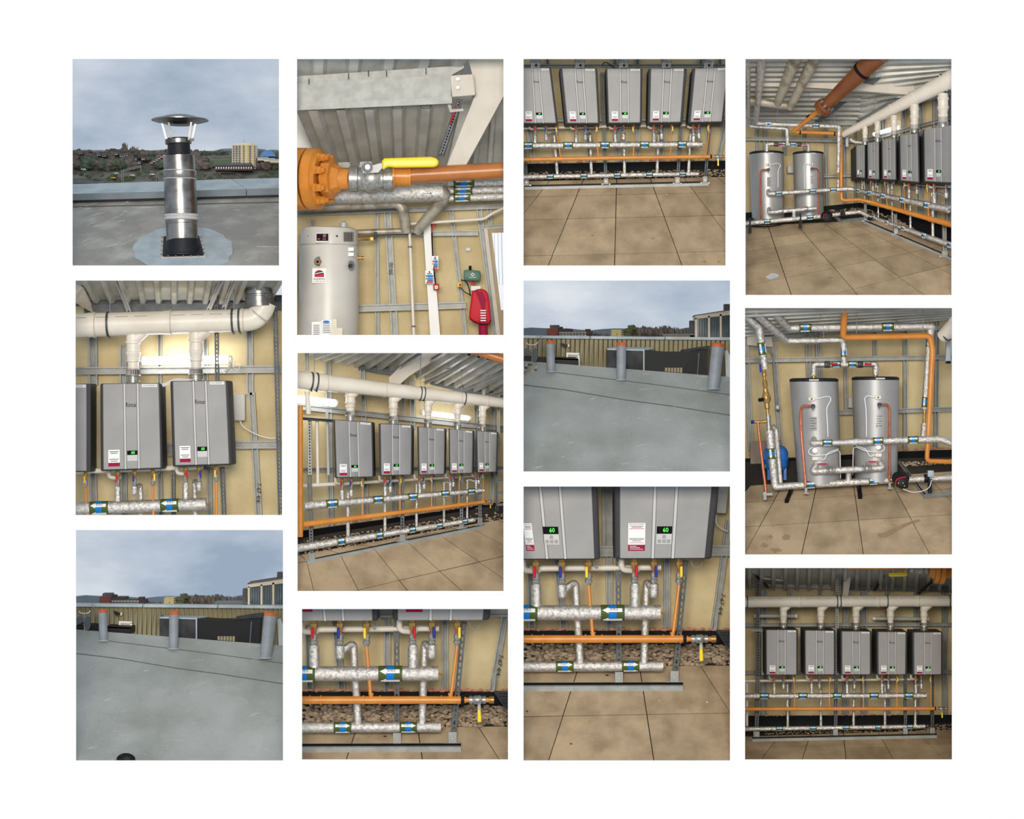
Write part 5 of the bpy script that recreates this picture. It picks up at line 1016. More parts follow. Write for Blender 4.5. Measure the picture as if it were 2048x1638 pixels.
# ================================================================ set B: gas valve, water heater and stud wall
def set_B():
    begin(OPEN[3], 'second column top picture'); r = margin(); S['sk'] = 0
    wl = wall('wall_back', 322, r[3], 2.7, 'board', [(753, 420, 755, r[3], 8), (775, 425, 790, r[3], 14), (902, 418, 932, r[3], 8), (958, 416, 992, r[3], 11), (624, 440, 625, 465, 7), (686, 440, 686, 462, 7), (978, 415, 982, 458, 8)],
              [(750, 468, 956, 466, 10), (716, 617, 932, 610, 14), (r[0], 428, r[2], 412, 9), (965, 455, r[2], 452, 7)])
    text('50-10', P(782, 537, 2.5), .11, 'ink', wl, V((.05, 0, 1))); mk('post', plate([(846, 446), (862, 446), (881, r[3]), (861, r[3])], 2.4, .25), 'white', wl, smooth=0)
    # roof deck
    ce = mk('ceiling', corr((640, 332, 2.6), (895, 326, 2.6), (r[0], 205, .7), (925, 200, .7), 6, .2, (.0, .42, .56, .86, 1.0)), 'deck', kind='structure', smooth=0)
    mk('deck_sheet', corr((r[0], 168, .9), (925, 145, .9), (r[0], 106, .5), (940, 106, .5), 5, .12), 'deck', ce, smooth=0)
    mk('deck_sheet', corr((925, 340, 2.6), (r[2], 340, 2.6), (945, 190, .8), (r[2]+5, 180, .8), 3, .12), 'deck', ce, smooth=0)
    mk('deck_backing', plate([(r[0], r[1]), (r[2], r[1]), (r[2], 345), (r[0], 345)], 2.64, .03), 'deck', ce, smooth=0)
    pu = mk('purlin', plate([(r[0], 167), (902, 150), (902, 194), (r[0], 210)], .55, .06), 'steel', ce, smooth=0)
    mk('purlin_lip', plate([(r[0], 209), (904, 193), (904, 207), (r[0], 221)], .5, .12), 'steel', pu, smooth=0); mk('purlin_top', plate([(r[0], 153), (928, 131), (928, 136), (902, 151), (r[0], 168)], .62, .05), 'steel', pu, smooth=0)
    for k, (x, y) in enumerate(((618, 163), (697, 152), (737, 147), (773, 147), (852, 142))): mk('screw', pp([(x, y-6, .5), (x, y+6, .5)], .8, 6), 'ink', pu)
    mk('end_plate', bevelled(plate([(900, 151), (946, 148), (951, 190), (904, 194)], .48, .08), .012, 1), 'cream_beam', ce)
    for y in (159, 176): mk('bolt', lathe(P(916, y, .42), P(916, y, .5), [(0, R(2)), (.4, R(2.4)), (.42, R(4)), (1, R(4))], 8), 'nickel', ce)
    a = [(934, r[1]), (r[2], r[1]), (r[2], 180), (1008, 190), (930, 334), (893, 334), (948, 196), (952, 190), (945, 150)]; mk('beam', plate(a, .75, .3), 'cream_beam', ce, smooth=0)
    st = thing('slotted_strut', 'slotted steel strut with red cable below the beam', 'strut', (900, 310, .9))
    mk('strut', slotted((920, 200, .7), (882, 310, .7), 9, 6), 'darksteel', st, smooth=0); mk('strut_back', plate([(915, 198), (925, 200), (888, 312), (876, 310)], .78, .02), 'black', st, smooth=0); mk('red_cable', pp([(912, 210, .64), (906, 232, .64), (900, 248, .64)], 1.6, 6), 'red', st)
    mk('bracket', plate([(895, 209), (902, 209), (904, 219), (926, 217), (928, 222), (900, 225)], .62, .05), 'steel', st, smooth=0)
    mk('far_purlin', plate([(676, 325), (885, 318), (885, 330), (676, 336)], 2.4, .1), 'steel', ce, smooth=0)
    # foil pipes above the wall
    def fp(nm, pts, rr, lab_, m='foil', bend=0): return mk(nm, pp(pts, rr, 18, bend), m, None, lab_, 'pipe')
    t = thing('insulated_pipe', 'thick foil-wrapped pipe behind the gas valve', 'pipe', (740, 400, 1.6)); mk('pipe', pp([(r[0], 389, 1.6), (886, 384, 1.6)], [23, 19], 20), 'foil', t); mk('end_elbow', pp([(868, 384, 1.6), (884, 385, 1.6), (888, 398, 1.7), (860, 430, 1.9), (832, 464, 2.1)], [19, 16, 12, 11, 10], 14, 8), 'oldfoil', t)
    mk('printed_mark', join(*[rect(824+j*5, 384.5-(j % 2)*.8, 827.5+j*5, 387.5, 1.405, .03) for j in range(8)]), 'greyink', t, kind='stuff', smooth=0)
    t = thing('insulated_pipe', 'lower foil-wrapped pipe bending down to the heater line', 'pipe', (700, 412, 1.9)); mk('pipe', pp([(r[0], 415, 1.9), (795, 405, 1.9), (806, 418, 1.9), (813, 464, 2.1)], [11, 11, 11, 10], 14, 12), 'oldfoil', t)
    for k, y in enumerate((366, 381, 396)):
        t = thing('insulated_pipe', ('upper', 'middle', 'lower')[k]+' of three thin foil pipes at right', 'pipe', (r[2], y, 1.9)); mk('pipe', pp([(888, y+1, 1.9), (r[2], y-1-k, 1.9)], 7.4, 14), 'foil', t); lbl(t, (888, y+1, 1.9), (r[2], y-1-k, 1.9), 7.4, 7.4, [928-k*2], 42-k*4, 'RETURN' if k != 1 else 'FLOW', k == 1)
    # gas line
    t = thing('gas_valve', 'large gas valve with long yellow lever and flange', 'valve', (740, 360, .6)); d = .75
    zt = lambda x: d+max(0, (702-x))*.0032
    def sg(nm, x0, x1, pr, m, n=20, y=358): mk(nm, lathe(P(x0, y, zt(x0)), P(x1, y, zt(x1)), [(u, R(v)) for u, v in pr], n), m, t)
    sg('flange', r[0], 616, [(0, 59), (.1, 62), (.9, 62), (1, 60)], 'orange', 32); sg('gasket', 615, 620, [(0, 56), (1, 56)], 'black', 28); sg('flange', 619, 645, [(0, 60), (.1, 62), (.75, 61), (.8, 55), (1, 50)], 'orange', 32)
    for k in range(8):
        an = math.pi/8+k*math.pi/4; y = 358+46*math.sin(an); dz = d-R(46*math.cos(an))
        e = R(46*math.cos(an)); xo = -e*.3*100; dz = zt(640)-e
        if math.cos(an) > -.5: mk('bolt', lathe(P(640+xo, y, dz), P(662+xo, y, dz-.07), [(0, R(9)), (.3, R(9)), (.32, R(7)), (.35, R(8)), (.75, R(8)), (.77, R(5)), (1, R(5))], 6), 'orange', t, smooth=20)
    sg('hex_reducer', 650, 682, [(0, 38), (.05, 40), (.55, 40), (.6, 30), (1, 24)], 'orange', 8); sg('nipple', 680, 702, [(0, 22), (.1, 21), (1, 21)], 'orange', 20)
    sg('valve_body', 698, 788, [(0, 23), (.02, 26), (.2, 26), (.22, 23), (.3, 23), (.42, 29), (.6, 29), (.7, 23), (.76, 23), (.78, 25), (.98, 25), (1, 22)], 'nickel', 16)
    mk('stem_nut', lathe(P(735, 334, d-.5), P(735, 338, d-.1), [(0, R(5)), (.1, R(10)), (.5, R(11)), (.52, R(13)), (1, R(13))], 10), 'nickel', t)
    mk('handle_plate', plate([(726, 336), (762, 326), (768, 332), (756, 345), (726, 346)], d-.36, .06), 'silver_light', t, smooth=0)
    mk('lever', bevelled(plate([(763, 322), (768, 316), (862, 313), (873, 316), (878, 323), (875, 331), (868, 334), (790, 335), (776, 333), (765, 340)], d-.42, .16), .04, 3), 'yellow', t)
    sg('coupling', 786, 822, [(0, 24), (.12, 24), (.14, 19), (.85, 19), (.87, 20.5), (1, 20.5)], 'orange', 20, 353)
    mk('pipe', pp([(818, 351, d), (r[2], 340, d)], 16, 18), 'gasorange', t)
    # water heater
    t = thing('water_heater', 'tall pale grey cylindrical water heater', 'water heater', (658, r[3], 1.9)); d = 2.0
    mk('heater_body', lathe(P(657, r[3], d), P(658, 490, d), [(0, R(61)), (.97, R(60)), (1, R(58))], 36), 'heater', t)
    mk('heater_cap', lathe(P(658, 492, d), P(659, 456, d), [(0, R(57)), (.04, R(58.5)), (.85, R(57.5)), (.95, R(56)), (1, R(52))], 36), 'heater', t)
    mk('cap_seam', lathe(P(658, 493, d), P(658, 490.5, d), [(0, R(59.2)), (1, R(59.2))], 36), 'pvc_ring', t); mk('top_outlet', lathe(P(687, 458, d), P(687, 446, d), [(0, R(8)), (1, R(8))], 12), 'silver_light', t)
    pn = mk('control_panel', rect(631, 465.5, 658, 485.5, 1.36, .1), 'silver_light', t, smooth=0); mk('panel_face', rect(633, 467.5, 656.5, 481.5, 1.35, .02), 'ink', pn, smooth=0); mk('panel_knob', lathe(P(649, 471.5, 1.32), P(649, 471.5, 1.36), [(0, R(3.5)), (1, R(3.8))], 12), 'darksteel', pn)
    for x0, x1 in ((635, 640), (645, 652)): mk('panel_button', rect(x0, 476.5, x1, 479.5, 1.335, .02), 'red', pn, smooth=0)
    for k in range(8):
        x = 688+k*2.5; mk('vent_slot', plate([(x, 464), (x+1, 464), (x+1, 483), (x, 483)], 2.0-R(math.sqrt(max(1, 58.5**2-(x+.5-658)**2)))-.012, .03), 'ink', t, smooth=0)
    for x in (617, 674): mk('cap_hole', ell(x, 472, 1.8, 1.8, 2.0-R(math.sqrt(58.5**2-(x-658)**2))-.01, .03, 10), 'ink', t)
    for nm, x, y, m, rr in (('port', 638, 523, 'brass', 6), ('port', 702, 531, 'darksteel', 4)):
        dz = 2.0-R(math.sqrt(60**2-(x-658)**2)); mk('port_seal', ell(x, y, 10 if m == 'brass' else 7, 10, dz-.02, .05, 18), 'darksteel', t); mk(nm, lathe(P(x-3, y+.5, dz-.16), P(x, y, dz), [(0, R(rr*.7)), (.3, R(rr)), (1, R(rr))], 12), m, t); mk('port_bore', ell(x-3, y+.5, rr*.5, rr*.5, dz-.17, .01, 10), 'ink', t)
    mk('side_port', lathe(P(714, 516, 1.95), P(727, 516, 1.95), [(0, R(7)), (.2, R(7)), (.22, R(3)), (.7, R(3)), (.72, R(4)), (1, R(4))], 10), 'brass', t)
    sn = mk('logo_sticker', rect(624.5, 536.5, 652.5, 566, 1.36, .02), 'white', t, smooth=0); dm = [(629, 554), (629, 549)]+[(638.5-9.5*math.cos(a), 549-9*math.sin(a)) for a in [k*math.pi/10 for k in range(1, 10)]]+[(648, 549), (648, 554)]
    mk('emblem', plate(dm, 1.352, .01), 'red', sn, smooth=0)
    for y, m in ((544.5, 'ink'), (548, 'ink'), (546.4, 'white')): mk('emblem_stripe', plate([(630.5 if y < 546 else 629.3, y+1.2), (636, y-.9), (641, y-1.6), (646, y-2.4 if y > 545 else y-1.4), (647.4, y-.6), (641, y), (636, y+.6), (630, y+2.4)], 1.345, .01), m, sn, smooth=0)
    text('ANDREWS', P(638.5, 558.2, 1.35), .05, 'ink', sn, wd=.245); text('WATER HEATERS', P(638.5, 562.8, 1.35), .032, 'red', sn, wd=.245)
    for k, (x0, x1, y0) in enumerate(((623.5, 642, 643), (642.5, 663, 639.5), (657, 673, 638))):
        pr = mk('paper_label', plate([(x0, y0+1), (x1, y0), (x1+.5, r[3]), (x0, r[3])] if k < 2 else [(664, 638), (673, 638), (674, 656), (685, 656), (685, r[3]), (657, r[3])], 1.36-k*.004, .01), 'white' if k < 2 else 'stone_cream', t, smooth=0)
        if k < 2:
            for j in range(6): mk('printed_line', rect(x0+3, y0+7+j*3.6, x1-3, y0+8+j*3.6, 1.345, .006), 'greyink', pr, smooth=0)
    em = mk('oval_mark', ell(652.5, 643.5, 7, 2.4, 1.345, .006, 16), 'blue', t)
    for x, y in ((702, 494), (702, 504)): mk('small_sticker', rect(x-5.5, y+1, x+5.5, y+8, 2.0-R(41)-.02, .02), 'white', t, smooth=0)
    t = thing('insulated_pipe', 'foil pipe joining water heater to the bent pipes', 'pipe', (720, 464, 2.2)); mk('pipe', pp([(712, 465, 2.2), (832, 461, 2.2)], 6, 12), 'oldfoil', t)
    t = thing('gas_connection', 'brass heater connection with yellow tap', 'valve', (735, 478, 2.1)); mk('connector', pp([(716, 478, 2.1), (728, 478, 2.1), (729, 477.5, 2.1), (746, 477, 2.1)], [3, 3, 4, 4], 10), 'brass', t); mk('tap', bevelled(rect(740, 474, 747, 481, 2.0, .08), .015), 'yellow', t); mk('elbow', pp([(746, 477, 2.1), (751, 475, 2.1), (751, 464, 2.1)], 3, 8, 3), 'darksteel', t)
    mk('conduit', pp([(819, 462, 2.2), (828, r[3], 2.2)], [3, 3.2], 10), 'pvc', None, 'upright white conduit with two clips', 'pipe')
    mk('conduit', pp([(818, 448, 2.25), (968, 438, 2.25), (984, 427, 2.25), (r[2], 412, 2.25)], 3, 10, 8), 'pvc', None, 'white conduit running right along the wall top', 'pipe')
    for k, (x, y) in enumerate(((820, 493.5), (827, 652.5))): mk('pipe_clip', rect(x-4.5, y-1.5, x+4.5, y+1.5, 2.15, .15), 'darksteel', None, ('upper', 'lower')[k]+' dark clip on the white conduit', 'clip', smooth=0)
    cable([(863, 446, 2.3), (864, 480, 2.3), (866, 520, 2.28), (871, 568, 2.25)], 1.5, 'black', 'black cable down the white post'); cable([(873, 450, 2.3), (865, 447, 2.28), (863, 455, 2.28), (864, 466, 2.28)], 1.3, 'red', 'red cable tail above the black cable')
    for k, (x0, y0, x1, y1) in enumerate(((864, 512, 876.5, 538), (850.5, 541, 867, 567.5))):
        t = thing('fire_notice', ('upper', 'lower')[k]+' fire action notice beside the white post', 'sign', (x0, y1, 2.3)); s = mk('notice_board', rect(x0, y0, x1, y1, 2.26-k*.02, .02), 'white', t, smooth=0)
        for j, (m, a, b) in enumerate((('blue', .34, .52), ('blue', .56, .7), ('blue', .73, .84), ('red', .87, .97))): mk('notice_panel', rect(x0+4 if j < 3 else x0+2, y0+(y1-y0)*a, x1-1, y0+(y1-y0)*b, 2.25-k*.02, .01), m if j != 2 else 'greyink', s, smooth=0)
        for j in range(2): mk('notice_symbol', rect(x0+1, y0+(y1-y0)*(.35+.2*j), x0+3.4, y0+(y1-y0)*(.48+.2*j), 2.25-k*.02, .01), ('red', 'green')[j], s, smooth=0)
        mk('notice_title', rect(x0+3, y0+(y1-y0)*.22, x1-3, y0+(y1-y0)*.27, 2.25-k*.02, .01), 'ink', s, smooth=0); mk('notice_emblem', ell((x0+x1)/2, y0+(y1-y0)*.12, 1.4, 1.8, 2.25-k*.02, .01, 10), 'ink', s)
    t = thing('fire_call_point', 'red fire alarm call point on the white post', 'alarm', (872, 580, 2.2)); mk('call_body', bevelled(rect(866.5, 567.5, 878, 580, 2.2, .12), .02), 'red', t); mk('call_glass', rect(869.5, 571.5, 875.5, 577.5, 2.19, .02), 'white', t, smooth=0); mk('call_mark', ell(872.5, 574.5, 1.2, 1.2, 2.185, .01, 8), 'ink', t)
    t = thing('isolator_switch', 'yellow and red isolator switch on a stud', 'switch', (919, 574, 2.2)); mk('switch_plate', bevelled(rect(915, 565, 923.5, 574, 2.3, .12), .015), 'yellow', t); mk('switch_knob', lathe(P(920, 569.5, 2.22), P(920, 569.5, 2.3), [(0, R(2.4)), (1, R(2.8))], 10), 'red', t)
    cable([(922, 560, 2.35), (932, 562, 2.3), (938, 575, 2.28), (941, 592, 2.25)], 1.2, 'black', 'black cable from isolator past first aid box'); cable([(923, 577, 2.35), (930, 585, 2.3), (942, 590, 2.25)], 1, 'black', 'short black cable below the isolator')
    t = thing('first_aid_box', 'green first aid box with white cross', 'first aid box', (944, 562, 2.3)); mk('case', bevelled(plate([(927.5, 541), (931, 539.5), (958, 541), (961, 543), (961, 560), (958, 562), (930, 560.5), (927.5, 558)], 2.2, .3), .02), 'green', t)
    mk('cross', join(rect(944, 545.8, 946.6, 552.2, 2.19, .02), rect(942, 547.8, 948.6, 550.2, 2.19, .02)), 'white', t, smooth=0); text('First Aid', P(945.5, 554.8, 2.19), .04, 'white', t); mk('hanging_hook', rect(937.5, 531.5, 943, 541, 2.4, .05), 'ink', t, smooth=0)
    mk('small_sign', rect(942, 562.5, 950, 569, 2.4, .02), 'red', None, 'small red sign below the first aid box', 'sign', smooth=0); mk('small_sign', rect(942, 572, 961, 581, 2.42, .02), 'white', None, 'white card above the extinguisher cover', 'sign', smooth=0)
    mk('small_sign', rect(932, 495.5, 941, 502, 2.62, .02), 'silver_light', None, 'small pale sticker high on the wall', 'sign', smooth=0)
    t = thing('extinguisher', 'fire extinguisher under a red fabric cover', 'extinguisher', (966, r[3], 2.1)); mk('cylinder', lathe(P(967, r[3], 2.2), P(966, 640, 2.2), [(0, R(9.5)), (1, R(9.5))], 18), 'crimson', t)
    cv = [(944, 583), (955, 577.5), (968, 578), (976, 585), (979, 606), (982, 640), (978, 648), (962, 648), (946, 643), (938, 636), (940, 612)]
    cvm = mk('fabric_cover', bevelled(plate(cv, 2.05, .28), .06, 3), 'red', t); mk('clear_window', plate([(950, 581), (966, 584), (972, 600), (970, 612), (976, 645), (958, 644), (964, 622), (958, 600)], 2.035, .02), 'crimson', cvm, smooth=0)
    for k in range(5): mk('printed_line', rect(961, 620+k*5, 972, 622+k*5, 2.03, .01), 'white', cvm, smooth=0)
    mk('cover_piping', pp([(939, 637, 2.04), (947, 644, 2.04), (962, 649, 2.04), (978, 649, 2.04), (982, 640, 2.04)], .8, 5), 'ink', cvm)
    dr = mk('door_1', plate([(967, 458), (r[2], 456), (r[2], r[3]), (1000, r[3])], 2.45, .1), 'wood', kind='structure', smooth=0)
    t = mk('daylight_panel', plate([(984, 466), (r[2], 465), (r[2], 620), (1002, 620)], 2.42, .03), 'daylight', dr, smooth=0)
    for k in range(4): mk('panel_rib', plate([(988+k*7, 466), (989+k*7, 466), (992+k*7, 570), (991+k*7, 570)], 2.41, .02), 'coping', t, smooth=0)
    mk('door_trim', plate([(968, 458), (975, 458), (1002, r[3]), (994, r[3])], 2.4, .05), 'cream_beam', dr, smooth=0)
set_B()
# ================================================================ shared: storage cylinder
def cylinder(x0, x1, yt, xb0, xb1, yb, d, label, box_, cu, loop):
    cx, cb = (x0+x1)/2, (xb0+xb1)/2; rt, rb = (x1-x0)/2, (xb1-xb0)/2
    t = thing('water_cylinder', label, 'cylinder', (cb, yb, d)); mk('tank_body', lathe(P(cx, yt+4, d), P(cb, yb, d), [(0, R(rt, d)), (1, R(rb, d))], 40), 'tank', t)
    k = rt/48; mk('tank_lid', lathe(P(cx, yt-1*k, d), P(cx, yt+6*k, d), [(0, R(rt*.9, d)), (.3, R(rt*1.01, d)), (1, R(rt*1.01, d))], 40), 'rubber', t)
    f = lambda x, y: d-R(math.sqrt(max(1, (rt+(rb-rt)*(y-yt)/(yb-yt))**2-(x-(cx+(cb-cx)*(y-yt)/(yb-yt)))**2)), d)
    bx, by = box_; z = f(bx, by)-.05
    b = mk('thermostat_box', bevelled(rect(bx-6.5*k, by-3.6*k, bx+6.5*k, by+3.6*k, z, .12), .015), 'stone_cream', t); mk('thermostat_dial', lathe(P(bx, by, z-.02), P(bx, by, z), [(0, R(1.4*k)), (1, R(1.6*k))], 10), 'ink', b)
    mk('cable', pp([(x, y, f(x, y)-.06) for x, y in loop], .9*k+.2, 6, 8), 'white', t)
    mk('name_plate', plate([(bx-5*k, yt+1*k), (bx+14*k, yt+1*k), (bx+14*k, yt+4*k), (bx-5*k, yt+4*k)], d-R(rt*1.03, d), .03), 'silver_light', t, smooth=0)
    ip = mk('rating_plate', rect(bx-4*k, by+36*k, bx+10*k, by+62*k, f(bx+10*k, by+40*k)-.02, .04), 'silver', t, smooth=0)
    for j in range(5): mk('printed_line', rect(bx-3*k, by+(38+j*5)*k, bx+(8-j % 2*3)*k, by+(39+j*5)*k, f(bx+10*k, by+40*k)-.03, .01), 'greyink', ip, smooth=0)
    pv = thing('relief_pipe', 'copper relief pipe on the '+('left' if 'left' in label else 'right')+' cylinder', 'pipe', (cu[-1][0], cu[-1][1], d))
    mk('pipe', pp([(x, y, min(f(x, y), d-.2)-.12-.04) for x, y in cu], 2.6*k, 8, 5), 'copper', pv)
    x, y = cu[0]; mk('relief_valve', join(lathe(P(x-4*k, y, f(x, y)-.16), P(x+4*k, y, f(x, y)-.16), [(0, R(3*k)), (.5, R(4*k)), (1, R(3*k))], 8), plate([(x-1*k, y), (x+2*k, y), (x+1*k, y+8*k), (x-2*k, y+8*k)], f(x, y)-.22, .04)), 'darksteel', pv)
    return t
# ================================================================ set I: twin cylinders
def set_I():
    begin(OPEN[10], 'fourth column middle picture'); r = margin()
    pl = Plane((1700, 1122, .2), (1490, 925, 2.3), (1904, 912, 2.3))
    wl = wall('wall_back', 634, 930, 2.9, 'board', [(1614, 648, 1618, 760, 9), (1635, 655, 1640, 770, 11), (1691, 730, 1693, 830, 7), (1750, 650, 1750, 740, 7), (1811, 640, 1811, 900, 8), (1876, 630, 1872, 906, 8), (1548, 690, 1562, 905, 9), (1490, 640, 1502, 900, 10)], [(r[0], 721, r[2], 714, 9), (1640, 664, r[2], 655, 8), (1660, 826, r[2], 818, 9)])
    skirting([(r[0], 917), (1600, 915), (1800, 903), (r[2], 899), (r[2], 922), (1800, 928), (r[0], 942)], 2.6)
    fluff(1790, 901, r[2], 897, 2.62, 30, 'pink insulation scraps along the right wall foot', s=2.5)
    ce = mk('ceiling', corr((r[0], 612, .5), (r[0], 668, 2.8), (r[2], 598, .5), (r[2], 632, 2.8), 7, .1), 'deck', kind='structure', smooth=0)
    mk('purlin', plate([(r[0], 652), (1640, 650), (1640, 672), (r[0], 690)], 2.85, .05), 'steel', ce, smooth=0); mk('ceiling_strut', cchan((1642, 610, 1.2), (1655, 646, 2.3), 11, .06), 'silver_light', ce, smooth=0); mk('ceiling_strut', cchan((1812, 610, 1.2), (1788, 642, 2.3), 10, .06), 'steel', ce, smooth=0)
    a = [(1494, 672), (1543, 674), (1546, 694), (1494, 690)]; mk('beam_end', plate(a, 2.7, .1), 'cream_beam', ce, smooth=0)
    paving(pl, [(1628, 996), (1794, 985), (1820, 1034), (1617, 1046)], 2, 1, (-2, 4), (-1, 3), (942, 926), bed=(20, 14))
    gravel(pl, [(1796, 926), (r[2], 918), (r[2], 926), (1880, 930), (1800, 934)], 130, 2.6, 'patch of brown pebbles by the right wall foot')
    cylinder(1579.4, 1676, 757.5, 1596, 1683, 968, 1.75, 'silver water cylinder, left of the twin pair', (1623.4, 798), [(1626, 812), (1604, 812), (1601.5, 822), (1602, 860), (1611.6, 972)], [(1631, 798.5), (1650, 793), (1660, 793), (1662, 800), (1653, 815), (1655, 850), (1656, 874)])
    cylinder(1704, 1797.5, 754.5, 1710, 1794, 964, 1.75, 'silver water cylinder, right of the twin pair', (1756.4, 794.7), [(1759, 809), (1775, 809), (1778.6, 818), (1778.6, 850), (1778.6, 962)], [(1749, 795), (1735, 791), (1729, 796), (1732, 815), (1733, 850), (1733, 874)])
    def P_(nm, lab_, pts, rr, m='foil', bend=0, n=14):
        t = thing(nm, lab_, 'pipe', pts[0]); mk('pipe', pp(pts, rr, n, bend), m, t); return t
    t = P_('insulated_pipe', 'upper foil pipe crossing from ceiling to right drop', [(1534, 610, .9), (1577, 656, 1.5), (1864, 653, 1.5), (1860, 664, 1.5), (1849, 818, 1.6)], [8, 8, 8, 7, 6.2], bend=5)
    lbl(t, (1577, 656, 1.5), (1864, 653, 1.5), 8, 8, [1610, 1775], 24, 'H.W.S.', False); lbl(t, (1860, 664, 1.5), (1849, 818, 1.6), 6.8, 6.2, [683, 804], 22, 'H.W.S.', False, True)
    mk('copper_end', pp([(1849, 818, 1.6), (1848, 848, 1.6)], 3.2, 10), 'brass', t); mk('lower_sleeve', pp([(1848, 848, 1.6), (1846, 880, 1.5)], 5.6, 12), 'foil', t)
    t = P_('insulated_pipe', 'second foil pipe feeding the cylinder manifold', [(1496, 612, .9), (1573, 682, 1.7), (1687, 680, 1.7), (1688, 732, 1.7)], [8, 7.6, 6.4, 5.6], bend=5); lbl(t, (1687, 683, 1.7), (1688, 732, 1.7), 6, 5.8, [704], 20, 'H.W.S.', False, True)
    t = thing('insulated_pipe', 'short foil manifold joining the tops of both cylinders', 'pipe', (1690, 729, 1.7))
    mk('pipe', pp([(1627.5, 752, 1.7), (1627.5, 729, 1.7), (1752, 728.5, 1.7), (1750.8, 750, 1.7)], 6, 14, 5), 'foil', t); lbl(t, (1627, 729, 1.7), (1752, 728.5, 1.7), 6, 6, [1672.5], 18, 'FLOW', False); lbl(t, (1627, 729, 1.7), (1752, 728.5, 1.7), 6, 6, [1704], 18, 'FLOW', True)
    for x in (1654, 1720): mk('union', lathe(P(x-6, 729, 1.7), P(x+6, 729, 1.7), [(0, R(6.2)), (.2, R(7.4)), (.45, R(7.4)), (.5, R(6)), (.55, R(7.4)), (.8, R(7.4)), (1, R(6.2))], 10), 'darksteel', t)
    for x in (1668.5, 1736): mk('lever', bevelled(rect(x-7, 726, x+7, 730, 1.55, .05), .012, 1), 'red', t)
    for x, y in ((1627.5, 752), (1750.8, 750)): mk('brass_joint', lathe(P(x, y-1, 1.7), P(x, y+6, 1.7), [(0, R(4)), (1, R(4.4))], 10), 'brass', t)
    P_('gas_pipe', 'orange gas pipe from ceiling to floor at right', [(1690, 606, 1.0), (1686, 675, 1.25), (1860, 672, 1.25), (1865, 700, 1.25), (1857, 860, 1.25), (1853.5, 922, 1.25), (r[2], 924, 1.25)], [6.8, 6.2, 6, 5.8, 5, 4.6, 4.6], 'orange', 9)
    for k, (x, ya, yb) in enumerate(((1641, 608, 650), (1713, 608, 668), (1831, 608, 648), (1846, 608, 668), (1647, 660, 680))): rod(x, ya, yb, 1.3, ORD[k]+' thin hanger rod of the overhead pipes' if k else 'short hanger rod left of orange pipe', .6)
    t = thing('mixing_line', 'foil and brass valve line at left edge', 'pipe', (1530, 800, 1.5))
    mk('pipe', pp([(r[0], 622, 1.2), (1518, 655, 1.4), (1530, 738, 1.5)], [8, 8, 7.4], 14, 6), 'foil', t); lbl(t, (1518, 658, 1.4), (1530, 738, 1.5), 8, 7.5, [697], 26, 'C.W.S.', False, True)
    mk('brass_chain', lathe(P(1527, 736, 1.5), P(1536, 832, 1.5), [(0, R(3.4)), (.08, R(3.4)), (.1, R(4.6)), (.16, R(4.6)), (.18, R(3)), (.26, R(3)), (.28, R(5)), (.38, R(5)), (.4, R(4)), (.5, R(5.4)), (.52, R(6)), (.6, R(9)), (.68, R(9)), (.74, R(5)), (.78, R(5.6)), (.84, R(5.6)), (.86, R(3.6)), (1, R(3.8))], 12), 'brass', t)
    mk('valve_knob', lathe(P(1519, 800, 1.35), P(1526, 799, 1.42), [(0, R(4)), (1, R(3.4))], 12), 'black', t); mk('blue_lever', bevelled(plate([(1518.5, 728), (1522, 728), (1524, 744), (1520, 745)], 1.35, .05), .01, 1), 'bluelever', t)
    mk('steel_tee', pp([(1536, 830, 1.5), (1538, 862, 1.5)], 5, 12), 'nickel', t); mk('side_arm', pp([(1538, 842, 1.5), (1520, 844, 1.5), (1505, 844, 1.5)], [4, 3, 3], 10), 'brass', t); mk('drain_tap', lathe(P(1502, 844, 1.5), P(1508, 844, 1.5), [(0, R(3.6)), (1, R(3.6))], 8), 'bluelever', t)
    mk('copper_drop', pp([(1515.5, 845, 1.45), (1532, 986, 1.35)], [2.8, 3.1], 10), 'copper', t); mk('floor_clip', join(rect(1527, 984, 1533, 1000, 1.3, .06), rect(1526, 986, 1545, 991, 1.28, .06)), 'steel', t, smooth=0)
    t = thing('insulated_pipe', 'long foil pipe along the floor from left riser to pump', 'pipe', (1557, 972, 1.4))
    mk('pipe', pp([(1539, 862, 1.5), (1550, 974, 1.4), (1560, 973, 1.4), (1786, 960, 1.4)], [8, 7.6, 7.2, 7], 14, 3), 'foil', t); lbl(t, (1560, 973, 1.4), (1786, 960, 1.4), 7.2, 7, [1621, 1747], 21, 'C.W.S.', False); lbl(t, (1539, 862, 1.5), (1550, 974, 1.4), 8, 7.8, [908], 22, 'C.W.S.', False, True)
    mk('back_riser', pp([(1545, 852, 1.6), (1552, 860, 1.65), (1561, 968, 1.55)], 5.2, 12, 4), 'foil', t); mk('tee_stem', pp([(1697, 944, 1.4), (1697, 966, 1.4)], [5.6, 6.6], 12), 'foil', t)
    t = thing('insulated_pipe', 'foil cross pipe at foot of both cylinders', 'pipe', (1690, 941, 1.2)); D = 1.15
    mk('pipe', pp([(1632, 928, D+.1), (1626, 943, D), (1765, 936, D), (1759, 922, D+.1)], 6.4, 14, 4), 'foil', t)
    for x, y in ((1661, 941.5), (1734, 938)): mk('valve_body', lathe(P(x-10, y, D), P(x+10, y-1, D), [(0, R(6.6)), (.15, R(7.6)), (.3, R(6.4)), (.4, R(8)), (.6, R(8)), (.7, R(6.4)), (.85, R(7.6)), (1, R(6.6))], 12), 'nickel', t)
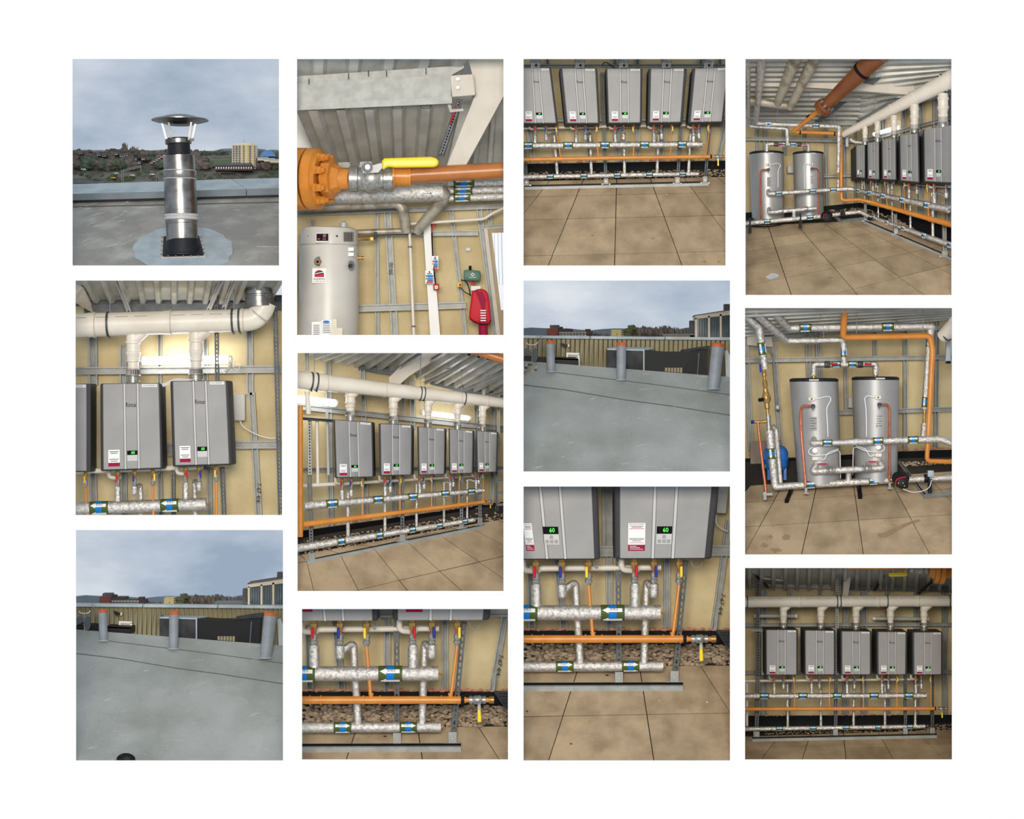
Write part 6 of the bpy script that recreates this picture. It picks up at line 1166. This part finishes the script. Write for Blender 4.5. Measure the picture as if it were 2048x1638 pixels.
    for x, y, xs in ((1646, 928, 1656), (1745, 923.5, 1733)): mk('lever', bevelled(rect(x-8, y-1.4, x+8, y+1.4, D-.1, .05), .01, 1), 'red', t); mk('stem', pp([(xs, y, D-.08), (xs+2 if xs < 1700 else xs-1, y+12, D)], 1.6, 8), 'nickel', t)
    t = thing('insulated_pipe', 'foil pipe across the lower front of both cylinders', 'pipe', (1623, 886, 1.2)); D = 1.15
    mk('pipe', pp([(1628, 878, D+.15), (1625, 886, D), (1690, 885, D), (1692, 884.5, D), (1878, 878, D), (1897, 884, D), (r[2], 890, D)], [6, 6, 6, 7.2, 7.2, 7, 6], 14, 3), 'foil', t); lbl(t, (1692, 884.5, D), (1878, 878, D), 7.2, 7.2, [1755.5, 1825.5], 21, 'H.W.S.', True); lbl(t, (1625, 886, D), (1690, 885, D), 6, 6, [1654], 20, 'H.W.S.', True)
    for k, (x, y) in enumerate(((1630, 901, ), (1756.5, 894))):
        t = thing('thermostat_box', 'cream thermostat box low on '+('left', 'right')[k]+' cylinder', 'thermostat', (x, y+16, 1.2)); dz = 1.2; by = 917 if k == 0 else 910; bx = 1631 if k == 0 else 1757
        mk('box_body', bevelled(rect(bx-6.5, by-3.5, bx+6.5, by+4, dz, .14), .015), 'stone_cream', t); mk('dial_cover', lathe(P(x, y, dz), P(x, y, dz+.06), [(0, R(5.4)), (1, R(5.8))], 16), 'white', t)
        s = 1 if k == 0 else -1
        mk('cable', pp([(x-s*5, y-6, dz), (x-s*12, y-2, dz), (x-s*13, y+6, dz), (x-s*3, y+11, dz), (x+s*25, y+8, dz), (x+s*44, y, dz+.1), (x+s*50, y+2, dz+.2), (x+s*51, y+55, dz+.3)], .9, 6, 6), 'white', t); mk('cable', pp([(bx+s*7, by, dz), (bx+s*17, by+4, dz), (bx+s*25, by-12, dz), (bx+s*46, by-19, dz+.1)], .9, 6, 6), 'white', t)
    t = thing('pump', 'black circulating pump with red ring', 'pump', (1802, 974, 1.3)); mk('motor', lathe(P(1806, 956, 1.35), P(1794, 957, 1.1), [(0, R(14)), (.8, R(14)), (1, R(11))], 20), 'black', t)
    hd = mk('pump_head', bevelled(plate([(1796, 956), (1812, 954), (1817, 958), (1817, 976), (1804, 978), (1793, 972)], 1.0, .22), .03, 2), 'black', t); mk('red_ring', pp([(1791, 970, .99), (1792, 960, .99), (1800, 955.5, .99), (1812, 954, .99)], 1.2, 8, 5), 'red', t)
    for x, y in ((1797, 966), (1806, 966), (1809, 972)): mk('indicator', ell(x, y, 1, 1, .985, .02, 8), 'yellow', hd)
    mk('brass_union', lathe(P(1778, 960, 1.3), P(1790, 959, 1.3), [(0, R(4)), (.5, R(5.4)), (1, R(4.4))], 10), 'brass', t)
    t = P_('insulated_pipe', 'foil pipe right of the pump with grey sensor', [(1815, 959, 1.35), (r[2], 955, 1.35)], 6.4)
    mk('black_valve', lathe(P(1848, 957, 1.35), P(1858, 957, 1.35), [(0, R(8)), (.3, R(9)), (1, R(8))], 14), 'black', t); mk('sensor_stem', rect(1857, 958, 1864, 986, 1.25, .1), 'black', t, smooth=0); mk('sensor_box', bevelled(rect(1856, 941, 1868, 954, 1.15, .12), .015), 'coping', t)
    mk('sensor_cable', pp([(1863, 960, 1.2), (1860, 974, 1.2), (1848, 982, 1.1), (1825, 985, 1.05), (1806, 978, 1.0)], .8, 6, 8), 'white', t)
    t = thing('floor_rail', 'galvanised channel rails on the floor at right', 'frame', (1850, 995, 1.2)); a = [(1795, 926), (1800, 925), (1852, 992), (1846, 994)]; mk('rail', hexa([pl.pt(x, y, .06) for x, y in a], [pl.pt(x, y, 0) for x, y in a]), 'steel', t, smooth=0); b = [(1797, 926), (1798.6, 926), (1850, 992), (1848, 993)]; mk('rail_channel', hexa([pl.pt(x, y, .07) for x, y in b], [pl.pt(x, y, 0) for x, y in b]), 'black', t, smooth=0)
    a = [(1846, 991), (r[2], 987), (r[2], 993), (1848, 998)]; mk('rail', hexa([pl.pt(x, y, .06) for x, y in a], [pl.pt(x, y, 0) for x, y in a]), 'steel', t, smooth=0)
    for k, (xa, ya, xb, yb) in enumerate(((1583, 982, 1573, 1006), (1717, 975, 1720, 998), )):
        a = [(xa-3.5, ya), (xa+3.5, ya), (xb+4, yb), (xb-4, yb)]; t = mk('floor_bracket', join(hexa([pl.pt(x, y, .10) for x, y in a], [pl.pt(x, y, 0) for x, y in a]), pp([(xa, ya-14, 1.4), (xa, ya+4, 1.4)], 2, 8)), 'black', None, ('left', 'middle')[k]+' black strut foot under the floor pipe', 'bracket', smooth=0)
    for k, (x, y) in enumerate(((1611.5, 984), (1779, 974))): mk('floor_clip', join(rect(x-2, y-14, x+3, y+4, 1.35, .05), rect(x-4, y+1, x+6, y+4, 1.3, .08)), 'steel', None, 'steel floor clip at foot of '+('left', 'right')[k]+' copper pipe', 'clip', smooth=0)
    t = thing('expansion_vessel', 'blue expansion vessel standing on the left', 'vessel', (1552, 958, 2.0)); mk('vessel_body', lathe(P(1551.5, 890, 1.95), P(1552, 944, 1.95), [(0, R(10)), (.06, R(18)), (.18, R(23)), (.3, R(25)), (.48, R(25)), (.5, R(25.8)), (.54, R(25.8)), (.56, R(25)), (.75, R(24.5)), (.9, R(20)), (1, R(10))], 26), 'bluetank', t)
    for x in (1538, 1570): mk('leg', rect(x-3, 934, x+3, 960, 1.85, .1), 'bluetank', t, smooth=0)
    mk('green_label', rect(1529.5, 929, 1532, 936, 1.78, .02), 'green', t, smooth=0)
    mk('leaning_board', hexa([P(1501, 882, 2.5), P(1563, 880, 2.5), P(1563, 940, 2.25), P(1501, 942, 2.25)], [q+V((0, .06, 0)) for q in (P(1501, 882, 2.5), P(1563, 880, 2.5), P(1563, 940, 2.25), P(1501, 942, 2.25))]), 'hardboard', None, 'grey-brown board leaning on the wall behind vessel', 'board', smooth=0)
    t = thing('wall_switch', 'grey switch with conduit on the left wall', 'switch', (1556, 820, 2.6)); mk('switch_box', bevelled(rect(1551, 810, 1560.5, 820, 2.55, .1), .015), 'steel', t); mk('rocker', rect(1554, 813, 1557, 817, 2.54, .02), 'white', t, smooth=0); mk('conduit', pp([(1500, 694, 2.6), (1535, 696, 2.6), (1546, 705, 2.6), (1554, 812, 2.6)], 1.8, 8, 10), 'steel', t)
    box('junction_box', 1697, 795, 1706, 816, 2.68, .2, 'greybox', 'pale grey wall box between the cylinders', 'box')
    fl = thing('flue_pipe', 'white flue end cropped at right edge', 'flue', (1890, 670, 1.0)); mk('pipe', pp([(1884, 673, 1.0), (r[2], 650, .7)], [12, 19], 20), 'pvc', fl); mk('pipe_clamp', pp([(1891, 669.5, .95), (1894, 668, .93)], 15.5, 20), 'darksteel', fl)
    fl = thing('light_fitting', 'unlit grey light batten hanging at right edge', 'light', (1896, 726, 1.6)); mk('diffuser', bevelled(plate([(1893, 684), (1902, 683), (1902, 726), (1891, 727)], 1.6, .12), .02, 2), 'coping', fl); mk('end_cap', bevelled(rect(1892, 722, 1902, 727, 1.58, .14), .015), 'ink', fl)
    def stain(nm, poly, lab_): mk(nm, hexa([pl.pt(x, y, .006) for x, y in poly], [pl.pt(x, y, .001) for x, y in poly]), 'stain', None, lab_, 'stain', smooth=0)
    stain('damp_mark', [(1754, 1068), (1768, 1066), (1790, 1056), (1812, 1046), (1838, 1039), (1842, 1041), (1820, 1049), (1800, 1059), (1784, 1069), (1768, 1076), (1758, 1074)], 'long damp mark on slab in front of right cylinder')
    rg = random.Random(4)
    for k, (x, y, rx, ry) in enumerate(((1541, 1074, 6, 4), (1572, 1074, 9, 7), (1528, 1091, 10, 5), (1552, 1100, 14, 6))):
        stain('damp_mark', [(x+rx*math.cos(a)*rg.uniform(.5, 1.1), y+ry*math.sin(a)*rg.uniform(.5, 1.1)) for a in [i*math.pi/7 for i in range(14)]], ('small damp footprint patch at left of the front slab', 'round damp patch beside the small footprint', 'damp heel mark near bottom left', 'damp sole mark at bottom left edge')[k])
set_I()
# ================================================================ set D: corner view with cylinders and boiler row
def set_D():
    begin(OPEN[9], 'fourth column top picture'); r = margin()
    pl = Plane((1700, 602, .2), (1491, 452, 2.1), (1728, 446, 2.1))
    wl = wall('wall_back', 225, 440, 3.1, 'board', [(1515, 250, 1516, 305, 8), (1532, 250, 1531, 305, 8), (1568, 232, 1570, 310, 6), (1610, 232, 1611, 300, 6), (1652, 234, 1655, 410, 6), (1690, 234, 1691, 408, 6), (1712, 236, 1712, 405, 5)], [(r[0], 277, 1712, 282, 7), (r[0], 245, 1712, 246, 9), (1646, 352, 1716, 350, 6)], x1=1718)
    skirting([(r[0], 426), (1649, 412), (1722, 405), (1722, 422), (1649, 428), (r[0], 444)], 2.75)
    # right-hand wall comes towards the viewer
    S['sk'] = -.0075; S['xc'] = 1718
    wr = mk('wall_right', plate([(1714, 232), (r[2], 150), (r[2], 470), (1714, 412)], 3.1, .06), 'board', kind='structure', smooth=0)
    for (xa, ya, xb, yb, w_) in ((1735, 238, 1736, 420, 6), (1768, 225, 1769, 425, 7), (1808, 215, 1808, 432, 8), (1842, 200, 1842, 440, 9), (1872, 190, 1872, 446, 10), (1898, 185, 1898, 455, 10)): mk('stud', cchan((xa, ya, 2.96), (xb, yb, 2.96), w_, .14), 'steel', wr, smooth=0)
    mk('wall_rail', cchan((1716, 285, 2.9), (r[2], 232, 2.9), 7, .06), 'steel', wr, smooth=0)
    mk('baseboard_right', plate([(1718, 405), (r[2], 449), (r[2], 490), (1718, 424)], 2.75, .05), 'dpc', kind='structure', smooth=0)
    S['sk'] = 0
    ce = mk('ceiling', corr((r[0], 108, .5), (r[0], 236, 3.0), (1760, 108, .5), (1725, 236, 3.0), 13, .08), 'deck', kind='structure', smooth=0)
    mk('deck_sheet', corr((1735, 112, .6), (1715, 234, 2.9), (r[2], 112, .5), (r[2], 182, 1.5), 9, .07), 'deck', ce, smooth=0)
    mk('beam', plate([(1498, 166), (1590, 128), (1650, 132), (1760, 148), (1858, 160), (1825, 190), (1700, 180), (1600, 174), (1498, 172)], 1.5, .25), 'cream_beam', ce, smooth=0)
    mk('purlin', plate([(1722, 162), (1795, r[1]), (1812, r[1]), (1748, 168)], 1.3, .15), 'darksteel', ce, smooth=0); mk('purlin', plate([(1630, 242), (1700, 188), (1718, 185), (1645, 242)], 2.3, .15), 'darksteel', ce, smooth=0); mk('purlin', plate([(1715, 240), (1790, 195), (r[2], 178), (r[2], 186), (1795, 212), (1722, 246)], 2.0, .15), 'darksteel', ce, smooth=0); mk('purlin', plate([(r[0], 146), (1592, 154), (1590, 160), (r[0], 154)], 1.4, .1), 'darksteel', ce, smooth=0)
    mk('purlin', plate([(1583, 204), (1720, 210), (1720, 214), (1583, 209)], 2.5, .1), 'silver_light', ce, smooth=0)
    def P_(nm, lab_, pts, rr, m='foil', bend=0, n=16):
        t = thing(nm, lab_, 'pipe', pts[0]); mk('pipe', pp(pts, rr, n, bend), m, t); return t
    P_('insulated_pipe', 'thick grey foil pipe from ceiling, left of the pair', [(1594, 108, .5), (1555, 207, 1.6)], [13.5, 8], 'oldfoil'); P_('insulated_pipe', 'thick grey foil pipe from ceiling, right of the pair', [(1633, 108, .5), (1580, 216, 1.6)], [12.5, 7.5], 'oldfoil')
    P_('insulated_pipe', 'dirty horizontal lagged pipe under the ceiling', [(r[0], 199, 1.7), (1584, 213, 1.7)], [10.5, 7], 'oldfoil')
    t = P_('insulated_pipe', 'bright foil pipe dropping at left then running right', [(1525, 108, .5), (1511.5, 247, 2.0), (1678, 253, 2.0), (1676.5, 345, 2.0)], [9.5, 4.8, 4.6, 3.6], 'foil', 4); lbl(t, (1511.5, 247, 2.0), (1678, 253, 2.0), 4.7, 4.6, [1536.5, 1631.5], 15, 'H.W.S.', False); mk('lower_sleeve', pp([(1676.5, 360, 2.0), (1676, 378, 2.0)], 3, 10), 'foil', t); mk('brass_end', pp([(1676.5, 344, 2.0), (1676.5, 361, 2.0)], 1.8, 8), 'brass', t); mk('label_wrap', pp([(1520.5, 138, .9), (1519.5, 145, .95)], 8.6, 14), 'band', t)
    P_('insulated_pipe', 'thin foil pipe down the left edge to cylinders', [(1495, 108, .6), (1496.5, 252, 2.1), (1574, 257.5, 2.1), (1575, 287, 2.1)], [6, 4.2, 4, 4], 'foil', 4)
    t = thing('insulated_pipe', 'short manifold joining tops of both cylinders', 'pipe', (1576, 288, 2.1)); mk('pipe', pp([(1533.5, 303, 2.1), (1533.5, 288, 2.1), (1617, 289.5, 2.1), (1617, 303, 2.1)], 3.9, 12, 3), 'foil', t); lbl(t, (1533.5, 288, 2.1), (1617, 289.5, 2.1), 3.9, 3.9, [1565], 13, 'FLOW', False); lbl(t, (1533.5, 288, 2.1), (1617, 289.5, 2.1), 3.9, 3.9, [1586], 13, 'FLOW', True)
    for x in (1552, 1598): mk('union', lathe(P(x-5, 288.6, 2.1), P(x+5, 288.8, 2.1), [(0, R(4)), (.3, R(4.8)), (.7, R(4.8)), (1, R(4))], 10), 'darksteel', t)
    for x in (1560, 1608): mk('lever', rect(x-4.5, 286.6, x+4.5, 289, 2.0, .05), 'red', t, smooth=0)
    # brown gas main with flange
    t = thing('gas_main', 'thick brown gas main with flange under the ceiling', 'pipe', (1700, 165, .8)); a, b = P(1760, 108, .35), P(1652, 210, 1.3)
    mk('pipe', tube([a, b], [R(21), R(12)], 24), 'brown', t); ax = (b-a).normalized()
    mk('flange', lathe(b-ax*.0, b+ax*.16, [(0, R(17.5)), (.4, R(18.5)), (.45, R(16)), (.5, R(18.5)), (1, R(17.5))], 26), 'brown', t); u, w_ = frame(ax)
    for k in range(8): p = b+(u*math.cos(k*.785)+w_*math.sin(k*.785))*R(14.6); mk('bolt', lathe(p-ax*.07, p+ax*.0, [(0, R(1.8)), (1, R(2.2))], 6), 'nickel', t)
    mk('pipe_clamp', lathe(a.lerp(b, .31), a.lerp(b, .35), [(0, R(19.6)), (1, R(19.2))], 24), 'ink', t)
    mk('reducer_pipe', pp([(1648, 214, 1.4), (1634, 224, 1.6), (1586, 263.5, 2.1), (1672, 267, 2.1), (1681, 272, 2.1), (1683, 398, 2.0), (1688, 401, 2.0), (1718, 399, 2.0), (1740, 404, 2.0), (r[2], 452, 1.1)], [5.5, 5, 3.8, 3.6, 3.6, 3.4, 3.4, 3.4, 3.6, 6], 14, 4), 'orange', t); mk('pipe_clamp', pp([(1621, 233, 1.75), (1617, 236.5, 1.8)], 5.6, 14), 'ink', t)
    for x in (1600, 1669): mk('pipe_clamp', pp([(x-1.2, 264+.04*(x-1586), 2.1), (x+1.2, 264+.04*(x-1586), 2.1)], 4.6, 12), 'ink', t)
    for k, (x, ya, yb) in enumerate(((1618, 180, 222), (1555, 215, 246), (1600, 220, 262), (1662, 225, 252), (1668.5, 222, 264), (1697, 218, 252), (1749, 190, 226), (1794, 152, 208))): rod(x, ya, yb, 1.9, ORD[k]+' hanger rod among the ceiling pipes', .5)
    # flue over the boilers
    fl = thing('flue_pipe', 'white plastic flue rising towards the right over boilers', 'flue', (1690, 267, 2.2)); FY = lambda x: 267+(158-267)*(x-1690)/(1903-1690); FR = lambda x: 6.6+(19-6.6)*((x-1690)/213)**1.15; FD = lambda x: 2.2-1.5*(x-1690)/213
    xs = [1686, 1720, 1750, 1785, 1820, 1860, r[2]]; mk('pipe', pp([(x, FY(x), FD(x)) for x in xs], [FR(max(x, 1690)) for x in xs], 24), 'pvc', fl)
    for x in (1716, 1784, 1829): mk('coupling', pp([(x-FR(x)*.3, FY(x-FR(x)*.3), FD(x)), (x, FY(x), FD(x))], FR(x)*1.08, 24), 'pvc', fl)
    for x in (1691, 1742, 1882, 1889): mk('pipe_clamp', pp([(x-FR(x)*.08, FY(x-FR(x)*.08), FD(x)), (x+FR(x)*.08, FY(x+FR(x)*.08), FD(x))], FR(x)*1.07, 24), 'darksteel', fl)
    for x, yt, yb, rr, yc in ((1730, 256, 277, 5.4, 290), (1755, 246, 268, 6, 284), (1788, 234, 263, 7, 276), (1829, 212, 251, 8.6, 266), (1886, 190, 236, 10.4, 255)):
        a, b = P(x, yt-3, FD(x)), P(x, yb, FD(x)); mk('branch', lathe(a, b, [(u_, R(v*rr)) for u_, v in [(0, .9), (.15, 1), (.18, 1.1), (.25, 1.1), (.28, .98), (.5, .98), (.53, 1.1), (.6, 1.1), (.63, 1), (.8, .85), (.84, .95), (.9, .95), (1, .75)]], 16), 'pvc', fl)
        mk('vent_grille', lathe(P(x, yb-1, FD(x)), P(x, yb+(yc-yb)*.5, FD(x)), [(0, R(rr*.9)), (1, R(rr*.95))], 14), 'pvc_ring', fl); mk('flue_collar', lathe(P(x, yb+(yc-yb)*.48, FD(x)), P(x, yc, FD(x)), [(0, R(rr*1.1)), (.2, R(rr)), (1, R(rr))], 14), 'nickel', fl)
    lamp(1744, 270, 1800, 253, 3.6, 2.3, 'glowing fluorescent batten behind the boiler flues')
    # boiler row
    S['sk'] = -.0075; S['xc'] = 1718
    q = [((1711, 292), (1731, 287), (1731, 357), (1712, 355)), ((1734, 286), (1759, 282), (1759.5, 360), (1735, 358)), ((1763, 280), (1793, 275), (1793.5, 361), (1764, 359)), ((1798.5, 271), (1838, 265), (1840, 366), (1800, 362)), ((1846.5, 259), (1904, 250), (1904, 367), (1848, 364))]
    hot = [(1724, 356), (1746, 359), (1776, 360), (1818, 364), (1868, 366)]; cold = [(1728, 356), (1752, 359), (1784, 360), (1834, 364), (1892, 366)]; gs = [None, (1741, 358, 1746), (1770, 360, 1774.5), (1808, 362, 1810), (1855, 364, 1857)]
    cold2 = [(x, y) for x, y in cold]
    plant(q, 2.0, [(.05, .1), (.05, .08), (.05, .08), (.04, .08), (.03, .03)], hot, cold2, gs, [(1729, 1730), (1755, 1757), (1783, 1785), (1820, 1821), (1864, 1866)],
          (1704, 378.5, 1898, 419, 4.2, 7.4), (1740, 404.5, r[2], 452, 3.5, 5.9), (1734, 431, r[2], 494, 3.8, 6.6), (1715, 360, r[2], 374, 1.8, 3), [.19, .22, .25, .32, .4], [1718, 1742, 1769, 1808, 1857], [1749, 1776, 1809, 1851, 1902], 17, None, rings=[1776, 1815, 1860])
    S['sk'] = 0
    gravel(pl, [(1660, 420), (1722, 415), (1780, 432), (r[2], 476), (r[2], 486), (1780, 446), (1722, 424), (1660, 428)], 260, 1.7, 'strip of brown pebbles along the right wall foot')
    paving(pl, [(1550.4, 494.2), (1687.3, 474.5), (1749.6, 519.1), (1571.1, 555.4)], 2, 2, (-3, 8), (-3, 5), (452, 434), base=[(r[0], 436), (1649, 420), (1722, 412), (r[2], 480), (r[2], r[3]), (r[0], r[3])])
    support((1728, 442, r[2], 520), [(1731, 402, 1731, 443, 4.5), (1791, 427, 1792, 470, 5.5), (1889, 440, 1890, 514, 7.5)], pl, 4.5, 'galvanised floor rail and posts below the boiler row', 0)
    cylinder(1499, 1567, 304.5, 1504, 1569, 441, 2.45, 'silver water cylinder, left of the pair', (1537, 329), [(1537, 339), (1523, 340), (1521, 345), (1521, 390), (1523, 438)], [(1543, 329), (1556, 326), (1562, 330), (1556, 340), (1556, 375)])
    cylinder(1586, 1647, 305, 1590, 1648, 439, 2.45, 'silver water cylinder, right of the pair', (1622.5, 328.5), [(1624, 337), (1634, 337), (1637, 343), (1637, 390), (1637.5, 437)], [(1617, 328), (1610, 328), (1608, 334), (1609, 350), (1609, 378)])
    t = thing('insulated_pipe', 'foil pipe across lower front of both cylinders', 'pipe', (1536, 387, 1.9)); mk('pipe', pp([(1537, 382, 2.1), (1537, 387.5, 1.9), (1700, 377.5, 1.9), (1706, 379, 1.9)], 4.4, 12, 3), 'foil', t); lbl(t, (1537, 387.5, 1.9), (1700, 377.5, 1.9), 4.4, 4.4, [1557, 1625, 1666], 14, 'H.W.S.', True)
    t = thing('insulated_pipe', 'foil pipe at foot of cylinders running to pump', 'pipe', (1491, 447, 1.8)); mk('pipe', pp([(r[0], 448, 1.8), (1640, 433, 1.8)], 4.8, 12), 'foil', t); lbl(t, (r[0], 448, 1.8), (1640, 433, 1.8), 4.8, 4.8, [1534, 1620], 14, 'C.W.S.', False); mk('tee_stem', pp([(1588, 420, 1.8), (1588, 438, 1.8)], 4, 10), 'foil', t); mk('cross_pipe', pp([(1538, 418, 2.0), (1538, 425, 1.8), (1632, 416.5, 1.8)], 4.2, 12, 3), 'foil', t)
    for x in (1563, 1612): mk('union', lathe(P(x-4, 422.5-(x-1563)*.09, 1.8), P(x+4, 422-(x-1563)*.09, 1.8), [(0, R(4.6)), (.5, R(5.4)), (1, R(4.6))], 10), 'nickel', t)
    t = thing('pump', 'black circulating pump beside the right cylinder', 'pump', (1653, 442, 1.7)); mk('motor', lathe(P(1657, 431, 1.75), P(1648, 432, 1.6), [(0, R(9)), (.8, R(9)), (1, R(7))], 16), 'black', t); mk('pump_head', bevelled(plate([(1650, 428), (1661, 427), (1663, 430), (1663, 440), (1654, 442), (1647, 438)], 1.5, .15), .02, 2), 'black', t); mk('red_ring', pp([(1646.5, 437, 1.49), (1647, 430, 1.49), (1654, 427.5, 1.49)], .8, 6, 3), 'red', t)
    t = thing('insulated_pipe', 'foil pipe from pump towards the corner', 'pipe', (1663, 430, 1.8)); mk('pipe', pp([(1662, 430, 1.8), (1720, 423.5, 1.8), (1736, 432, 1.85)], 4, 12, 4), 'foil', t); mk('black_valve', join(lathe(P(1681, 430, 1.75), P(1690, 429, 1.75), [(0, R(4.6)), (.5, R(6)), (1, R(4.6))], 12), rect(1684, 420, 1689, 432, 1.65, .08)), 'black', t)
    t = thing('floor_rail', 'small galvanised floor frame in front of the corner', 'frame', (1700, 445, 1.9))
    for a in ([(1664, 432), (1667, 432), (1685, 444), (1680, 446)], [(1680, 443), (1728, 438), (1728, 442), (1680, 447)]): mk('rail', hexa([pl.pt(x, y, .05) for x, y in a], [pl.pt(x, y, 0) for x, y in a]), 'steel', t, smooth=0)
    for k, (x, y) in enumerate(((1500, 458), (1601, 448))): mk('floor_bracket', join(rect(x-1.5, y-22, x+1.5, y-4, 1.75, .06), rect(x-2.5, y-6, x+3, y+8, 1.65, .1)), 'black', None, ('left', 'right')[k]+' black strut foot under the floor pipe', 'bracket', smooth=0)
    cable([(1500, 452, 1.9), (1530, 454, 1.85), (1560, 450, 1.85), (1572, 444, 1.9)], 1.6, 'black', 'thick black hose at foot of left cylinder'); cable([(1594, 443, 1.9), (1615, 445, 1.85), (1635, 441, 1.85), (1645, 438, 1.9)], 1.4, 'black', 'thick black hose at foot of right cylinder')
    box('junction_box', 1575, 331, 1588, 346, 2.88, .2, 'greybox', 'pale grey wall box between the cylinders', 'box')
    fl = thing('light_fitting', 'unlit batten end hanging near the corner', 'light', (1694, 294, 2.4)); mk('diffuser', bevelled(rect(1691.5, 272, 1697.5, 294, 2.4, .12), .02, 2), 'coping', fl)
    mk('drain_pipe', pp([(1700, 278, 2.4), (1708, 284, 2.4), (1728, 286, 2.3)], 2.6, 8, 4), 'pvc', None, 'white bent pipe at left end of boilers', 'pipe')
    for k, (x, y, a, b) in enumerate(((1605, 508, 8, 3), (1620, 532.5, 3.5, 1), (1660, 555, 6, 3), (1545, 505, 6, 3), (1545, 553, 17, 6))):
        rg = random.Random(k); po = [(x+a*math.cos(i*.63)*rg.uniform(.5, 1.1), y+b*math.sin(i*.63)*rg.uniform(.5, 1.1)) for i in range(10)]
        mk('floor_mark', hexa([pl.pt(px, py, .006) for px, py in po], [pl.pt(px, py, .001) for px, py in po]), 'stain' if k < 4 else 'snowdirt', None, ('brown stain on the middle slab', 'dark sliver on the middle slab', 'brown stain on front centre slab', 'small brown mark on left slab', 'chalky patch on the left slab')[k], 'stain', smooth=0)
set_D()
